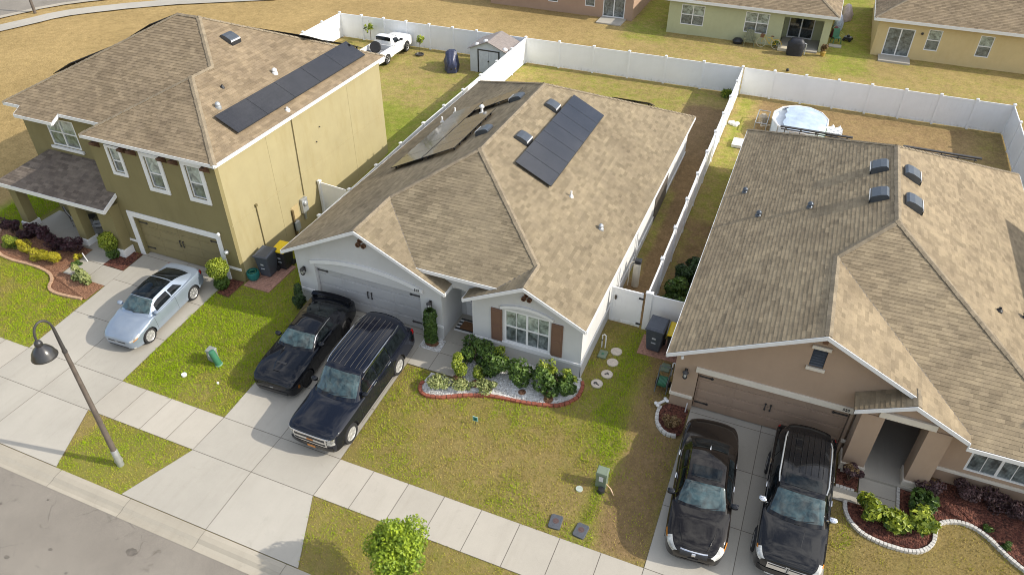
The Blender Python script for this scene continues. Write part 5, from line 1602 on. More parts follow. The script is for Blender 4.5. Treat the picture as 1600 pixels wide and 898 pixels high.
def brown_sedan():
    lower = [(0, .44, .36, .58, .62), (.006, .56, .28, .63, .70), (.02, .68, .22, .665, .765), (.045, .785, .19, .71, .83), (.09, .87, .18, .77, .90), (.15, .915, .18, .83, .96), (.22, .925, .18, .88, 1.01), (.28, .92, .18, .92, 1.0),
             (.5, .92, .18, .95, 1.0), (.7, .925, .18, .97, 1.02), (.82, .91, .19, .97, 1.06), (.91, .87, .24, .96, 1.07), (.965, .79, .32, .94, 1.05), (1, .62, .40, .86, .96)]
    upper = [(.265, .82, .73, .985), (.30, .85, .72, 1.10), (.37, .86, .65, 1.33), (.415, .86, .615, 1.435), (.46, .86, .605, 1.47), (.58, .86, .60, 1.48), (.66, .86, .595, 1.455), (.72, .85, .595, 1.36), (.79, .83, .63, 1.16), (.835, .80, .68, 1.055)]
    c = Car(4.93, lower, upper, 'parked_sedan', 'dark brown sedan with a sunroof, nearest the strip of lawn', 'car', (.08, 15.93, .255), 0, P_BROWN, (.335, .235))
    c.root.rotation_euler = (math.atan(.0787), 0, R(4.6))
    c.body([(.195, .385, .91), (.765, .385, .91)])
    c.wheels([.195, .765], .905, 7, 'alloy', .215)
    c.patch('windscreen', .285, .412, 2.45, 7.55, M['windscreen'], .008)
    c.patch('rear_window', .685, .81, 2.85, 7.15, M['carglass'], .008)
    c.patch('sunroof', .445, .535, 3.55, 6.45, M['carglass'], .006)
    c.side('side_window', .345, .515, .3, 1.75, M['carglass'], .008, (.025, 0))
    c.side('side_window', .53, .70, .3, 1.75, M['carglass'], .008, (0, -.03))
    c.side('window_trim', .32, .72, .04, .2, M['chrome'], .010)
    c.side('roof_seam', .41, .71, 2.55, 2.68, M['chrome'], .006)
    c.nose('grille', -.40, .40, .60, .74, M['black_plastic'], .07, .02)
    c.nose('grille_bar', -.40, .40, .735, .755, M['chrome'], .07, .026)
    c.nose('badge', -.055, .055, .635, .715, M['chrome'], .01, .034)
    c.nose('lower_grille', -.5, .5, .30, .40, M['black_plastic'], .10, .025)
    c.nose('licence_plate', -.15, .15, .44, .53, M['black_plastic'], .02, .03)
    for sd in (1, -1):
        c.lowpatch('headlight', .010, .085, 6.6, 9.6, M['headlamp'], .008); break
    c.lowpatch('turn_signal', .075, .13, 7.05, 7.9, M['amber'], .009)
    c.lowpatch('tail_light', .975, .998, 6.0, 8.4, M['red'], .008)
    c.mirror(.325, P_BLACK, .11); c.handles([.495, .675], M['chrome'])
    c.wipers(.278, .62, M['black_plastic']); c.shut_lines([.30, .522, .70], M['black_plastic'])
    for sd in (1, -1):
        mb = MB(); mb.tube([(sd*.36, c.y(.03), .845), (sd*.50, c.y(.12), .915), (sd*.58, c.y(.25), .965)], [.008, .014, .012], 6); mb.build('bonnet_crease', P_BROWN, c.root, local=True, smooth=60)
    mb = MB(); mb.add([(-.02, c.y(.675), 1.455), (.02, c.y(.675), 1.455), (0, c.y(.70), 1.52), (0, c.y(.70), 1.43)], [(0, 1, 2), (1, 3, 2), (0, 2, 3)]); mb.build('roof_aerial', M['chrome'], c.root, local=True)
    return c
brown_sedan()

def bronze_suv():
    lower = [(0, .62, .42, .88, .93), (.005, .73, .34, .95, 1.01), (.018, .83, .28, .99, 1.07), (.045, .90, .25, 1.03, 1.12), (.11, .955, .24, 1.06, 1.17), (.22, .97, .24, 1.08, 1.18), (.28, .97, .24, 1.10, 1.16),
             (.6, .975, .24, 1.12, 1.16), (.92, .96, .26, 1.13, 1.16), (.985, .92, .34, 1.10, 1.13), (1, .84, .42, 1.02, 1.06)]
    upper = [(.265, .87, .78, 1.155), (.30, .90, .77, 1.30), (.36, .905, .725, 1.57), (.405, .905, .70, 1.74), (.44, .905, .695, 1.80), (.55, .91, .69, 1.83), (.75, .905, .68, 1.82), (.88, .89, .67, 1.77), (.93, .88, .665, 1.70), (.97, .87, .70, 1.35), (.988, .86, .74, 1.15)]
    c = Car(5.07, lower, upper, 'parked_suv', 'dark bronze SUV with a sunroof and silver roof rails, beside the brown sedan', 'SUV', (2.84, 16.45, .265), 0, P_GREY, (.375, .26))
    c.root.rotation_euler = (math.atan(.0787), 0, 0)
    c.body([(.185, .435, .955), (.765, .435, .955)])
    c.wheels([.185, .765], 1.005, 5, 'alloy', .26)
    c.patch('windscreen', .285, .402, 2.45, 7.55, M['windscreen'], .008)
    c.patch('rear_window', .935, .98, 2.85, 7.15, M['carglass'], .008)
    c.patch('sunroof', .435, .515, 3.5, 6.5, M['carglass'], .006)
    c.side('side_window', .345, .515, .3, 1.75, M['carglass'], .008, (.025, 0))
    c.side('side_window', .53, .70, .3, 1.75, M['carglass'], .008)
    c.side('quarter_window', .715, .91, .3, 1.7, M['carglass'], .008, (0, -.03))
    c.side('window_trim', .32, .91, .04, .17, M['chrome'], .010)
    c.nose('grille', -.56, .56, .70, .94, M['chrome'], .09, .03)
    c.nose('grille_mesh', -.53, -.04, .88, .915, M['black_plastic'], .09, .036)
    c.nose('grille_mesh', .04, .53, .88, .915, M['black_plastic'], .09, .036)
    c.nose('grille_mesh', -.05, .05, .70, .96, M['headlamp'], .02, .040)
    c.nose('grille_mesh', -.012, .012, .71, .95, M['black_plastic'], .02, .048)
    c.nose('bumper', -.80, .80, .44, .66, P_GREY, .12, .05)
    c.nose('licence_plate', -.55, -.05, .36, .42, M['headlamp'], .05, .06)
    c.lowpatch('headlight', .008, .07, 6.4, 9.3, M['headlamp'], .008)
    c.lowpatch('turn_signal', .06, .085, 6.9, 8.0, M['amber'], .009)
    c.lowpatch('tail_light', .965, .995, 6.0, 8.6, M['red'], .008)
    c.mirror(.325, M['chrome'], .13); c.handles([.495, .675], M['chrome'])
    c.wipers(.278, .62, M['black_plastic']); c.rails(.44, .86, 2.45, M['metal'])
    c.ribs(.54, .86, [3.6, 4.1, 4.6, 5.0, 5.4, 5.9, 6.4], M['darkalloy'])
    c.shut_lines([.30, .522, .70], M['black_plastic'])
    for sd in (1, -1):
        mb = MB(); mb.tube([(sd*.16, c.y(.05), 1.118), (sd*.24, c.y(.13), 1.162), (sd*.30, c.y(.25), 1.168)], [.006, .012, .01], 6); mb.build('bonnet_crease', P_GREY, c.root, local=True, smooth=60)
    return c
bronze_suv()

def blue_hatch():
    lower = [(0, .48, .32, .52, .56), (.006, .58, .25, .59, .64), (.02, .68, .20, .62, .71), (.05, .78, .17, .675, .79), (.10, .845, .16, .745, .88), (.16, .88, .16, .81, .945), (.22, .885, .16, .855, .985), (.28, .88, .16, .91, .97),
             (.5, .88, .16, .94, .98), (.7, .89, .17, .97, 1.01), (.85, .89, .19, .99, 1.03), (.94, .86, .25, .99, 1.04), (.985, .80, .34, .95, 1.0), (1, .74, .40, .86, .92)]
    upper = [(.25, .78, .70, .965), (.29, .81, .69, 1.10), (.35, .82, .63, 1.28), (.405, .82, .585, 1.385), (.45, .82, .575, 1.415), (.58, .82, .57, 1.42), (.68, .82, .56, 1.39), (.78, .80, .56, 1.28), (.88, .78, .60, 1.11), (.93, .74, .62, 1.03)]
    c = Car(4.42, lower, upper, 'parked_coupe', 'ice blue two-door coupe with a dark glass roof on the left driveway', 'car', (-22.83, 16.38, .265), 0, P_BLUE, (.325, .235))
    c.root.rotation_euler = (math.atan(.0787), 0, R(2.5))
    c.body([(.19, .375, .87), (.80, .375, .875)])
    c.wheels([.19, .80], .875, 9, 'alloy', .215)
    c.patch('windscreen', .275, .40, 2.45, 7.55, M['windscreen'], .008)
    c.patch('glass_roof', .408, .675, 2.9, 7.1, M['carglass'], .007)
    c.patch('rear_window', .69, .895, 2.9, 7.1, M['carglass'], .008)
    c.side('side_window', .335, .56, .3, 1.75, M['carglass'], .008, (.03, 0))
    c.side('quarter_window', .575, .74, .4, 1.65, M['carglass'], .008, (0, -.07))
    c.nose('grille', -.42, .42, .515, .565, M['black_plastic'], .07, .016)
    c.nose('lower_grille', -.46, .46, .26, .33, M['black_plastic'], .09, .02)
    c.nose('badge', -.05, .05, .525, .555, M['chrome'], .01, .028)
    c.lowpatch('headlight', .012, .105, 6.9, 8.5, M['headlamp'], .008)
    c.lowpatch('turn_signal', .03, .075, 6.5, 7.0, M['amber'], .009)
    c.lowpatch('fog_light', .02, .035, 2.9, 3.6, M['headlamp'], .008)
    c.lowpatch('tail_light', .955, .995, 5.8, 8.0, M['red'], .008)
    c.mirror(.31, P_BLUE, .10); c.handles([.56], P_BLUE)
    c.wipers(.268, .58, M['black_plastic']); c.shut_lines([.30, .585], M['black_plastic'])
    mb = MB(); mb.tube([(.35, c.y(.30)-.0, 1.1), (.3, c.y(.31), 1.13)], .01, 5)
    mb.build('parking_tag', M['green_plastic'], c.root, local=True)
    return c
blue_hatch()

def white_pickup():
    lower = [(0, .66, .40, .84, .88), (.004, .76, .34, .90, .96), (.014, .82, .30, .93, 1.0), (.04, .85, .28, .95, 1.03), (.12, .865, .27, .97, 1.06), (.24, .87, .27, .98, 1.08), (.30, .87, .27, 1.0, 1.04), (.56, .87, .27, 1.01, 1.03), (.575, .87, .27, .62, .62), (.985, .86, .3, .62, .62), (1, .86, .34, .62, .62)]
    upper = [(.275, .79, .70, 1.04), (.31, .81, .69, 1.18), (.37, .82, .64, 1.42), (.42, .82, .62, 1.52), (.46, .82, .615, 1.56), (.535, .82, .61, 1.55), (.555, .81, .615, 1.48), (.575, .80, .65, 1.1)]
    c = Car(4.85, lower, upper, 'parked_pickup', 'white pickup with an open bed, parked in the fenced yard', 'pickup', (-28.15, 44.55, gz(44.5)), R(180), P_WHITE, (.36, .22))
    c.body([(.185, .42, .87), (.755, .42, .87)])
    c.wheels([.185, .755], .89, 6, 'alloy', .24)
    c.patch('windscreen', .295, .415, 2.45, 7.55, M['windscreen'], .008)
    c.patch('rear_window', .549, .567, 2.9, 7.1, M['carglass'], .012)
    c.side('side_window', .355, .52, .3, 1.75, M['carglass'], .008, (.025, 0))
    c.nose('grille', -.5, .5, .62, .82, M['chrome'], .08, .02); c.nose('bumper', -.82, .82, .42, .58, M['chrome'], .1, .05)
    c.lowpatch('headlight', .01, .05, 6.5, 8.5, M['headlamp'], .008)
    y0, y1 = c.y(.585), c.y(1.0)
    b = MB()
    for sd in (1, -1): b.box(min(sd*.79, sd*.868), max(sd*.79, sd*.868), y0, y1, .6, 1.02)
    b.box(-.79, .79, y0, y0+.05, .6, 1.02)
    b.build('bed', P_WHITE, c.root, local=True, bevel=.015)
    fl = MB(); fl.box(-.79, .79, y0+.05, y1-.05, .6, .64); fl.build('bed_floor', mat('bed_liner', (.28, .28, .28), .7, .2, 6), c.root, local=True)
    tg = MB(); tg.box(-.79, .79, y1-.05, y1+.01, .55, 1.0); tg.build('tailgate', P_WHITE, c.root, local=True, bevel=.015)
    bp = MB(); bp.box(-.84, .84, y1, y1+.12, .42, .54); bp.build('rear_bumper', M['metal'], c.root, local=True, bevel=.02)
    for sd in (1, -1):
        t = MB(); t.box(min(sd*.80, sd*.875), max(sd*.80, sd*.875), y1-.02, y1+.02, .66, .92); t.build('tail_light', M['red'], c.root, local=True)
    c.mirror(.335, M['black_plastic'], .12); c.handles([.53], M['black_plastic'])
    return c
white_pickup()
def bed_tyre():
    t = thing('spare_wheel', 'loose spare wheel leaning inside the white pickup bed', 'wheel', (-28.35, 43.55, gz(43.5)+1.02))
    mb = MB(); mb.lathe([(.20, -.1), (.36, -.11), (.40, -.05), (.40, .05), (.36, .11), (.20, .1)], (0, 0, 0), 'y', 26)
    o = mb.build('tyre', M['tyre'], t, local=True, smooth=40)
    mb = MB(); mb.lathe([(.20, -.08), (.12, -.02), (.07, -.06), (0, -.06)], (0, 0, 0), 'y', 20); mb.lathe([(.2, .08), (0, .05)], (0, 0, 0), 'y', 20); mb.build('rim', M['alloy'], t, local=True, smooth=40)
    t.rotation_euler = (R(-28), 0, R(15))
bed_tyre()
# ---------------------------------------------------------------- foliage
def leaves(name, pts, nrm, size, m, parent=None, aspect=1.6, bend=.25, jitter=.6, tint=None):
    """many small folded leaves at pts, facing roughly nrm (numpy arrays)"""
    n = len(pts)
    nrm = nrm + RNG.normal(0, jitter, (n, 3)); nrm /= np.linalg.norm(nrm, axis=1)[:, None]+1e-9
    t = RNG.normal(0, 1, (n, 3)); t -= nrm*(t*nrm).sum(1)[:, None]; t /= np.linalg.norm(t, axis=1)[:, None]+1e-9
    b = np.cross(nrm, t)
    sz = size*RNG.uniform(.6, 1.3, n)[:, None]
    L, W = sz*aspect*.5, sz*.5
    p0 = pts - t*L; p1 = pts + b*W + nrm*W*bend; p2 = pts + t*L; p3 = pts - b*W + nrm*W*bend
    v = np.stack([p0, p1, p2, p3], 1).reshape(-1, 3)
    i = np.arange(n)*4
    f = np.concatenate([np.stack([i, i+1, i+2], 1), np.stack([i, i+2, i+3], 1)])
    off = np.array(OFF[parent.name]) if parent is not None else 0
    me = bpy.data.meshes.new(name); me.from_pydata((v-off).tolist(), [], f.tolist())
    a = me.attributes.new('tint', 'FLOAT', 'POINT')
    tv = RNG.uniform(0, 1, n) if tint is None else np.clip(tint + RNG.normal(0, .16, n), 0, 1)
    a.data.foreach_set('value', np.repeat(tv, 4).astype(np.float32))
    me.materials.append(m)
    o = bpy.data.objects.new(name, me); COL.objects.link(o)
    if parent is not None: o.parent = parent; OFF[o.name] = Vector(off)
    return o

def blob(c, rad, n, lumps=7, hollow=.55, box=0):
    """points and outward normals of an uneven crown made of lumps"""
    c = np.array(c, float); rad = np.array(rad, float)
    cen, rs = [], []
    for k in range(lumps):
        d = RNG.normal(0, 1, 3); d /= np.linalg.norm(d)
        if box: d = d/np.abs(d).max()*RNG.uniform(.5, .8)
        else: d *= RNG.uniform(.30, .74)
        cen.append(d); rs.append(RNG.uniform(.28, .58))
    k = RNG.integers(0, lumps, n)
    d = RNG.normal(0, 1, (n, 3)); d /= np.linalg.norm(d, axis=1)[:, None]
    r = RNG.uniform(hollow, 1, n)**.6
    q = np.array(cen)[k] + d*r[:, None]*np.array(rs)[k][:, None]
    q[:, 2] = np.clip(q[:, 2], -1, 1.1)
    return c + q*rad, d, q

LM = {
    'green': leaf_mat('leaf_mid_green', (.030, .070, .012), (.14, .23, .035)),
    'dark': leaf_mat('leaf_dark_green', (.014, .036, .010), (.060, .115, .028)),
    'lime': leaf_mat('leaf_lime', (.055, .11, .010), (.44, .50, .045)),
    'yellow': leaf_mat('leaf_gold', (.27, .25, .015), (.66, .56, .03)),
    'varieg': leaf_mat('leaf_variegated', (.13, .18, .045), (.52, .54, .22)),
    'purple': leaf_mat('leaf_purple', (.022, .008, .012), (.095, .034, .045)),
    'plum': leaf_mat('leaf_dusty_plum', (.050, .026, .026), (.17, .095, .095)),
    'straw': leaf_mat('leaf_dry', (.13, .075, .03), (.36, .24, .11)),
    'tree': leaf_mat('leaf_tree', (.085, .17, .012), (.40, .50, .03)),
}
BARK = mat('bark', (.13, .085, .055), .95, .3, 8, bscale=20)

def shrub(name, label, x, y, r, h, leaf, n=1500, size=.075, cat='shrub', group=None, tip=None, z0=None, ry=None, lumps=7, stems=True, aspect=1.6, box=0):
    z = gz(y) if z0 is None else z0
    T = thing(name, label, cat, (x, y, z), 0, group)
    if n > 400 and size < .08: n = int(n*1.55); size *= .78
    p, d, q = blob((x, y, z+h*.54), (r, ry or r, h*.54), n, lumps, box=box)
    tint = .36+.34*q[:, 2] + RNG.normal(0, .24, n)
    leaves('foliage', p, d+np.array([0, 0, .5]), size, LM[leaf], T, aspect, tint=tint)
    if tip:
        k = n//6
        p2, d2, q2 = blob((x+tip[1], y+tip[2], z+h*.80), (r*.6, r*.55, h*.30), k, 6, .1)
        leaves('new_growth', p2, d2+np.array([0, 0, .8]), size, LM[tip[0]], T, aspect)
    if stems:
        mb = MB()
        for k in range(7):
            a = 2*math.pi*k/7+random.uniform(-.3, .3); q1 = r*random.uniform(.35, .7)
            mb.tube([(x, y, z-.03), (x+.4*q1*math.cos(a), y+.4*q1*math.sin(a), z+h*.35), (x+q1*math.cos(a), y+q1*math.sin(a), z+h*random.uniform(.55, .85))], [.02, .014, .006], 5)
        mb.build('stem', BARK, T)
    return T

GB = 'shrubs in the white gravel bed'
shrub('shrub', 'dark leafy shrub in the gravel bed nearest the entry of the grey house', -9.2, 18.75, .74, 1.15, 'green', 1700, .085, group=GB)
shrub('shrub', 'leafy shrub with pale tips under the left shutter of the front window', -8.25, 18.45, .72, 1.1, 'green', 1700, .085, group=GB, tip=('lime', .1, .25))
shrub('shrub', 'rounded leafy green shrub under the middle of the front window', -7.2, 18.4, .68, 1.05, 'green', 1600, .085, group=GB)
shrub('shrub', 'leafy shrub with lime tips under the right shutter', -6.2, 18.45, .70, 1.1, 'green', 1600, .085, group=GB, tip=('lime', -.05, .25))
shrub('shrub', 'dark shrub with one lime tip at the right end of the gravel bed', -5.5, 18.45, .56, .98, 'green', 1400, .08, group=GB, tip=('lime', .12, .25))
shrub('shrub', 'larger feathery lime bush beside the front walk', -9.5, 17.95, .47, .95, 'lime', 1500, .06, group=GB, aspect=2.6)
shrub('shrub', 'small feathery lime bush in the white gravel', -8.72, 17.98, .31, .58, 'lime', 800, .05, group=GB, aspect=2.6)
shrub('shrub', 'pale variegated ground shrub at the left tip of the gravel bed', -10.1, 17.02, .56, .5, 'varieg', 1000, .07, group=GB, lumps=9)
shrub('shrub', 'low pale variegated shrub near the lime bush', -9.3, 17.3, .46, .34, 'varieg', 650, .065, group=GB)
shrub('shrub', 'low pale variegated shrub in the middle of the white gravel', -8.15, 17.6, .5, .42, 'varieg', 750, .07, group=GB)
shrub('shrub', 'tiny pale sprout between the low shrubs', -8.78, 17.45, .2, .22, 'varieg', 200, .06, group=GB, stems=False)
shrub('grass_tuft', 'tuft of pale grass with an orange mulch ring at its foot', -5.95, 18.05, .18, .3, 'straw', 260, .03, cat='plant', aspect=6, stems=False)
# clipped plants
def column(x, y):
    z = gz(y); T = thing('topiary', 'tall clipped column bush between garage and entry', 'shrub', (x, y, z))
    n = 2600; a = RNG.uniform(0, 2*np.pi, n); hh = RNG.uniform(.22, 1.72, n); r = .29*np.sqrt(RNG.uniform(.5, 1, n))*(.88+.10*np.sin(hh*9+a)+.06*np.sin(a*3+hh*4))
    r = r*np.where(hh > 1.5, .88, 1)
    p = np.stack([x+r*np.cos(a), y+r*np.sin(a), z+hh], 1); d = np.stack([np.cos(a), np.sin(a), np.where(hh > 1.6, 2, .2)], 1)
    leaves('foliage', p, d, .06, LM['green'], T, tint=.25+.2*RNG.uniform(0, 1, n))
    MB().tube([(x, y, z-.05), (x, y, z+1.5)], [.035, .02], 7).build('stem', BARK, T)
column(-11.25, 19.0)
def two_ball(label, x, y, h, big):
    z = gz(y); T = thing('topiary', label, 'shrub', (x, y, z))
    for zc, r, n, leaf in ((h-big, big, 2400, 'lime'), (big*.65, big*.72, 1300, 'green')):
        d = RNG.normal(0, 1, (n, 3)); d /= np.linalg.norm(d, axis=1)[:, None]
        rr_ = r*RNG.uniform(.72, 1.04, n)*(1+.05*np.sin(d[:, 0]*7)+.05*np.sin(d[:, 2]*6+d[:, 1]*4))
        p = np.array([x, y, z+zc]) + d*rr_[:, None]
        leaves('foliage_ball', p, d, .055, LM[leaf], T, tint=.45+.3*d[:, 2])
    MB().tube([(x, y, z-.05), (x, y, z+h-big)], .03, 7).build('stem', BARK, T)
two_ball('clipped two-ball bush at the right corner of the olive garage', -21.4, 18.75, 1.5, .46)
two_ball('clipped two-ball bush by the wide porch column', -27.6, 18.7, 1.32, .43)
shrub('shrub', 'dense round green bush at the left corner of the grey garage', -17.35, 18.85, .44, 1.15, 'dark', 1600, .06)
PH = 'purple shrubs along the olive house porch'
for i, (x, y, r, lb) in enumerate(((-33.7, 18.3, .55, 'purple shrub at the far left end of the porch bed'), (-32.6, 18.45, .55, 'purple shrub behind the left end of the gold hedge'), (-31.5, 18.35, .58, 'purple shrub in front of the open porch floor'),
                                   (-30.5, 18.2, .52, 'purple shrub behind the right end of the gold hedge'), (-29.6, 18.25, .5, 'purple shrub at the foot of the middle porch column'))):
    shrub('shrub', lb, x, y, r, .85, 'purple', 1100, .075, group=PH)
YH = 'gold shrubs of the hedge before the porch'
for i, (x, y, lb) in enumerate(((-32.8, 17.55, 'gold shrub at the left end of the low hedge, palest of the four'), (-31.8, 17.5, 'second gold shrub from the left in the low hedge'), (-30.85, 17.35, 'third gold shrub from the left in the low hedge'), (-29.9, 17.3, 'gold shrub at the right end of the low hedge'))):
    shrub('shrub', lb, x, y, .60, .68, 'yellow' if i else 'lime', 1300, .055, group=YH, ry=.42)
shrub('shrub', 'small gold shrub under the middle porch column', -29.0, 17.9, .22, .38, 'yellow', 300, .05, stems=False)
shrub('shrub', 'dark green low plant beside the middle porch column', -28.75, 17.6, .25, .3, 'green', 300, .06, stems=False)
shrub('shrub', 'pale variegated shrub in orange mulch by the left driveway', -27.95, 16.95, .42, .62, 'varieg', 900, .08)
shrub('shrub', 'smaller pale variegated shrub nearest the left driveway', -27.35, 16.75, .34, .55, 'varieg', 650, .08)
# by the brown house
GC = 'green shrubs in the curved bed of the brown house'
for x, y, r, h, lf, lb in ((5.1, 17.25, .48, .78, 'lime', 'lime green shrub nearest the front walk of the brown house'), (5.85, 17.05, .40, .62, 'lime', 'lime green shrub in the middle of the curved bed'),
                           (6.5, 17.35, .46, .70, 'lime', 'lime green shrub at the right of the curved bed cluster'), (6.6, 18.05, .46, .85, 'green', 'dark green shrub behind the lime ones, below the porch column')):
    shrub('shrub', lb, x, y, r*1.02, h, lf, 900, .105, group=GC, lumps=13, aspect=1.9)
PC = 'plum shrubs against the brown house'
for x, y, r, h, lb in ((4.42, 18.35, .40, .72, 'plum shrub between the driveway and the porch'), (6.75, 18.75, .46, .62, 'plum shrub at the foot of the right porch column'),
                       (7.85, 18.95, .50, .72, 'plum shrub left of the wide window'), (8.7, 18.95, .52, .75, 'plum shrub under the wide window'), (9.5, 18.8, .55, .75, 'plum shrub at the right edge of the picture')):
    shrub('shrub', lb, x, y, r, h, 'plum', 1100, .07, group=PC, tip=('straw', 0, .0) if x < 7 else None)
shrub('grass_tuft', 'short green grass tuft in the red mulch, under the plum shrubs', 8.45, 18.05, .18, .2, 'green', 240, .03, cat='plant', aspect=5, stems=False)
shrub('grass_tuft', 'short green grass tuft in the red mulch near the right edge', 8.95, 17.6, .17, .2, 'green', 240, .03, cat='plant', aspect=5, stems=False)
shrub('shrub', 'half bare brown shrub in the small mulch bed left of the brown garage', -1.45, 18.45, .36, .5, 'straw', 420, .055, aspect=2.4)
HG = 'leafy hedge plants between fence and brown house'
for x, y, h, lf, lb in ((-2.75, 24.35, 1.0, 'green', 'leafy hedge plant just behind the short fence piece'), (-2.8, 25.3, .95, 'green', 'leafy hedge plant in the middle of the hedge'), (-2.75, 26.6, .9, 'dark', 'dark leafy hedge plant farthest from the bins'), (-2.5, 27.4, .7, 'dark', 'low dark hedge plant at the back end of the hedge')):
    shrub('shrub', lb, x, y, .62, h, lf, 1200, .11, group=HG)
# back yard saplings
def sapling(label, x, y, h, n):
    z = gz(y); T = thing('young_tree', label, 'tree', (x, y, z))
    MB().tube([(x, y, z), (x+.05, y, z+h*.5), (x-.03, y+.03, z+h)], [.025, .018, .006], 6).build('trunk', BARK, T)
    p, d, q = blob((x, y, z+h*.72), (.38, .38, h*.34), n, 6, .2)
    leaves('crown', p, d, .09, LM['lime'], T, 2.4)
sapling('spindly sapling between the white pickup and the covered motorcycle', -26.1, 45.8, 1.35, 170)
MB().lathe([(.30, gz(45.8)+.02), (.32, gz(45.8)+.10), (.26, gz(45.8)+.12), (.22, gz(45.8)+.04)], (-26.1, 45.75, 0), 'z', 20).build('planter_ring', M['dark_metal']).update_tag()
tag(bpy.data.objects['planter_ring'], 'dark ring on the grass round the spindly sapling', 'planter')
sapling('thin sapling behind the white pickup against the rear fence', -30.6, 46.5, 1.7, 130)
shrub('shrub', 'clump of weeds in the fence corner of the grey house yard', -4.4, 46.9, .45, .5, 'lime', 350, .09, aspect=3.5)

# the round street tree near the bottom edge
def street_tree():
    x, y, z = -7.3, 9.62, 0; T = thing('street_tree', 'round bright green street tree at the bottom edge by the sidewalk', 'tree', (x, y, z))
    mb = MB(); mb.tube([(x, y, -.05), (x+.02, y, .6), (x-.01, y+.02, 1.3), (x, y, 1.8)], [.055, .045, .04, .03], 9)
    tips = []
    for k in range(11):
        a = 2*math.pi*k/11+random.uniform(-.2, .2); e = random.uniform(.15, 1.1)
        q = Vector((math.cos(a)*math.cos(e), math.sin(a)*math.cos(e), math.sin(e)))
        s0 = Vector((x, y, random.uniform(1.25, 1.7))); tip = s0+q*random.uniform(.45, .62)
        mb.tube([s0, s0+q*.3+Vector((0, 0, .05)), tip], [.022, .014, .006], 5)
    mb.build('trunk', BARK, T, smooth=50)
    p, d, q = blob((x, y, 1.98), (.88, .88, .90), 19000, 30, .3)
    # uneven shell: thin some sectors so that gaps open
    f = np.sin(q[:, 0]*5+1)*np.sin(q[:, 1]*6+2)*np.sin(q[:, 2]*5+.5)
    keep = RNG.uniform(0, 1, len(f)) < np.where(f > .42, .6, 1)
    p, d, q = p[keep], d[keep], q[keep]
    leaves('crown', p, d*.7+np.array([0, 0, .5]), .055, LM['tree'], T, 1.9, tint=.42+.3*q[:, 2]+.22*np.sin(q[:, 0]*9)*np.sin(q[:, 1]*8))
street_tree()

# ---------------------------------------------------------------- beds
def bed(name, pts, m, dz=.03, kind='structure', amp=.02):
    bm = bmesh.new()
    from mathutils.geometry import tessellate_polygon
    vs = [bm.verts.new((x, y, 0)) for x, y in pts]
    for t in tessellate_polygon([[Vector((x, y, 0)) for x, y in pts]]):
        try: bm.faces.new([vs[i] for i in t])
        except ValueError: pass
    bmesh.ops.subdivide_edges(bm, edges=bm.edges, cuts=5, use_grid_fill=True)
    for v in bm.verts: v.co.z = gz(v.co.y)+dz+random.uniform(0, amp)
    me = bpy.data.meshes.new(name); bm.to_mesh(me); bm.free(); me.materials.append(m)
    o = bpy.data.objects.new(name, me); COL.objects.link(o); return struct(o, kind)
def spline(pts, n=8, closed=False):
    out = []; N = len(pts)
    for i in range(N if closed else N-1):
        p = [Vector((*pts[min(max(i+k, 0), N-1) if not closed else (i+k) % N], 0)) for k in (-1, 0, 1, 2)]
        for j in range(n):
            t = j/n
            q = .5*((2*p[1])+(p[2]-p[0])*t+(2*p[0]-5*p[1]+4*p[2]-p[3])*t*t+(3*p[1]-p[0]-3*p[2]+p[3])*t**3)
            out.append((q.x, q.y))
    if not closed: out.append(pts[-1])
    return out
def edging(label, pts, m, w, h, step, name='bed_edging', jit=.006):
    mb = MB(); acc = 0; last = Vector(pts[0])
    for p in pts[1:]:
        p = Vector(p); L = (p-last).length
        while L >= step:
            d = (p-last)/L; c = last+d*step/2; a = math.atan2(d.y, d.x)+random.uniform(-.04, .04)
            mb.obox((c.x, c.y, gz(c.y)+h/2-.02+random.uniform(-jit, jit)), (step*.93, w*random.uniform(.92, 1.06), h+.04), Matrix.Rotation(a, 3, 'Z'))
            last = last+d*step; L = (p-last).length
    o = mb.build(name, m, bevel=.012); return tag(o, label, 'edging')
fA = spline([(-10.62, 17.1), (-10.62, 16.75), (-10.3, 16.52), (-9.7, 16.62), (-9.0, 16.98), (-8.2, 17.3), (-7.5, 17.42), (-6.7, 17.52), (-6.0, 17.66), (-5.4, 17.9), (-4.98, 18.4), (-4.94, 19.0), (-5.12, 19.4)], 8)
bed('gravel_bed', fA + [(-9.55, 19.36), (-9.55, 17.6), (-10.55, 17.6)], M['gravel'])
edging('curved red brick edging round the white gravel bed', fA, M['brick'], .13, .09, .2)
for x, y, r in ((-9.48, 17.72, .22), (-8.72, 17.72, .22), (-6.95, 17.95, .16), (-5.92, 17.98, .2)):
    z = gz(y); n = 20; mb = MB()
    mb.lathe([(r, z+.02), (r*.8, z+.06), (r*.3, z+.09), (0, z+.095)], (x, y, 0), 'z', n)
    o = mb.build('mulch_mound', M['mulch_orange'], smooth=60); struct(o, 'stuff')
fB = spline([(-34.9, 18.9), (-34.0, 17.6), (-33.0, 16.95), (-32.0, 16.8), (-30.6, 16.85), (-29.5, 16.7), (-28.95, 16.35), (-28.7, 15.95), (-28.0, 15.8), (-26.5, 15.95)], 8)
bed('mulch_bed', fB + [(-26.46, 16.95), (-29.0, 16.95), (-29.0, 18.7), (-34.6, 18.7)], M['mulch_orange'])
edging('tan brick edging along the porch bed of the olive house', fB, mat('tan_brick', (.42, .27, .17), .9, .25, 9, fine=25), .14, .08, .22)
bed('mulch_bed', [(-27.65, 18.05), (-26.45, 18.05), (-26.45, 19.3), (-27.0, 19.3), (-27.0, 18.8), (-27.62, 18.8)], M['mulch'])
bed('mulch_bed', [(-21.4, 18.35), (-20.75, 18.3), (-20.72, 19.35), (-21.4, 19.35)], M['mulch'])
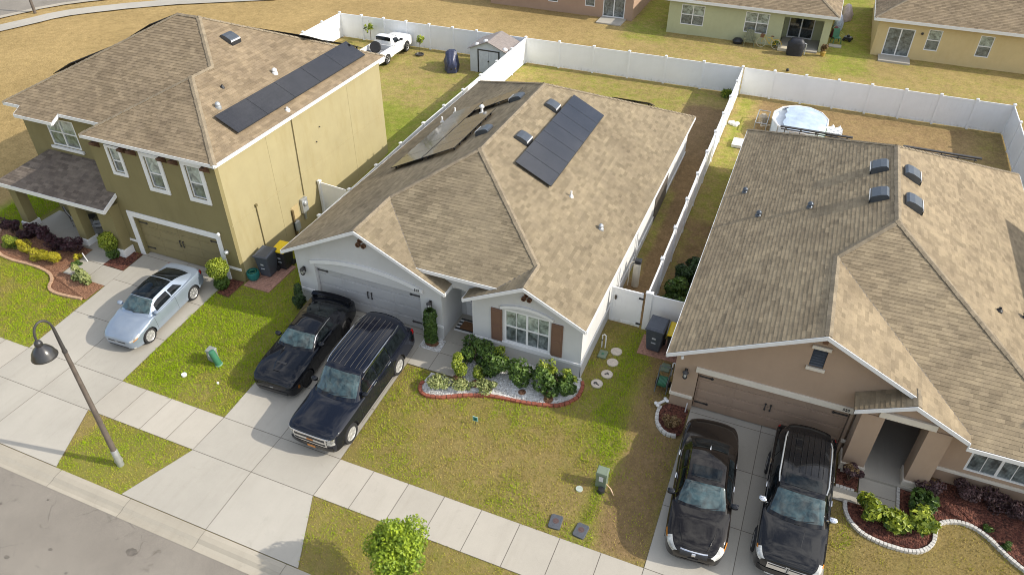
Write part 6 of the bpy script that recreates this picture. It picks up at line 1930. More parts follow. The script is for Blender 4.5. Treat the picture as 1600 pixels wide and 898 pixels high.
fC = spline([(4.38, 17.5), (4.42, 17.1), (4.62, 16.75), (5.0, 16.48), (5.6, 16.36), (6.2, 16.38), (6.65, 16.55), (6.95, 16.95), (7.02, 17.4), (7.2, 17.78), (7.7, 17.98), (8.2, 17.92), (8.65, 17.6), (9.0, 17.25), (9.6, 16.85), (10.3, 16.5)], 8)
bed('mulch_bed', fC + [(10.3, 19.38), (6.75, 19.38), (5.95, 18.9), (5.95, 17.5)], M['mulch'])
bed('mulch_bed', [(4.05, 18.0), (4.7, 18.0), (4.75, 18.8), (4.05, 18.85)], M['mulch'])
stone_w = mat('scalloped_white_stone', (.56, .54, .50), .85, .15, 7, fine=25)
edging('white scalloped stone edging along the curved bed of the brown house', fC, stone_w, .12, .09, .115)
edging('short white stone edging along the front walk of the brown house', [(5.93, 17.5), (5.93, 18.75)], stone_w, .1, .08, .115)
edging('short white stone edging below the plum shrub by the driveway', [(4.05, 17.98), (4.72, 17.98)], stone_w, .1, .08, .115)
bed('mulch_bed', spline([(-2.05, 18.9), (-1.95, 18.35), (-1.5, 18.05), (-1.08, 18.15), (-1.06, 18.9), (-1.1, 19.36), (-1.8, 19.36)], 5, True), M['mulch'])
edging('white painted brick edging round the small bed left of the brown garage', spline([(-2.02, 19.15), (-2.06, 18.75), (-1.9, 18.25), (-1.45, 17.98), (-1.1, 18.1)], 6), stone_w, .12, .1, .17)
def bone():
    z = gz(19.25); T = MB()
    T.tube([(-2.12, 19.12, z+.14), (-1.92, 19.38, z+.14)], .05, 8)
    for x, y in ((-2.16, 19.08), (-1.89, 19.42)):
        for dx, dy in ((-.04, .04), (.04, -.04)): T.lathe([(.0, z+.08), (.06, z+.10), (.075, z+.14), (.06, z+.18), (0, z+.2)], (x+dx, y+dy, 0), 'z', 10)
    tag(T.build('bone_ornament', M['white'], smooth=60), 'white bone-shaped ornament at the wall of the brown house', 'ornament')
bone()
# walks
paving('walkway', [rect(-11.67, -10.75, 17.7, 18.66), rect(-10.75, -9.52, 17.7, 18.66), rect(-10.75, -9.52, 18.66, 19.32)], 'concrete')
bed('pebble_square', [(-11.67, 18.65), (-10.75, 18.65), (-10.75, 19.39), (-11.67, 19.39)], M['gravel'], .012)
bed('mulch_ring', [(-11.25+.3*math.cos(a), 19.0+.2*math.sin(a)) for a in np.linspace(0, 2*np.pi, 14)[:-1]], M['mulch_orange'], .045)
bed('pebble_patch', [(-17.0, 18.45), (-16.72, 18.4), (-16.7, 18.95), (-17.0, 19.0)], M['gravel'], .03)
paving('walkway', [rect(-29.0, -27.65, 16.95, 18.05), rect(-27.65, -26.44, 16.95, 18.05), rect(-29.0, -27.65, 18.05, 18.78)], 'concrete')
paving('walkway', [rect(3.96, 4.75, 17.45, 17.98), rect(4.75, 5.88, 17.45, 18.05), rect(4.75, 5.88, 18.05, 18.62)], 'concrete')
# paver pads under the bins
def pad(x0, x1, y0, y1):
    mb = MB(); nx, ny = round((x1-x0)/.2), round((y1-y0)/.1)
    for i in range(nx):
        for j in range(ny):
            a = x0+(x1-x0)*i/nx; b = y0+(y1-y0)*j/ny; z = gz(b)+.02+random.uniform(0, .006)
            mb.box(a+.004, a+(x1-x0)/nx-.004, b+.004, b+(y1-y0)/ny-.004, z-.05, z)
    return struct(mb.build('paver_pad', M['paver']))
pad(-20.65, -19.3, 19.2, 21.2); pad(-3.55, -1.9, 21.55, 22.7)
# ---------------------------------------------------------------- street lamps
def street_lamp():
    x, y = -18.44, 9.86; T = thing('street_lamp', 'tall bronze street lamp with gooseneck and bell shade on the corner lawn', 'street lamp', (x, y, 0))
    mb = MB(); mb.tube([(x, y, -.1), (x, y, .9), (x, y, 5.2)], [.105, .095, .062], 12); mb.build('pole', M['bronze'], T, smooth=50)
    sl = MB(); sl.lathe([(.112, 0), (.112, .75), (.10, .78)], (x, y, 0), 'z', 12); sl.build('base_sleeve', M['metal'], T, smooth=50)
    k = MB(); k.lathe([(.07, 5.18), (.075, 5.25), (.05, 5.32)], (x, y, 0), 'z', 12)
    d = Vector((-.12, -1, 0)).normalized(); R0 = .27
    arc = [(x, y, 5.2), (x, y, 6.12)] + [(x+d.x*R0*(1-math.cos(a)), y+d.y*R0*(1-math.cos(a)), 6.12+R0*1.6*math.sin(a)) for a in np.linspace(.15, math.pi*1.0, 12)]
    ex, ey = x+d.x*2*R0, y+d.y*2*R0
    arc.append((ex, ey, 5.98))
    k.tube(arc, [.06, .045]+[.036]*13, 10); k.build('gooseneck', M['dark_metal'], T, smooth=50)
    s = MB(); s.lathe([(.0, 6.070), (.05, 6.060), (.10, 6.000), (.115, 5.930), (.095, 5.860), (.13, 5.830), (.22, 5.750), (.30, 5.630), (.335, 5.510), (.36, 5.470), (.36, 5.450), (.33, 5.455), (.29, 5.570), (.1, 5.750), (0, 5.770)], (ex, ey, 0), 'z', 28)
    sh = s.build('lamp_shade', mat('shade_paint', (.024, .023, .023), .3, .2, 3, coat=.5), T, smooth=50)
    MB().lathe([(.0, 5.450), (.1, 5.470), (.14, 5.570), (.08, 5.690)], (ex, ey, 0), 'z', 16).build('bulb_lens', M['headlamp'], sh, smooth=60)
    p = MB(); p.lathe([(.14, .03), (.15, -.02)], (x-.22, y+.12, 0), 'z', 12); p.build('footing', M['gutter'], T)
street_lamp()
def far_lamp():
    x, y = -60.03, 42.08; z = gz(y); T = thing('street_lamp', 'dark street lamp post by the far road, its top out of the picture', 'street lamp', (x, y, z))
    MB().tube([(x, y, z), (x, y, z+5.5)], [.12, .07], 10).build('pole', M['bronze'], T, smooth=50)
    MB().tube([(x, y, z+5.4)]+[(x-.45*(1-math.cos(a)), y, z+5.5+.5*math.sin(a)) for a in np.linspace(.1, 3.1, 9)], .04, 8).build('gooseneck', M['dark_metal'], T, smooth=50)
    MB().lathe([(.03, z+5.5), (.12, z+5.4), (.34, z+5.1), (.36, z+5.05)], (x-.9, y, 0), 'z', 16).build('lamp_shade', M['dark_metal'], T, smooth=50)
far_lamp()

# ---------------------------------------------------------------- bins
def bin_thing(label, x, y, rz, body, lid, big=1.0, group='wheeled bins'):
    T = thing('wheeled_bin', label, 'bin', (x, y, gz(y)+.022), rz, group)
    W, D, Hh = .31*big, .36*big, .98*big
    b = MB(); n = 5
    rings = []
    for z, k in ((.03, .74), (.06, .78), (.5*Hh, .9), (Hh-.06, 1.0), (Hh, 1.02)):
        rings.append([(-W*k+.04, -D*k), (W*k-.04, -D*k), (W*k, -D*k+.04), (W*k, D*k-.04), (W*k-.04, D*k), (-W*k+.04, D*k), (-W*k, D*k-.04), (-W*k, -D*k+.04)])
    vs = [(p[0], p[1], z) for (z, k), r in zip(((.03, 0), (.06, 0), (.5*Hh, 0), (Hh-.06, 0), (Hh, 0)), rings) for p in r]
    fs = [(i*8+j, i*8+(j+1) % 8, (i+1)*8+(j+1) % 8, (i+1)*8+j) for i in range(4) for j in range(8)] + [tuple(range(7, -1, -1)), tuple(range(32, 40))]
    b.add(vs, fs); b.build('body', body, T, local=True, bevel=.012)
    l = MB(); zt = Hh
    l.add([(-W*1.08, -D*1.12, zt+.0), (W*1.08, -D*1.12, zt+.0), (W*1.08, D*1.05, zt+.05), (-W*1.08, D*1.05, zt+.05),
           (-W*1.08, -D*1.12, zt+.05), (W*1.08, -D*1.12, zt+.05), (W*1.0, D*.98, zt+.14), (-W*1.0, D*.98, zt+.14), (-W*.86, -D*.92, zt+.10), (W*.86, -D*.92, zt+.10), (W*.86, D*.8, zt+.16), (-W*.86, D*.8, zt+.16)],
          [(3, 2, 1, 0), (0, 1, 5, 4), (1, 2, 6, 5), (2, 3, 7, 6), (3, 0, 4, 7), (4, 5, 9, 8), (5, 6, 10, 9), (6, 7, 11, 10), (7, 4, 8, 11), (8, 9, 10, 11)])
    ld = l.build('lid', lid, T, local=True, bevel=.01)
    h = MB()
    for sd in (-1, 1): h.box(sd*W*.45-W*.3, sd*W*.45+W*.3, D*1.02, D*1.16, zt+.02, zt+.06)
    h.tube([(-W*.9, D*1.2, Hh-.05), (W*.9, D*1.2, Hh-.05)], .018, 6); h.build('handle', M['black_plastic'], T, local=True)
    for sd in (-1, 1): MB().lathe([(.13, -.03), (.13, .03)], (sd*(W*.85), D*.78, .13), 'x', 16).build('wheel', M['tyre'], T, local=True)
    m = MB(); m.quad((-.075, -D*.925, Hh*.60), (.075, -D*.925, Hh*.60), (.075, -D*.945, Hh*.68), (-.075, -D*.945, Hh*.68))
    st_m = mat('pale_stamp', (.45, .47, .5), .6); m.build('stamp', st_m, T, local=True, recalc=False); MB().box(-.09, .09, -D*.90-.02, -D*.88, Hh*.42, Hh*.45).build('lift_bar', st_m, T, local=True)
    return T
bin_thing('slate grey bin on pavers between the gate and the brown house', -2.98, 22.12, R(-4), M['grey_plastic'], M['grey_plastic'], 1.12)
bin_thing('yellow-lidded black bin on pavers, half under the brown house eave', -2.22, 22.2, R(2), M['black_plastic'], M['yellow_plastic'], 1.0)
bin_thing('slate grey bin between the olive house and the grey house', -20.12, 20.35, R(4), M['grey_plastic'], M['grey_plastic'], 1.08)
bin_thing('yellow-lidded black bin between the olive house and the grey house', -19.75, 21.05, R(2), M['black_plastic'], M['yellow_plastic'], 1.0)
# hose reels
def reel_pot():
    z = gz(20.1)+.02; T = thing('hose_pot', 'teal hose pot against the olive house wall', 'hose reel', (-20.5, 19.75, z))
    x, y = -20.5, 19.75
    MB().lathe([(.20, z), (.27, z+.14), (.28, z+.32), (.25, z+.40), (.22, z+.40), (.20, z+.2), (0, z+.2)], (x, y, 0), 'z', 22).build('pot', M['teal_plastic'], T, smooth=50)
    MB().tube([(x+.15*math.cos(a), y+.15*math.sin(a), z+.34+.004*a) for a in np.linspace(0, 14, 60)], .018, 6).build('hose', M['green_plastic'], T, smooth=60)
reel_pot()
def reel_cart():
    x, y = -2.2, 20.05; z = gz(y); T = thing('hose_cart', 'green hose reel cart beside the brown house wall', 'hose reel', (x, y, z), R(0))
    MB().tube([(x-.12+.24*k/7, y+.0+.17*math.cos(k*2.2), z+.32+.17*math.sin(k*2.2)) for k in range(8)], .03, 8)
    h = MB()
    for k in range(7):
        xx = x-.14+.045*k
        h.tube([(xx+.01*math.sin(a), y+.19*math.cos(a), z+.36+.19*math.sin(a)) for a in np.linspace(0, 2*math.pi, 20)], .022, 6)
    h.build('hose', M['green_plastic'], T, smooth=60)
    f = MB()
    for s in (-1, 1):
        f.tube([(x+s*.21, y-.3, z+.03), (x+s*.21, y, z+.36), (x+s*.21, y+.28, z+.85)], .02, 6); f.tube([(x+s*.21, y-.28, z+.05), (x+s*.21, y+.26, z+.12)], .018, 6)
        f.lathe([(.25, -.012), (.25, .012)], (x+s*.19, y, z+.36), 'x', 20)
    f.tube([(x-.21, y+.28, z+.85), (x+.21, y+.28, z+.85)], .02, 6)
    f.build('frame', mat('cart_grey', (.10, .115, .115), .5), T)
    for s in (-1, 1): MB().lathe([(.11, -.03), (.11, .03)], (x+s*.25, y+.2, z+.11), 'x', 16).build('wheel', M['tyre'], T)
reel_cart()
# ---------------------------------------------------------------- utility boxes and lids
def pedestal(name, label, x, y, w, d, h, m, sticker=False):
    z = gz(y); T = thing(name, label, 'utility box', (x, y, z))
    b = MB(); b.box(x-w/2, x+w/2, y-d/2, y+d/2, z-.05, z+h*.9); b.build('cabinet', m, T, bevel=.02)
    t = MB(); t.add([(x-w*.56, y-d*.58, z+h*.82), (x+w*.56, y-d*.58, z+h*.82), (x+w*.56, y+d*.58, z+h*.9), (x-w*.56, y+d*.58, z+h*.9), (x-w*.5, y-d*.5, z+h*.95), (x+w*.5, y-d*.5, z+h*.95), (x+w*.5, y+d*.5, z+h), (x-w*.5, y+d*.5, z+h)],
                    [(3, 2, 1, 0), (0, 1, 5, 4), (1, 2, 6, 5), (2, 3, 7, 6), (3, 0, 4, 7), (4, 5, 6, 7)]); t.build('hood', m, T, bevel=.012)
    if sticker:
        s = MB(); s.box(x-w*.2, x+w*.2, y-d/2-.006, y-d/2-.002, z+h*.42, z+h*.74); s.build('sticker', mat('sticker', (.62, .62, .66), .5, .25, 25), T)
    return T
PGREEN = mat('faded_green_box', (.165, .205, .145), .5, .1, 5)
PGREY = mat('faded_grey_box', (.25, .27, .25), .5, .1, 5)
pedestal('utility_pedestal', 'faded green utility pedestal with a white sticker on the front lawn', -3.05, 15.28, .36, .30, .72, PGREEN, True)
MB().tube([(-2.87, 15.2, gz(15.2)+.18), (-2.7, 15.12, gz(15)+.14), (-2.55, 15.0, gz(15)+.01)], .022, 6).build('loose_cable', mat('orange_cable', (.62, .40, .24), .5))
tag(bpy.data.objects['loose_cable'], 'pale orange cable looping from the green pedestal to the soil', 'cable')
MB().lathe([(.0, gz(15.2)+.10), (.10, gz(15.2)+.09), (.12, gz(15.2)+.02), (.13, gz(15.2)-.02)], (-2.98, 15.02, 0), 'z', 14).build('cable_coil', M['black_plastic'], smooth=50)
tag(bpy.data.objects['cable_coil'], 'black cable bundle at the foot of the green pedestal', 'cable')
pedestal('utility_pedestal', 'short grey utility pedestal on the strip of lawn between the driveways', -18.95, 15.16, .32, .28, .55, PGREY, True)
def tube_pedestal():
    x, y = -18.55, 15.0; z = gz(y); T = thing('cable_pedestal', 'green round cable pedestal leaning beside the short grey one', 'utility box', (x, y, z))
    MB().lathe([(.13, -.03), (.13, .66), (.12, .72), (.07, .75), (0, .755)], (0, 0, 0), 'z', 18).build('tube', M['green_plastic'], T, local=True, smooth=45)
    MB().lathe([(.135, .0), (.15, .0), (.15, .05), (.135, .05)], (0, 0, 0), 'z', 18).build('collar', mat('pale_green_plastic', (.20, .36, .26), .5), T, local=True)
    T.rotation_euler = (R(6), R(-9), 0)
tube_pedestal()
def lid(label, x, y, rz, m):
    T = thing('meter_lid', label, 'utility lid', (x, y, gz(y)), rz, 'water meter lids by the sidewalk')
    b = MB(); w, d, c = .2, .26, .05
    out = [(-w+c, -d), (w-c, -d), (w, -d+c), (w, d-c), (w-c, d), (-w+c, d), (-w, d-c), (-w, -d+c)]
    b.prism([(px, py, -.05) for px, py in out], (0, 0, .09)); b.build('lid', m, T, local=True, bevel=.015)
    r = MB(); r.lathe([(.10, .04), (.10, .046), (.07, .046), (.07, .042)], (0, .02, 0), 'z', 18); r.box(-.05, .05, -.02, .06, .041, .05); r.build('lid_mark', mat('lid_rust', (.10, .06, .055), .7), T, local=True)
    return T
LID = mat('dark_lid', (.075, .082, .095), .55, .2, 12, fine=60)
lid('dark meter lid nearer the pale driveway joint, left of two by the sidewalk', -3.98, 13.42, R(4), LID)
lid('dark rust-marked meter lid, right of two by the sidewalk', -3.14, 13.42, R(-6), LID)
def disc(name, label, x, y, r, h, m, cat, group=None):
    o = MB().lathe([(r, gz(y)-.03), (r, gz(y)+h-.01), (r*.96, gz(y)+h), (0, gz(y)+h+.002)], (x, y, 0), 'z', 26).build(name, m, smooth=40)
    return tag(o, label, cat, group)
STONE = mat('stepping_stone', (.52, .46, .39), .85, .12, 9, fine=20)
GS = 'round stepping stones by the grey house wall'
for (x, y, lb), pr in zip(((-4.30, 21.3, 'plain stepping stone nearest the white gate'), (-4.27, 20.66, 'second stepping stone from the white gate'), (-4.29, 19.98, 'third stepping stone from the gate, with a dark print'), (-4.5, 19.37, 'stepping stone farthest from the gate, with a dark print')), (0, 0, 1, 1)):
    s = disc('stepping_stone', lb, x, y, .225, .03, STONE, 'stepping stone', GS)
    if pr:
        p = MB()
        for k in range(6):
            p.lathe([(random.uniform(.025, .05), gz(y)+.0335), (0, gz(y)+.0345)], (x+random.uniform(-.09, .1), y+random.uniform(-.08, .08), 0), 'z', 8)
        p.build('print', M['dark_metal'], s)
disc('sprinkler_lid', 'small pale green round lid near the faded green pedestal', -3.67, 14.84, .12, .02, mat('pale_lid', (.38, .43, .38), .6), 'utility lid')
disc('cleanout_cap', 'white round cap on the lawn strip near the sidewalk', -19.46, 14.06, .10, .07, M['white'], 'pipe cap')
disc('cleanout_cap', 'tiny white pipe cap between the green pedestal and the driveway', -17.95, 14.2, .045, .05, M['white'], 'pipe cap')
def valve(label, x, y):
    z = gz(y); T = thing('valve_box', label, 'utility lid', (x, y, z))
    b = MB(); b.box(x-.17, x+.17, y-.22, y+.22, z-.04, z+.05); b.build('lid', PGREEN, T, bevel=.02)
    s = MB(); s.box(x-.05, x+.05, y-.05, y+.05, z+.05, z+.06); s.build('grip', M['green_plastic'], T)
valve('pale green valve box lid below the white pipes of the grey house', -4.75, 20.95); valve('pale green valve box lid at the wall of the brown house', -2.3, 21.15)
def pipes(label, x, y, dx, h):
    z = gz(y); T = thing('irrigation_pipe', label, 'pipe', (x, y, z))
    MB().tube([(x, y, z-.02), (x, y, z+h), (x+dx*.5, y, z+h+.05), (x+dx, y, z+h), (x+dx, y, z-.02)], .025, 8).build('pipe', M['white'], T, smooth=50)
    MB().lathe([(.04, -.03), (.04, .05)], (x, y, z+h*.6), 'z', 8).build('valve', M['bronze'], T)
pipes('white looped irrigation pipe at the wall of the grey house', -4.92, 21.35, .14, .62); pipes('white looped irrigation pipe at the wall of the brown house', -2.02, 20.85, .1, .6)
def yard_sign():
    x, y = -7.96, 16.01; z = gz(y); T = thing('yard_sign', 'tiny teal yard sign on a wire stake in the front lawn', 'sign', (x, y, z))
    MB().tube([(x, y, z-.05), (x, y, z+.30)], .008, 5).build('stake', M['dark_metal'], T)
    p = MB(); p.box(x-.10, x+.10, y-.008, y+.008, z+.16, z+.38); p.build('plate', mat('sign_pale', (.45, .62, .55), .5), T)
    q = MB(); q.box(x-.075, x+.075, y-.012, y-.009, z+.185, z+.355); q.build('plate_face', mat('sign_teal', (.03, .22, .19), .5), T)
    c = MB(); c.lathe([(.035, -.016), (0, -.016)], (x, y, z+.265), 'y', 12); c.build('emblem', mat('sign_mint', (.20, .50, .44), .5), T)
yard_sign()
def stake(label, x, y, h, lean):
    o = MB().tube([(x, y, gz(y)), (x+lean, y-.02, gz(y)+h)], .022, 6).build('marker_stake', M['white']); tag(o, label, 'stake')
stake('white marker stake at the garage corner of the brown house', -1.15, 19.2, .5, .02)
stake('white marker stake in the red mulch below the plum shrub', 6.35, 18.35, .32, .08)
stake('white marker stake beside the middle porch column', -28.55, 18.0, .45, -.12)
# door mat with its striped mat beneath
def mats():
    T = thing('door_mat', 'black and white striped mat under a brown coir mat at the entry', 'mat', (-10.3, 20.45, .56))
    a = MB(); b = MB()
    for k in range(8):
        (a if k % 2 else b).box(-10.78, -9.72, 20.02+k*.1, 20.12+k*.1, .557, .566)
    a.build('black_stripe', M['black_plastic'], T); b.build('white_stripe', M['white'], T)
    c = MB(); c.box(-10.6, -9.9, 20.2, 20.68, .567, .585); c.build('coir_mat', mat('coir', (.20, .10, .045), .95, .25, 20, fine=60), T)
mats()
# water softener
def softener():
    x, y = -4.72, 25.6; z = gz(y); T = thing('water_softener', 'cream cylindrical water tank at the side wall of the grey house', 'tank', (x, y, z))
    MB().lathe([(.15, z), (.16, z+.03), (.16, z+1.12), (.12, z+1.2), (.05, z+1.22), (0, z+1.22)], (x, y, 0), 'z', 20).build('tank', mat('tank_cream', (.52, .48, .40), .45), T, smooth=40)
    b = MB(); b.box(x-.13, x+.16, y-.12, y+.16, z+1.2, z+1.38); b.build('valve_head', M['black_plastic'], T, bevel=.03)
    MB().tube([(x-.1, y-.1, z+1.3), (x-.2, y-.12, z+1.3), (x-.28, y-.15, z+1.15), (x-.28, y-.2, z+.1)], .022, 8).build('pipe', CREAM, T, smooth=50)
softener()
# ---------------------------------------------------------------- porch furniture
def patio_chair(label, x, y, rz):
    T = thing('patio_chair', label, 'chair', (x, y, .585), rz, 'patio chairs on the olive house porch')
    f = MB()
    for s in (-1, 1):
        f.tube([(s*.3, -.32, .0), (s*.3, -.32, .55), (s*.3, .28, .58), (s*.3, .28, .0), (s*.3, -.32, .0)], .016, 6); f.tube([(s*.27, .25, .4), (s*.27, .38, .88)], .016, 6)
    f.tube([(-.3, -.32, .36), (.3, -.32, .36)], .016, 6); f.tube([(-.27, .38, .88), (.27, .38, .88)], .016, 6)
    f.build('frame', M['dark_metal'], T, local=True)
    c = MB(); c.box(-.27, .27, -.3, .27, .36, .46); c.build('seat', mat('cushion', (.55, .55, .55), .9, .06, 9), T, local=True, bevel=.03)
    rot = Matrix.Rotation(R(-17), 3, 'X'); b = MB(); b.obox((0, .29, .66), (.52, .09, .46), rot); b.build('backrest', bpy.data.materials['cushion'], T, local=True, bevel=.03)
    return T
pc = patio_chair('white-cushioned patio chair at the left of the porch, behind the middle column', -31.4, 20.15, R(150))
dup(pc, (-29.72, 20.05, .585), R(-50), 'white-cushioned patio chair seen between the middle and the wide porch column')
def small_table(x, y):
    T = thing('side_table', 'small black side table between the two patio chairs', 'table', (x, y, .585))
    MB().lathe([(.24, .42), (.24, .45), (0, .45)], (0, 0, 0), 'z', 20).build('tabletop', M['black_plastic'], T, local=True)
    m = MB()
    for k in range(3): m.tube([(.18*math.cos(k*2.1), .18*math.sin(k*2.1), 0), (.1*math.cos(k*2.1), .1*math.sin(k*2.1), .43)], .015, 6)
    m.build('leg', M['dark_metal'], T, local=True)
small_table(-30.6, 20.3)
# ---------------------------------------------------------------- olive house yard
def shed():
    x0, x1, y0, y1 = -21.45, -18.75, 44.5, 46.75; z = gz(45); T = thing('garden_shed', 'pale grey metal garden shed with dark door frame in the fence corner', 'shed', ((x0+x1)/2, y0, z))
    w = MB(); xm = (x0+x1)/2
    wall_front(w, y0, .04, x0, x1, z-.1, [(x0, z+1.62), (xm, z+2.12), (x1, z+1.62)])
    wall_front(w, y1-.04, .04, x0, x1, z-.1, [(x0, z+1.62), (xm, z+2.12), (x1, z+1.62)])
    w.box(x0, x0+.04, y0+.04, y1-.04, z-.1, z+1.62); w.box(x1-.04, x1, y0+.04, y1-.04, z-.1, z+1.62)
    w.build('wall', mat('shed_grey', (.62, .64, .66), .5, .05, 4), T)
    r = MB()
    for s, xe in ((-1, x0-.12), (1, x1+.12)):
        n = 10
        for k in range(n):
            t0, t1 = k/n, (k+1)/n
            a, b = xm+(xe-xm)*t0, xm+(xe-xm)*t1; za, zb = z+2.20-.62*t0, z+2.20-.62*t1
            r.prism([(a, y0-.15, za), (b, y0-.15, zb+.02), (b, y1+.1, zb+.02), (a, y1+.1, za)], (0, 0, -.04))
    r.build('roof', mat('shed_roof', (.25, .215, .195), .6, .15, 4), T)
    d = MB(); d.box(-20.78, -20.08, y0-.03, y0, z+.05, z+1.52); d.build('door', mat('shed_door', (.58, .60, .63), .5), T)
    d = MB(); d.box(-20.06, -19.36, y0-.03, y0, z+.05, z+1.52); d.build('door', bpy.data.materials['shed_door'], T)
    f = MB(); f.box(-20.88, -20.8, y0-.04, y0, z, z+1.6); f.box(-19.34, -19.26, y0-.04, y0, z, z+1.6); f.box(-20.8, -19.34, y0-.04, y0, z+1.53, z+1.6); f.build('door_frame', M['dark_metal'], T)
    h = MB(); h.lathe([(.05, -.09), (.05, -.03)], (-20.07, y0, z+.85), 'y', 10); h.build('handle', M['black_plastic'], T)
    for x, y in ((-20.95, 44.62), (-20.35, 44.75), (-18.95, 44.7)):
        zz = z+2.2-.62*abs(x-xm)/(xm-x0+.12)
        b = MB(); b.lathe([(.0, .14), (.1, .12), (.17, .06), (.18, -.02)], (x, y, zz), 'z', 12); o = b.build('sandbag', M['white'], smooth=60)
        tag(o, {-20.95: 'white sandbag near the left eave of the shed roof', -20.35: 'white sandbag left of the shed roof ridge', -18.95: 'white sandbag at the right eave of the shed roof'}[x], 'bag', 'white bags weighing down the shed roof')
shed()
def moto():
    x, y = -22.85, 44.45; z = gz(y); T = thing('covered_motorcycle', 'motorcycle under a dark navy cover left of the shed', 'motorcycle', (x, y, z), R(24))
    prof = [(-1.0, .24, .62), (-.85, .30, .82), (-.6, .38, 1.02), (-.35, .44, 1.22), (-.2, .42, 1.18), (0, .34, .98), (.3, .32, .92), (.6, .34, 1.0), (.85, .30, .92), (1.0, .22, .7)]
    vs, fs = [], []; n = 16
    for i, (yy, w, h) in enumerate(prof):
        for k in range(n):
            a = math.pi*k/(n-1); fold = 1.22+.13*math.sin(k*2.7+i*1.3)
            bx = w*(math.cos(a))*fold*(1 if math.sin(a) < .75 else .8); bz = h*1.12*min(1, math.sin(a)*1.25)
            if k in (0, n-1): bx *= .92
            vs.append((bx, yy+.02*math.sin(k*1.9), bz))
    for i in range(len(prof)-1):
        for k in range(n-1): fs.append((i*n+k, i*n+k+1, (i+1)*n+k+1, (i+1)*n+k))
    fs += [tuple(range(n)), tuple(range((len(prof)-1)*n, len(prof)*n))]
    MB().add(vs, fs).build('cover', mat('navy_cover', (.035, .042, .085), .34, .3, 6, bscale=7, bstr=.9), T, local=True, smooth=50)
    for yy in (-.72, .72): MB().lathe([(.2, -.06), (.3, -.06), (.3, .06), (.2, .06)], (0, yy, .29), 'x', 18).build('wheel', M['tyre'], T, local=True)
    q = MB(); q.box(.05, .3, -.98, -.96, .30, .36); q.build('buckle', M['yellow_plastic'], T, local=True)
moto()
# ---------------------------------------------------------------- pool yard behind the brown house
def pool():
    cx, cy = .35, 42.95; z = gz(cy); T = thing('pool', 'round white-walled garden pool with a pale blue sagging cover', 'pool', (cx, cy, z))
    n = 12; r = 1.55; ring = lambda rr, h: [(cx+rr*math.cos(2*math.pi*(k+.5)/n), cy+rr*math.sin(2*math.pi*(k+.5)/n)*1.25, z+h) for k in range(n)]
    a, b = ring(r, 0), ring(r, .95)
    m = MB(); m.add(a+b, [(k, (k+1) % n, n+(k+1) % n, n+k) for k in range(n)]); m.build('pool_wall', mat('pool_liner', (.58, .66, .74), .5, .06, 3), T, recalc=False)
    rm = MB(); rm.tube(b+[b[0]], .05, 8); rm.build('pool_rim', M['vinyl'], T, smooth=40)
    for k in range(n):
        p = MB(); p.tube([a[k], b[k]], .035, 6); p.build('upright', M['metal'], T)
    w = MB(); w.poly(ring(r*.98, .80)); w.build('pool_liner', mat('pool_liner_white', (.70, .74, .78), .3, .1, 2), T, recalc=False)
    c = MB(); vs, fs = [], []; nu, nv = 16, 20
    for i in range(nu+1):
        for j in range(nv+1):
            x_ = -.55+(1+.55)*i/nu; half = math.sqrt(max(0, 1-min(1, abs(x_))**2)); y_ = (2*j/nv-1)*half*.985
            dome = .20*(1-x_*x_)*(1-(2*j/nv-1)**2); ed = .03*math.sin(j*1.1) if i == 0 else 0
            vs.append((cx+r*.985*(x_+ed), cy+r*1.25*y_, z+.955+dome+.022*math.sin(j*1.7+x_*2)*(1-x_*x_)))
    for i in range(nu):
        for j in range(nv): q = i*(nv+1)+j; fs.append((q, q+1, q+nv+2, q+nv+1))
    c.add(vs, fs); c.build('pool_cover', mat('pool_cover_blue', (.46, .56, .68), .4, .25, 1.3, coat=.2), T, smooth=60)
pool()
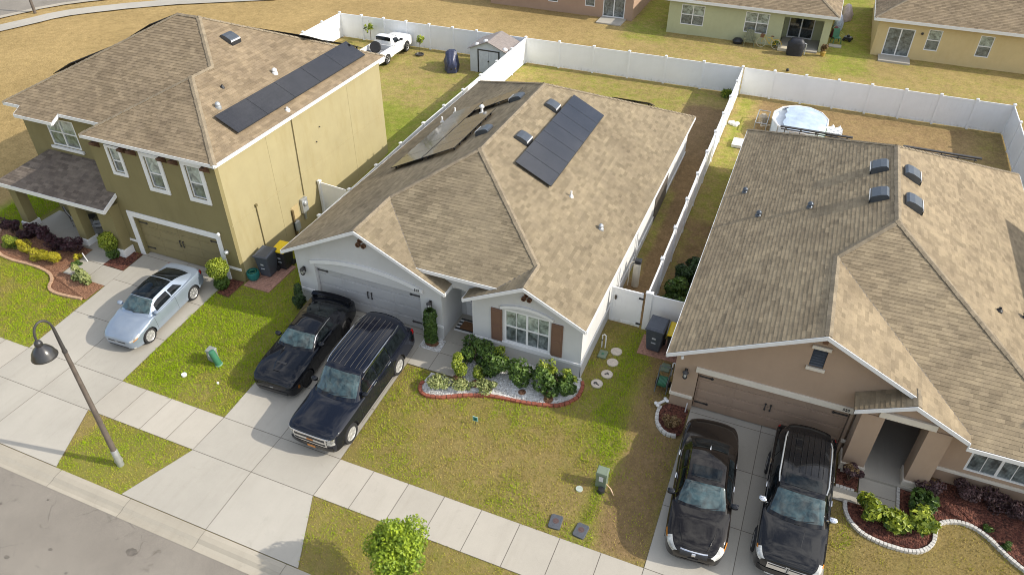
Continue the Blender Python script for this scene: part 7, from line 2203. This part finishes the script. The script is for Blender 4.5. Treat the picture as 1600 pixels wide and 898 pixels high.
def misc_pool_yard():
    z = gz(43.5)
    T = thing('pump_frame', 'small metal frame holding a pool pump left of the pool', 'pump', (-1.75, 43.2, z))
    f = MB()
    for x in (-2.05, -1.4):
        for y in (42.4, 44.3): f.tube([(x, y, z), (x, y, z+.55)], .025, 6)
        f.tube([(x, 42.4, z+.55), (x, 44.3, z+.55)], .025, 6)
    for y in (42.4, 44.3): f.tube([(-2.05, y, z+.55), (-1.4, y, z+.55)], .025, 6)
    f.build('frame', M['metal'], T)
    b = MB(); b.lathe([(.22, z), (.24, z+.45), (.12, z+.6), (0, z+.6)], (-1.72, 43.7, 0), 'z', 16); b.tube([(-1.72, 43.4, z+.2), (-1.72, 42.8, z+.2), (-1.2, 42.8, z+.35)], .05, 8); b.build('pump', mat('pump_tan', (.42, .36, .27), .6, .2, 6), T, smooth=40)
    p = MB(); vs, fs = [], []; n = 14
    for i in range(n):
        for j in range(n): vs.append((1.75+1.05*i/(n-1), 43.35+1.2*j/(n-1), z+.12+.12*math.sin(i*1.3)*math.sin(j*1.1)+random.uniform(0, .05)))
    for i in range(n-1):
        for j in range(n-1): fs.append((i*n+j, i*n+j+1, (i+1)*n+j+1, (i+1)*n+j))
    tag(p.add(vs, fs).build('crumpled_tarp', M['white'], smooth=40), 'crumpled white tarp on the grass right of the pool', 'tarp')
    g = MB(); g.add([(1.5, 41.2, z+.25), (3.0, 41.3, z+.3), (2.9, 42.6, z+.22), (1.5, 42.5, z+.3), (1.5, 41.2, z+.19), (3.0, 41.3, z+.24), (2.9, 42.6, z+.16), (1.5, 42.5, z+.24)], [(0, 1, 2, 3), (7, 6, 5, 4), (0, 4, 5, 1), (1, 5, 6, 2), (2, 6, 7, 3), (3, 7, 4, 0)])
    tag(g.build('pool_float', mat('lime_float', (.22, .50, .07), .5)), 'lime green float right of the pool, behind the roof edge', 'float')
    s = MB()
    for k in range(7): s.lathe([(0, .16), (.12, .12), (.15, .02), (.13, -.04)], (-3.2+random.uniform(-.3, .3), 42.9+random.uniform(-.25, .25), gz(43)), 'z', 9)
    tag(s.build('white_rock_pile', M['white'], smooth=50), 'small pile of white rocks against the dividing fence', 'rocks')
    q = MB(); q.box(-2.95, -2.25, 39.9, 40.9, gz(40), gz(40)+.16); q.box(-2.8, -2.55, 40.25, 40.32, gz(40)+.16, gz(40)+.17)
    tag(q.build('storage_box', mat('pale_box', (.62, .63, .62), .6, .1, 6), bevel=.03), 'pale flat box on the grass at the back corner of the brown house', 'box')
misc_pool_yard()
# ---------------------------------------------------------------- behind the green house
def adirondack():
    x, y = -4.45, 57.25; z = 1.2; T = thing('garden_chair', 'weathered olive garden chair under the green house window', 'chair', (x, y, z), R(8))
    m = mat('chair_olive', (.19, .195, .115), .75, .15, 6)
    s = MB()
    for k in range(5): s.box(-.28+.115*k, -.18+.115*k, -.28, .25, .34, .36)
    s.build('seat', m, T, local=True)
    b = MB()
    for k in range(5): b.prism([(-.28+.115*k, .22, .36), (-.18+.115*k, .22, .36), (-.18+.115*k, .48, 1.05-.03*abs(k-2)), (-.28+.115*k, .48, 1.05-.03*abs(k-2))], (0, .02, 0))
    b.build('backrest', m, T, local=True)
    for sx in (-1, 1):
        a = MB(); a.box(min(sx*.3, sx*.42), max(sx*.3, sx*.42), -.35, .3, .55, .575); a.build('armrest', m, T, local=True)
        for yy in (-.32, .28): l = MB(); l.box(min(sx*.33, sx*.38), max(sx*.33, sx*.38), yy-.03, yy+.03, 0, .55); l.build('leg', m, T, local=True)
adirondack()
def bicycle():
    x, y = -3.05, 57.2; z = 1.2; T = thing('bicycle', 'yellow bicycle leaning by the green house window', 'bicycle', (x, y, z), R(-6))
    yb = mat('bike_yellow', (.62, .42, .03), .4)
    for xx in (-.55, .55):
        w = MB(); w.tube([(xx+.33*math.cos(a), 0, .34+.33*math.sin(a)) for a in np.linspace(0, 2*math.pi, 25)], .024, 6); o = w.build('wheel', mat('cream_tyre', (.55, .50, .34), .7) if xx < 0 else bpy.data.materials['cream_tyre'], T, local=True)
        s = MB()
        for k in range(8): s.tube([(xx, 0, .34), (xx+.32*math.cos(k*.785), 0, .34+.32*math.sin(k*.785))], .005, 4)
        s.build('spokes', M['metal'], o, local=True)
    f = MB(); f.tube([(.55, 0, .34), (.05, 0, .32), (-.32, 0, .78), (.15, 0, .76), (.55, 0, .34)], .022, 6); f.tube([(.05, 0, .32), (.17, 0, .86)], .02, 6); f.tube([(-.55, 0, .34), (-.36, 0, .95)], .02, 6)
    f.build('frame', yb, T, local=True)
    b = MB(); b.box(-.1+.18, .12+.18, -.07, .07, .86, .92); b.build('saddle', mat('saddle_brown', (.16, .08, .04), .7), T, local=True, bevel=.02)
    h = MB(); h.tube([(-.36, 0, .95), (-.34, -.05, 1.02), (-.22, -.27, 1.0)], .015, 6); h.tube([(-.34, -.05, 1.02), (-.34, .05, 1.02), (-.22, .27, 1.0)], .015, 6); h.build('handlebar', M['metal'], T, local=True)
    k = MB(); k.box(-.66, -.42, -.14, .14, .74, .95); k.build('basket', bpy.data.materials['saddle_brown'], T, local=True)
    g = MB(); g.tube([(.55+.38*math.cos(a), 0, .34+.38*math.sin(a)) for a in np.linspace(.1, 2.6, 10)], .02, 6); g.build('mudguard', yb, T, local=True)
bicycle()
def grill():
    x, y = -1.1, 56.55; z = 1.2; T = thing('covered_grill', 'grill under a black cover in front of the green house patio', 'grill', (x, y, z), R(5))
    m = MB(); rings = [(.56, .36, .0), (.58, .37, .45), (.60, .38, .85), (.46, .34, 1.05), (.40, .28, 1.16), (.2, .15, 1.2)]; n = 18; vs, fs = [], []
    for i, (a, b, h) in enumerate(rings):
        for k in range(n):
            t = 2*math.pi*k/n; f = 1+.035*math.sin(k*2.9+i)
            c, s = math.cos(t), math.sin(t); e = .6
            vs.append((a*f*abs(c)**e*(1 if c > 0 else -1), b*f*abs(s)**e*(1 if s > 0 else -1), h))
    for i in range(len(rings)-1):
        for k in range(n): fs.append((i*n+k, i*n+(k+1) % n, (i+1)*n+(k+1) % n, (i+1)*n+k))
    fs.append(tuple(range(5*n, 6*n))); m.add(vs, fs); m.build('cover', mat('grill_cover', (.018, .02, .028), .5, .3, 7, bscale=8, bstr=.5), T, local=True, smooth=50)
    s = MB(); s.tube([(.5, -.1, .9), (.68, -.1, .86), (.66, -.12, .1)], .05, 6); s.build('side_shelf', M['metal'], T, local=True)
grill()
def pots():
    T = thing('potted_plant', 'potted straw-coloured plant at the green house patio corner', 'plant', (.82, 57.05, 1.2))
    MB().lathe([(.13, 1.2), (.2, 1.5), (.22, 1.5), (.2, 1.52), (0, 1.47)], (.82, 57.05, 0), 'z', 16).build('pot', mat('gold_pot', (.42, .28, .06), .6), T, smooth=40)
    p, d, q = blob((.82, 57.05, 1.78), (.3, .3, .3), 260, 5); leaves('foliage', p, d, .09, LM['straw'], T, 2.5)
    shrub('shrub', 'small green plant left of the green house patio', -2.55, 57.4, .25, .7, 'lime', 260, .09, z0=1.2)
    t = MB(); t.box(-2.35, -1.4, 56.9, 57.6, 1.2, 1.42); tag(t.build('storage_chest', mat('cream_chest', (.62, .55, .40), .7), bevel=.02), 'cream low chest at the edge of the green house patio', 'chest')
    bl = MB(); bl.lathe([(.34, 1.2), (.40, 1.38), (.25, 1.55), (0, 1.6)], (-5.3, 57.45, 0), 'z', 14); tag(bl.build('covered_firepit', M['black_plastic'], smooth=50), 'black covered fire pit left of the garden chair', 'fire pit')
    # things along the side of the green house
    c = thing('garden_chair', 'green plastic garden chair at the side of the green house', 'chair', (1.55, 60.4, 1.2), R(20))
    g = M['green_plastic']
    s = MB(); s.box(-.25, .25, -.25, .25, .38, .42); s.build('seat', g, c, local=True, bevel=.02)
    b = MB(); b.prism([(-.25, .23, .4), (.25, .23, .4), (.22, .38, .95), (-.22, .38, .95)], (0, .03, 0)); b.build('backrest', g, c, local=True)
    for sx in (-1, 1):
        for sy in (-1, 1): l = MB(); l.tube([(sx*.24, sy*.24, .4), (sx*.3, sy*.3, 0)], .03, 6); l.build('leg', g, c, local=True)
    m = thing('push_mower', 'push mower with yellow-green handle lying on the side grass', 'mower', (2.35, 61.3, 1.2), R(-15))
    d = MB(); d.box(-.28, .28, -.22, .22, .1, .28); d.lathe([(.12, 0), (.1, .14), (0, .15)], (0, 0, .28), 'z', 12); d.build('deck', M['black_plastic'], m, local=True, bevel=.03)
    h = MB()
    for sy in (-1, 1): h.tube([(-.2, sy*.18, .25), (-1.2, sy*.2, .75)], .016, 6)
    h.tube([(-1.2, -.2, .75), (-1.2, .2, .75)], .016, 6); h.build('handlebar', mat('mower_green', (.30, .38, .12), .5), m, local=True)
    for sx in (-1, 1):
        for sy in (-1, 1): w = MB(); w.lathe([(.1, -.03), (.1, .03)], (sx*.22, sy*.25, .1), 'y', 12); w.build('wheel', M['tyre'], m, local=True)
    def heap(name, label, x, y, sx, sy, h, m_):
        o = MB(); vs, fs = [], []; n = 12
        for i in range(5):
            k = math.cos(i/4*1.45)
            for j in range(n):
                t = 2*math.pi*j/n; f = 1+.16*math.sin(j*2.3+i*1.7); vs.append((x+sx*k*f*math.cos(t), y+sy*k*f*math.sin(t), 1.2+h*math.sin(i/4*1.45)))
        for i in range(4):
            for j in range(n): fs.append((i*n+j, i*n+(j+1) % n, (i+1)*n+(j+1) % n, (i+1)*n+j))
        fs.append(tuple(range(4*n, 5*n))); o.add(vs, fs); tag(o.build(name, m_, smooth=50), label, 'covered pile')
    heap('tarped_pile', 'pile under a pale pink tarp at the side of the green house', 1.95, 66.8, .5, .9, 1.2, mat('pink_tarp', (.50, .42, .42), .6, .2, 4))
    heap('cushion_pile', 'white and blue cushions piled beside the green house wall', 1.5, 64.0, .35, .8, 1.1, mat('pale_cushions', (.45, .52, .66), .6, .45, 3))
    heap('bag_pile', 'dark red bag leaning at the green house wall behind the green chair', 1.35, 61.9, .3, .5, .8, mat('dark_red_bag', (.13, .03, .04), .6, .4, 4))
    sl = MB(); sl.box(1.1, 2.0, 59.3, 59.9, 1.1, 1.25); struct(sl.build('side_slab', M['concrete']))
pots()
bl = MB().lathe([(.0, .18), (.09, .15), (.11, .08), (.08, 0)], (-1.2, 53.0, gz(53)), 'z', 12).build('ball', M['black_plastic'], smooth=60); tag(bl, 'small dark ball on the grass behind the rear fence', 'ball')

# ---------------------------------------------------------------- grass blades on the near lawns
def grass():
    def inside(x, y, a, b, c, d): return (x > a) & (x < b) & (y > c) & (y < d)
    def lawn(x, y):
        ok = (y > 8.93) & (y < 23.2)
        ok &= ~((y > 11.335) & (y < 12.935))
        fl = (12.95-np.clip(y, 8.95, 12.95))/4.0
        for x0, x1, a, b in ((-26.43, -21.51, -27.57, -20.41), (-16.62, -11.68, -17.47, -10.58), (-.98, 3.95, -2.17, 5.07)):
            k = np.clip((11.32-y)/(11.32-8.95), 0, 1)
            ok &= ~((x > x0+(a-x0)*k) & (x < x1+(b-x1)*k) & (y < 19.6))
        for r in ((-17.65, -9.5, 19.2, 40), (-5.25, -9.6, 0, 0), (-11.7, -9.55, 17.65, 19.4), (-9.7, -5.12, 19.3, 40), (-27.5, -20.7, 19.3, 40), (-33.6, -27, 18.7, 40), (-29.05, -26.4, 16.9, 19),
                  (-1.85, 12, 19.3, 40), (3.9, 5.95, 17.4, 19.4), (-20.7, -19.25, 19.15, 21.25), (-3.6, -1.85, 21.5, 22.75), (-21.45, -20.7, 18.3, 19.4), (-17.05, -16.65, 18.35, 19.05), (-2.1, -1, 17.95, 19.4), (-5.15, -3.8, 22.9, 23.1)):
            ok &= ~inside(x, y, *r)
        for poly in (fA + [(-9.55, 19.36), (-9.55, 17.6), (-10.55, 17.6)], fB + [(-26.55, 16.85), (-29.0, 19), (-34.6, 19)], fC + [(10.3, 19.38), (5.95, 19.3), (4.1, 19), (4.1, 17.5)]):
            c = np.zeros(x.shape, bool); n = len(poly)
            for i in range(n):
                (xa, ya), (xb, yb) = poly[i], poly[(i+1) % n]
                c ^= ((ya > y) != (yb > y)) & (x < (xb-xa)*(y-ya)/(yb-ya+1e-12)+xa)
            ok &= ~c
        for sx, sy in ((-4.30, 21.3), (-4.27, 20.66), (-4.29, 19.98), (-4.5, 19.37)): ok &= (x-sx)**2+(y-sy)**2 > .24**2
        ok &= ~(inside(x, y, -4.22, -3.74, 13.1, 13.74) | inside(x, y, -3.4, -2.88, 13.1, 13.74))
        return ok
    n = 700000
    x = RNG.uniform(-37, 10.6, n); y = RNG.uniform(8.9, 23.2, n)
    k = lawn(x, y); x, y = x[k], y[k]
    g, dt, go = turf(x, y)
    # clumps: the sward is thicker where it is green
    def vnoise(sc, sd):
        r = np.random.default_rng(sd).uniform(-1, 1, (256, 256)); u, v = x/sc+100, y/sc+100
        i, j = np.floor(u).astype(int) % 255, np.floor(v).astype(int) % 255; fu, fv = u-np.floor(u), v-np.floor(v)
        fu, fv = fu*fu*(3-2*fu), fv*fv*(3-2*fv)
        return (r[i, j]*(1-fu)+r[i+1, j]*fu)*(1-fv)+(r[i, j+1]*(1-fu)+r[i+1, j+1]*fu)*fv
    cl = .30*vnoise(1.7, 1)+.30*vnoise(.55, 2)+.30*vnoise(.19, 3)+RNG.normal(0, .13, len(x))
    weed = (vnoise(.28, 21) > .62) & (vnoise(3.1, 22) > -.1)
    cl = cl + np.where(weed, .25, 0)
    gl = np.clip(g+cl, 0, 1)
    keep = RNG.uniform(0, 1, len(x)) < (.42+.58*gl)*(1-.75*np.clip(dt+cl*.8, 0, 1)); keep &= x > -36
    vnoise_k = vnoise(.35, 9)[keep]
    x, y, gl, dt = x[keep], y[keep], gl[keep], dt[keep]
    n = len(x); z = np.interp(y, GY, GZV)
    h = RNG.uniform(.03, .075, n)*(.55+.7*gl)*(1+.35*vnoise_k); w = RNG.uniform(.007, .014, n)
    a = RNG.uniform(0, 2*np.pi, n); ln = RNG.uniform(.3, 1.3, n)*h; b = RNG.uniform(0, 2*np.pi, n)
    dx, dy = np.cos(a)*w, np.sin(a)*w
    v = np.empty((n, 3, 3))
    v[:, 0] = np.stack([x-dx, y-dy, z-.012], 1); v[:, 1] = np.stack([x+dx, y+dy, z-.012], 1); v[:, 2] = np.stack([x+np.cos(b)*ln, y+np.sin(b)*ln, z+h], 1)
    me = bpy.data.meshes.new('lawn_grass')
    me.vertices.add(n*3); me.vertices.foreach_set('co', v.astype(np.float32).ravel())
    me.loops.add(n*3); me.loops.foreach_set('vertex_index', np.arange(n*3, dtype=np.int32))
    me.polygons.add(n); me.polygons.foreach_set('loop_start', np.arange(0, n*3, 3, dtype=np.int32))
    me.update(calc_edges=True)
    at = me.attributes.new('tint', 'FLOAT', 'POINT'); at.data.foreach_set('value', np.repeat(np.clip(gl+RNG.normal(0, .10, n), 0, 1), 3).astype(np.float32))
    m, nt, bs = nodes_of('grass_blade')
    an = nt.nodes.new('ShaderNodeAttribute'); an.attribute_name = 'tint'
    rp = ramp(nt, an.outputs['Fac'], [(.05, (.49, .38, .14)), (.35, (.47, .41, .09)), (.6, (.43, .46, .045)), (.95, (.33, .46, .016))])
    nt.links.new(rp.outputs['Color'], bs.inputs['Base Color']); bs.inputs['Roughness'].default_value = .9; bs.inputs['Specular IOR Level'].default_value = .04
    tr = nt.nodes.new('ShaderNodeBsdfTranslucent'); nt.links.new(rp.outputs['Color'], tr.inputs['Color'])
    mx = nt.nodes.new('ShaderNodeMixShader'); mx.inputs['Fac'].default_value = .28
    nt.links.new(bs.outputs['BSDF'], mx.inputs[1]); nt.links.new(tr.outputs['BSDF'], mx.inputs[2]); nt.links.new(mx.outputs['Shader'], nt.nodes['Material Output'].inputs['Surface'])
    me.materials.append(m)
    o = bpy.data.objects.new('lawn_grass', me); COL.objects.link(o)
    struct(o, 'stuff'); tag(o, 'short green and straw-coloured grass on the near lawns', 'grass')
grass()
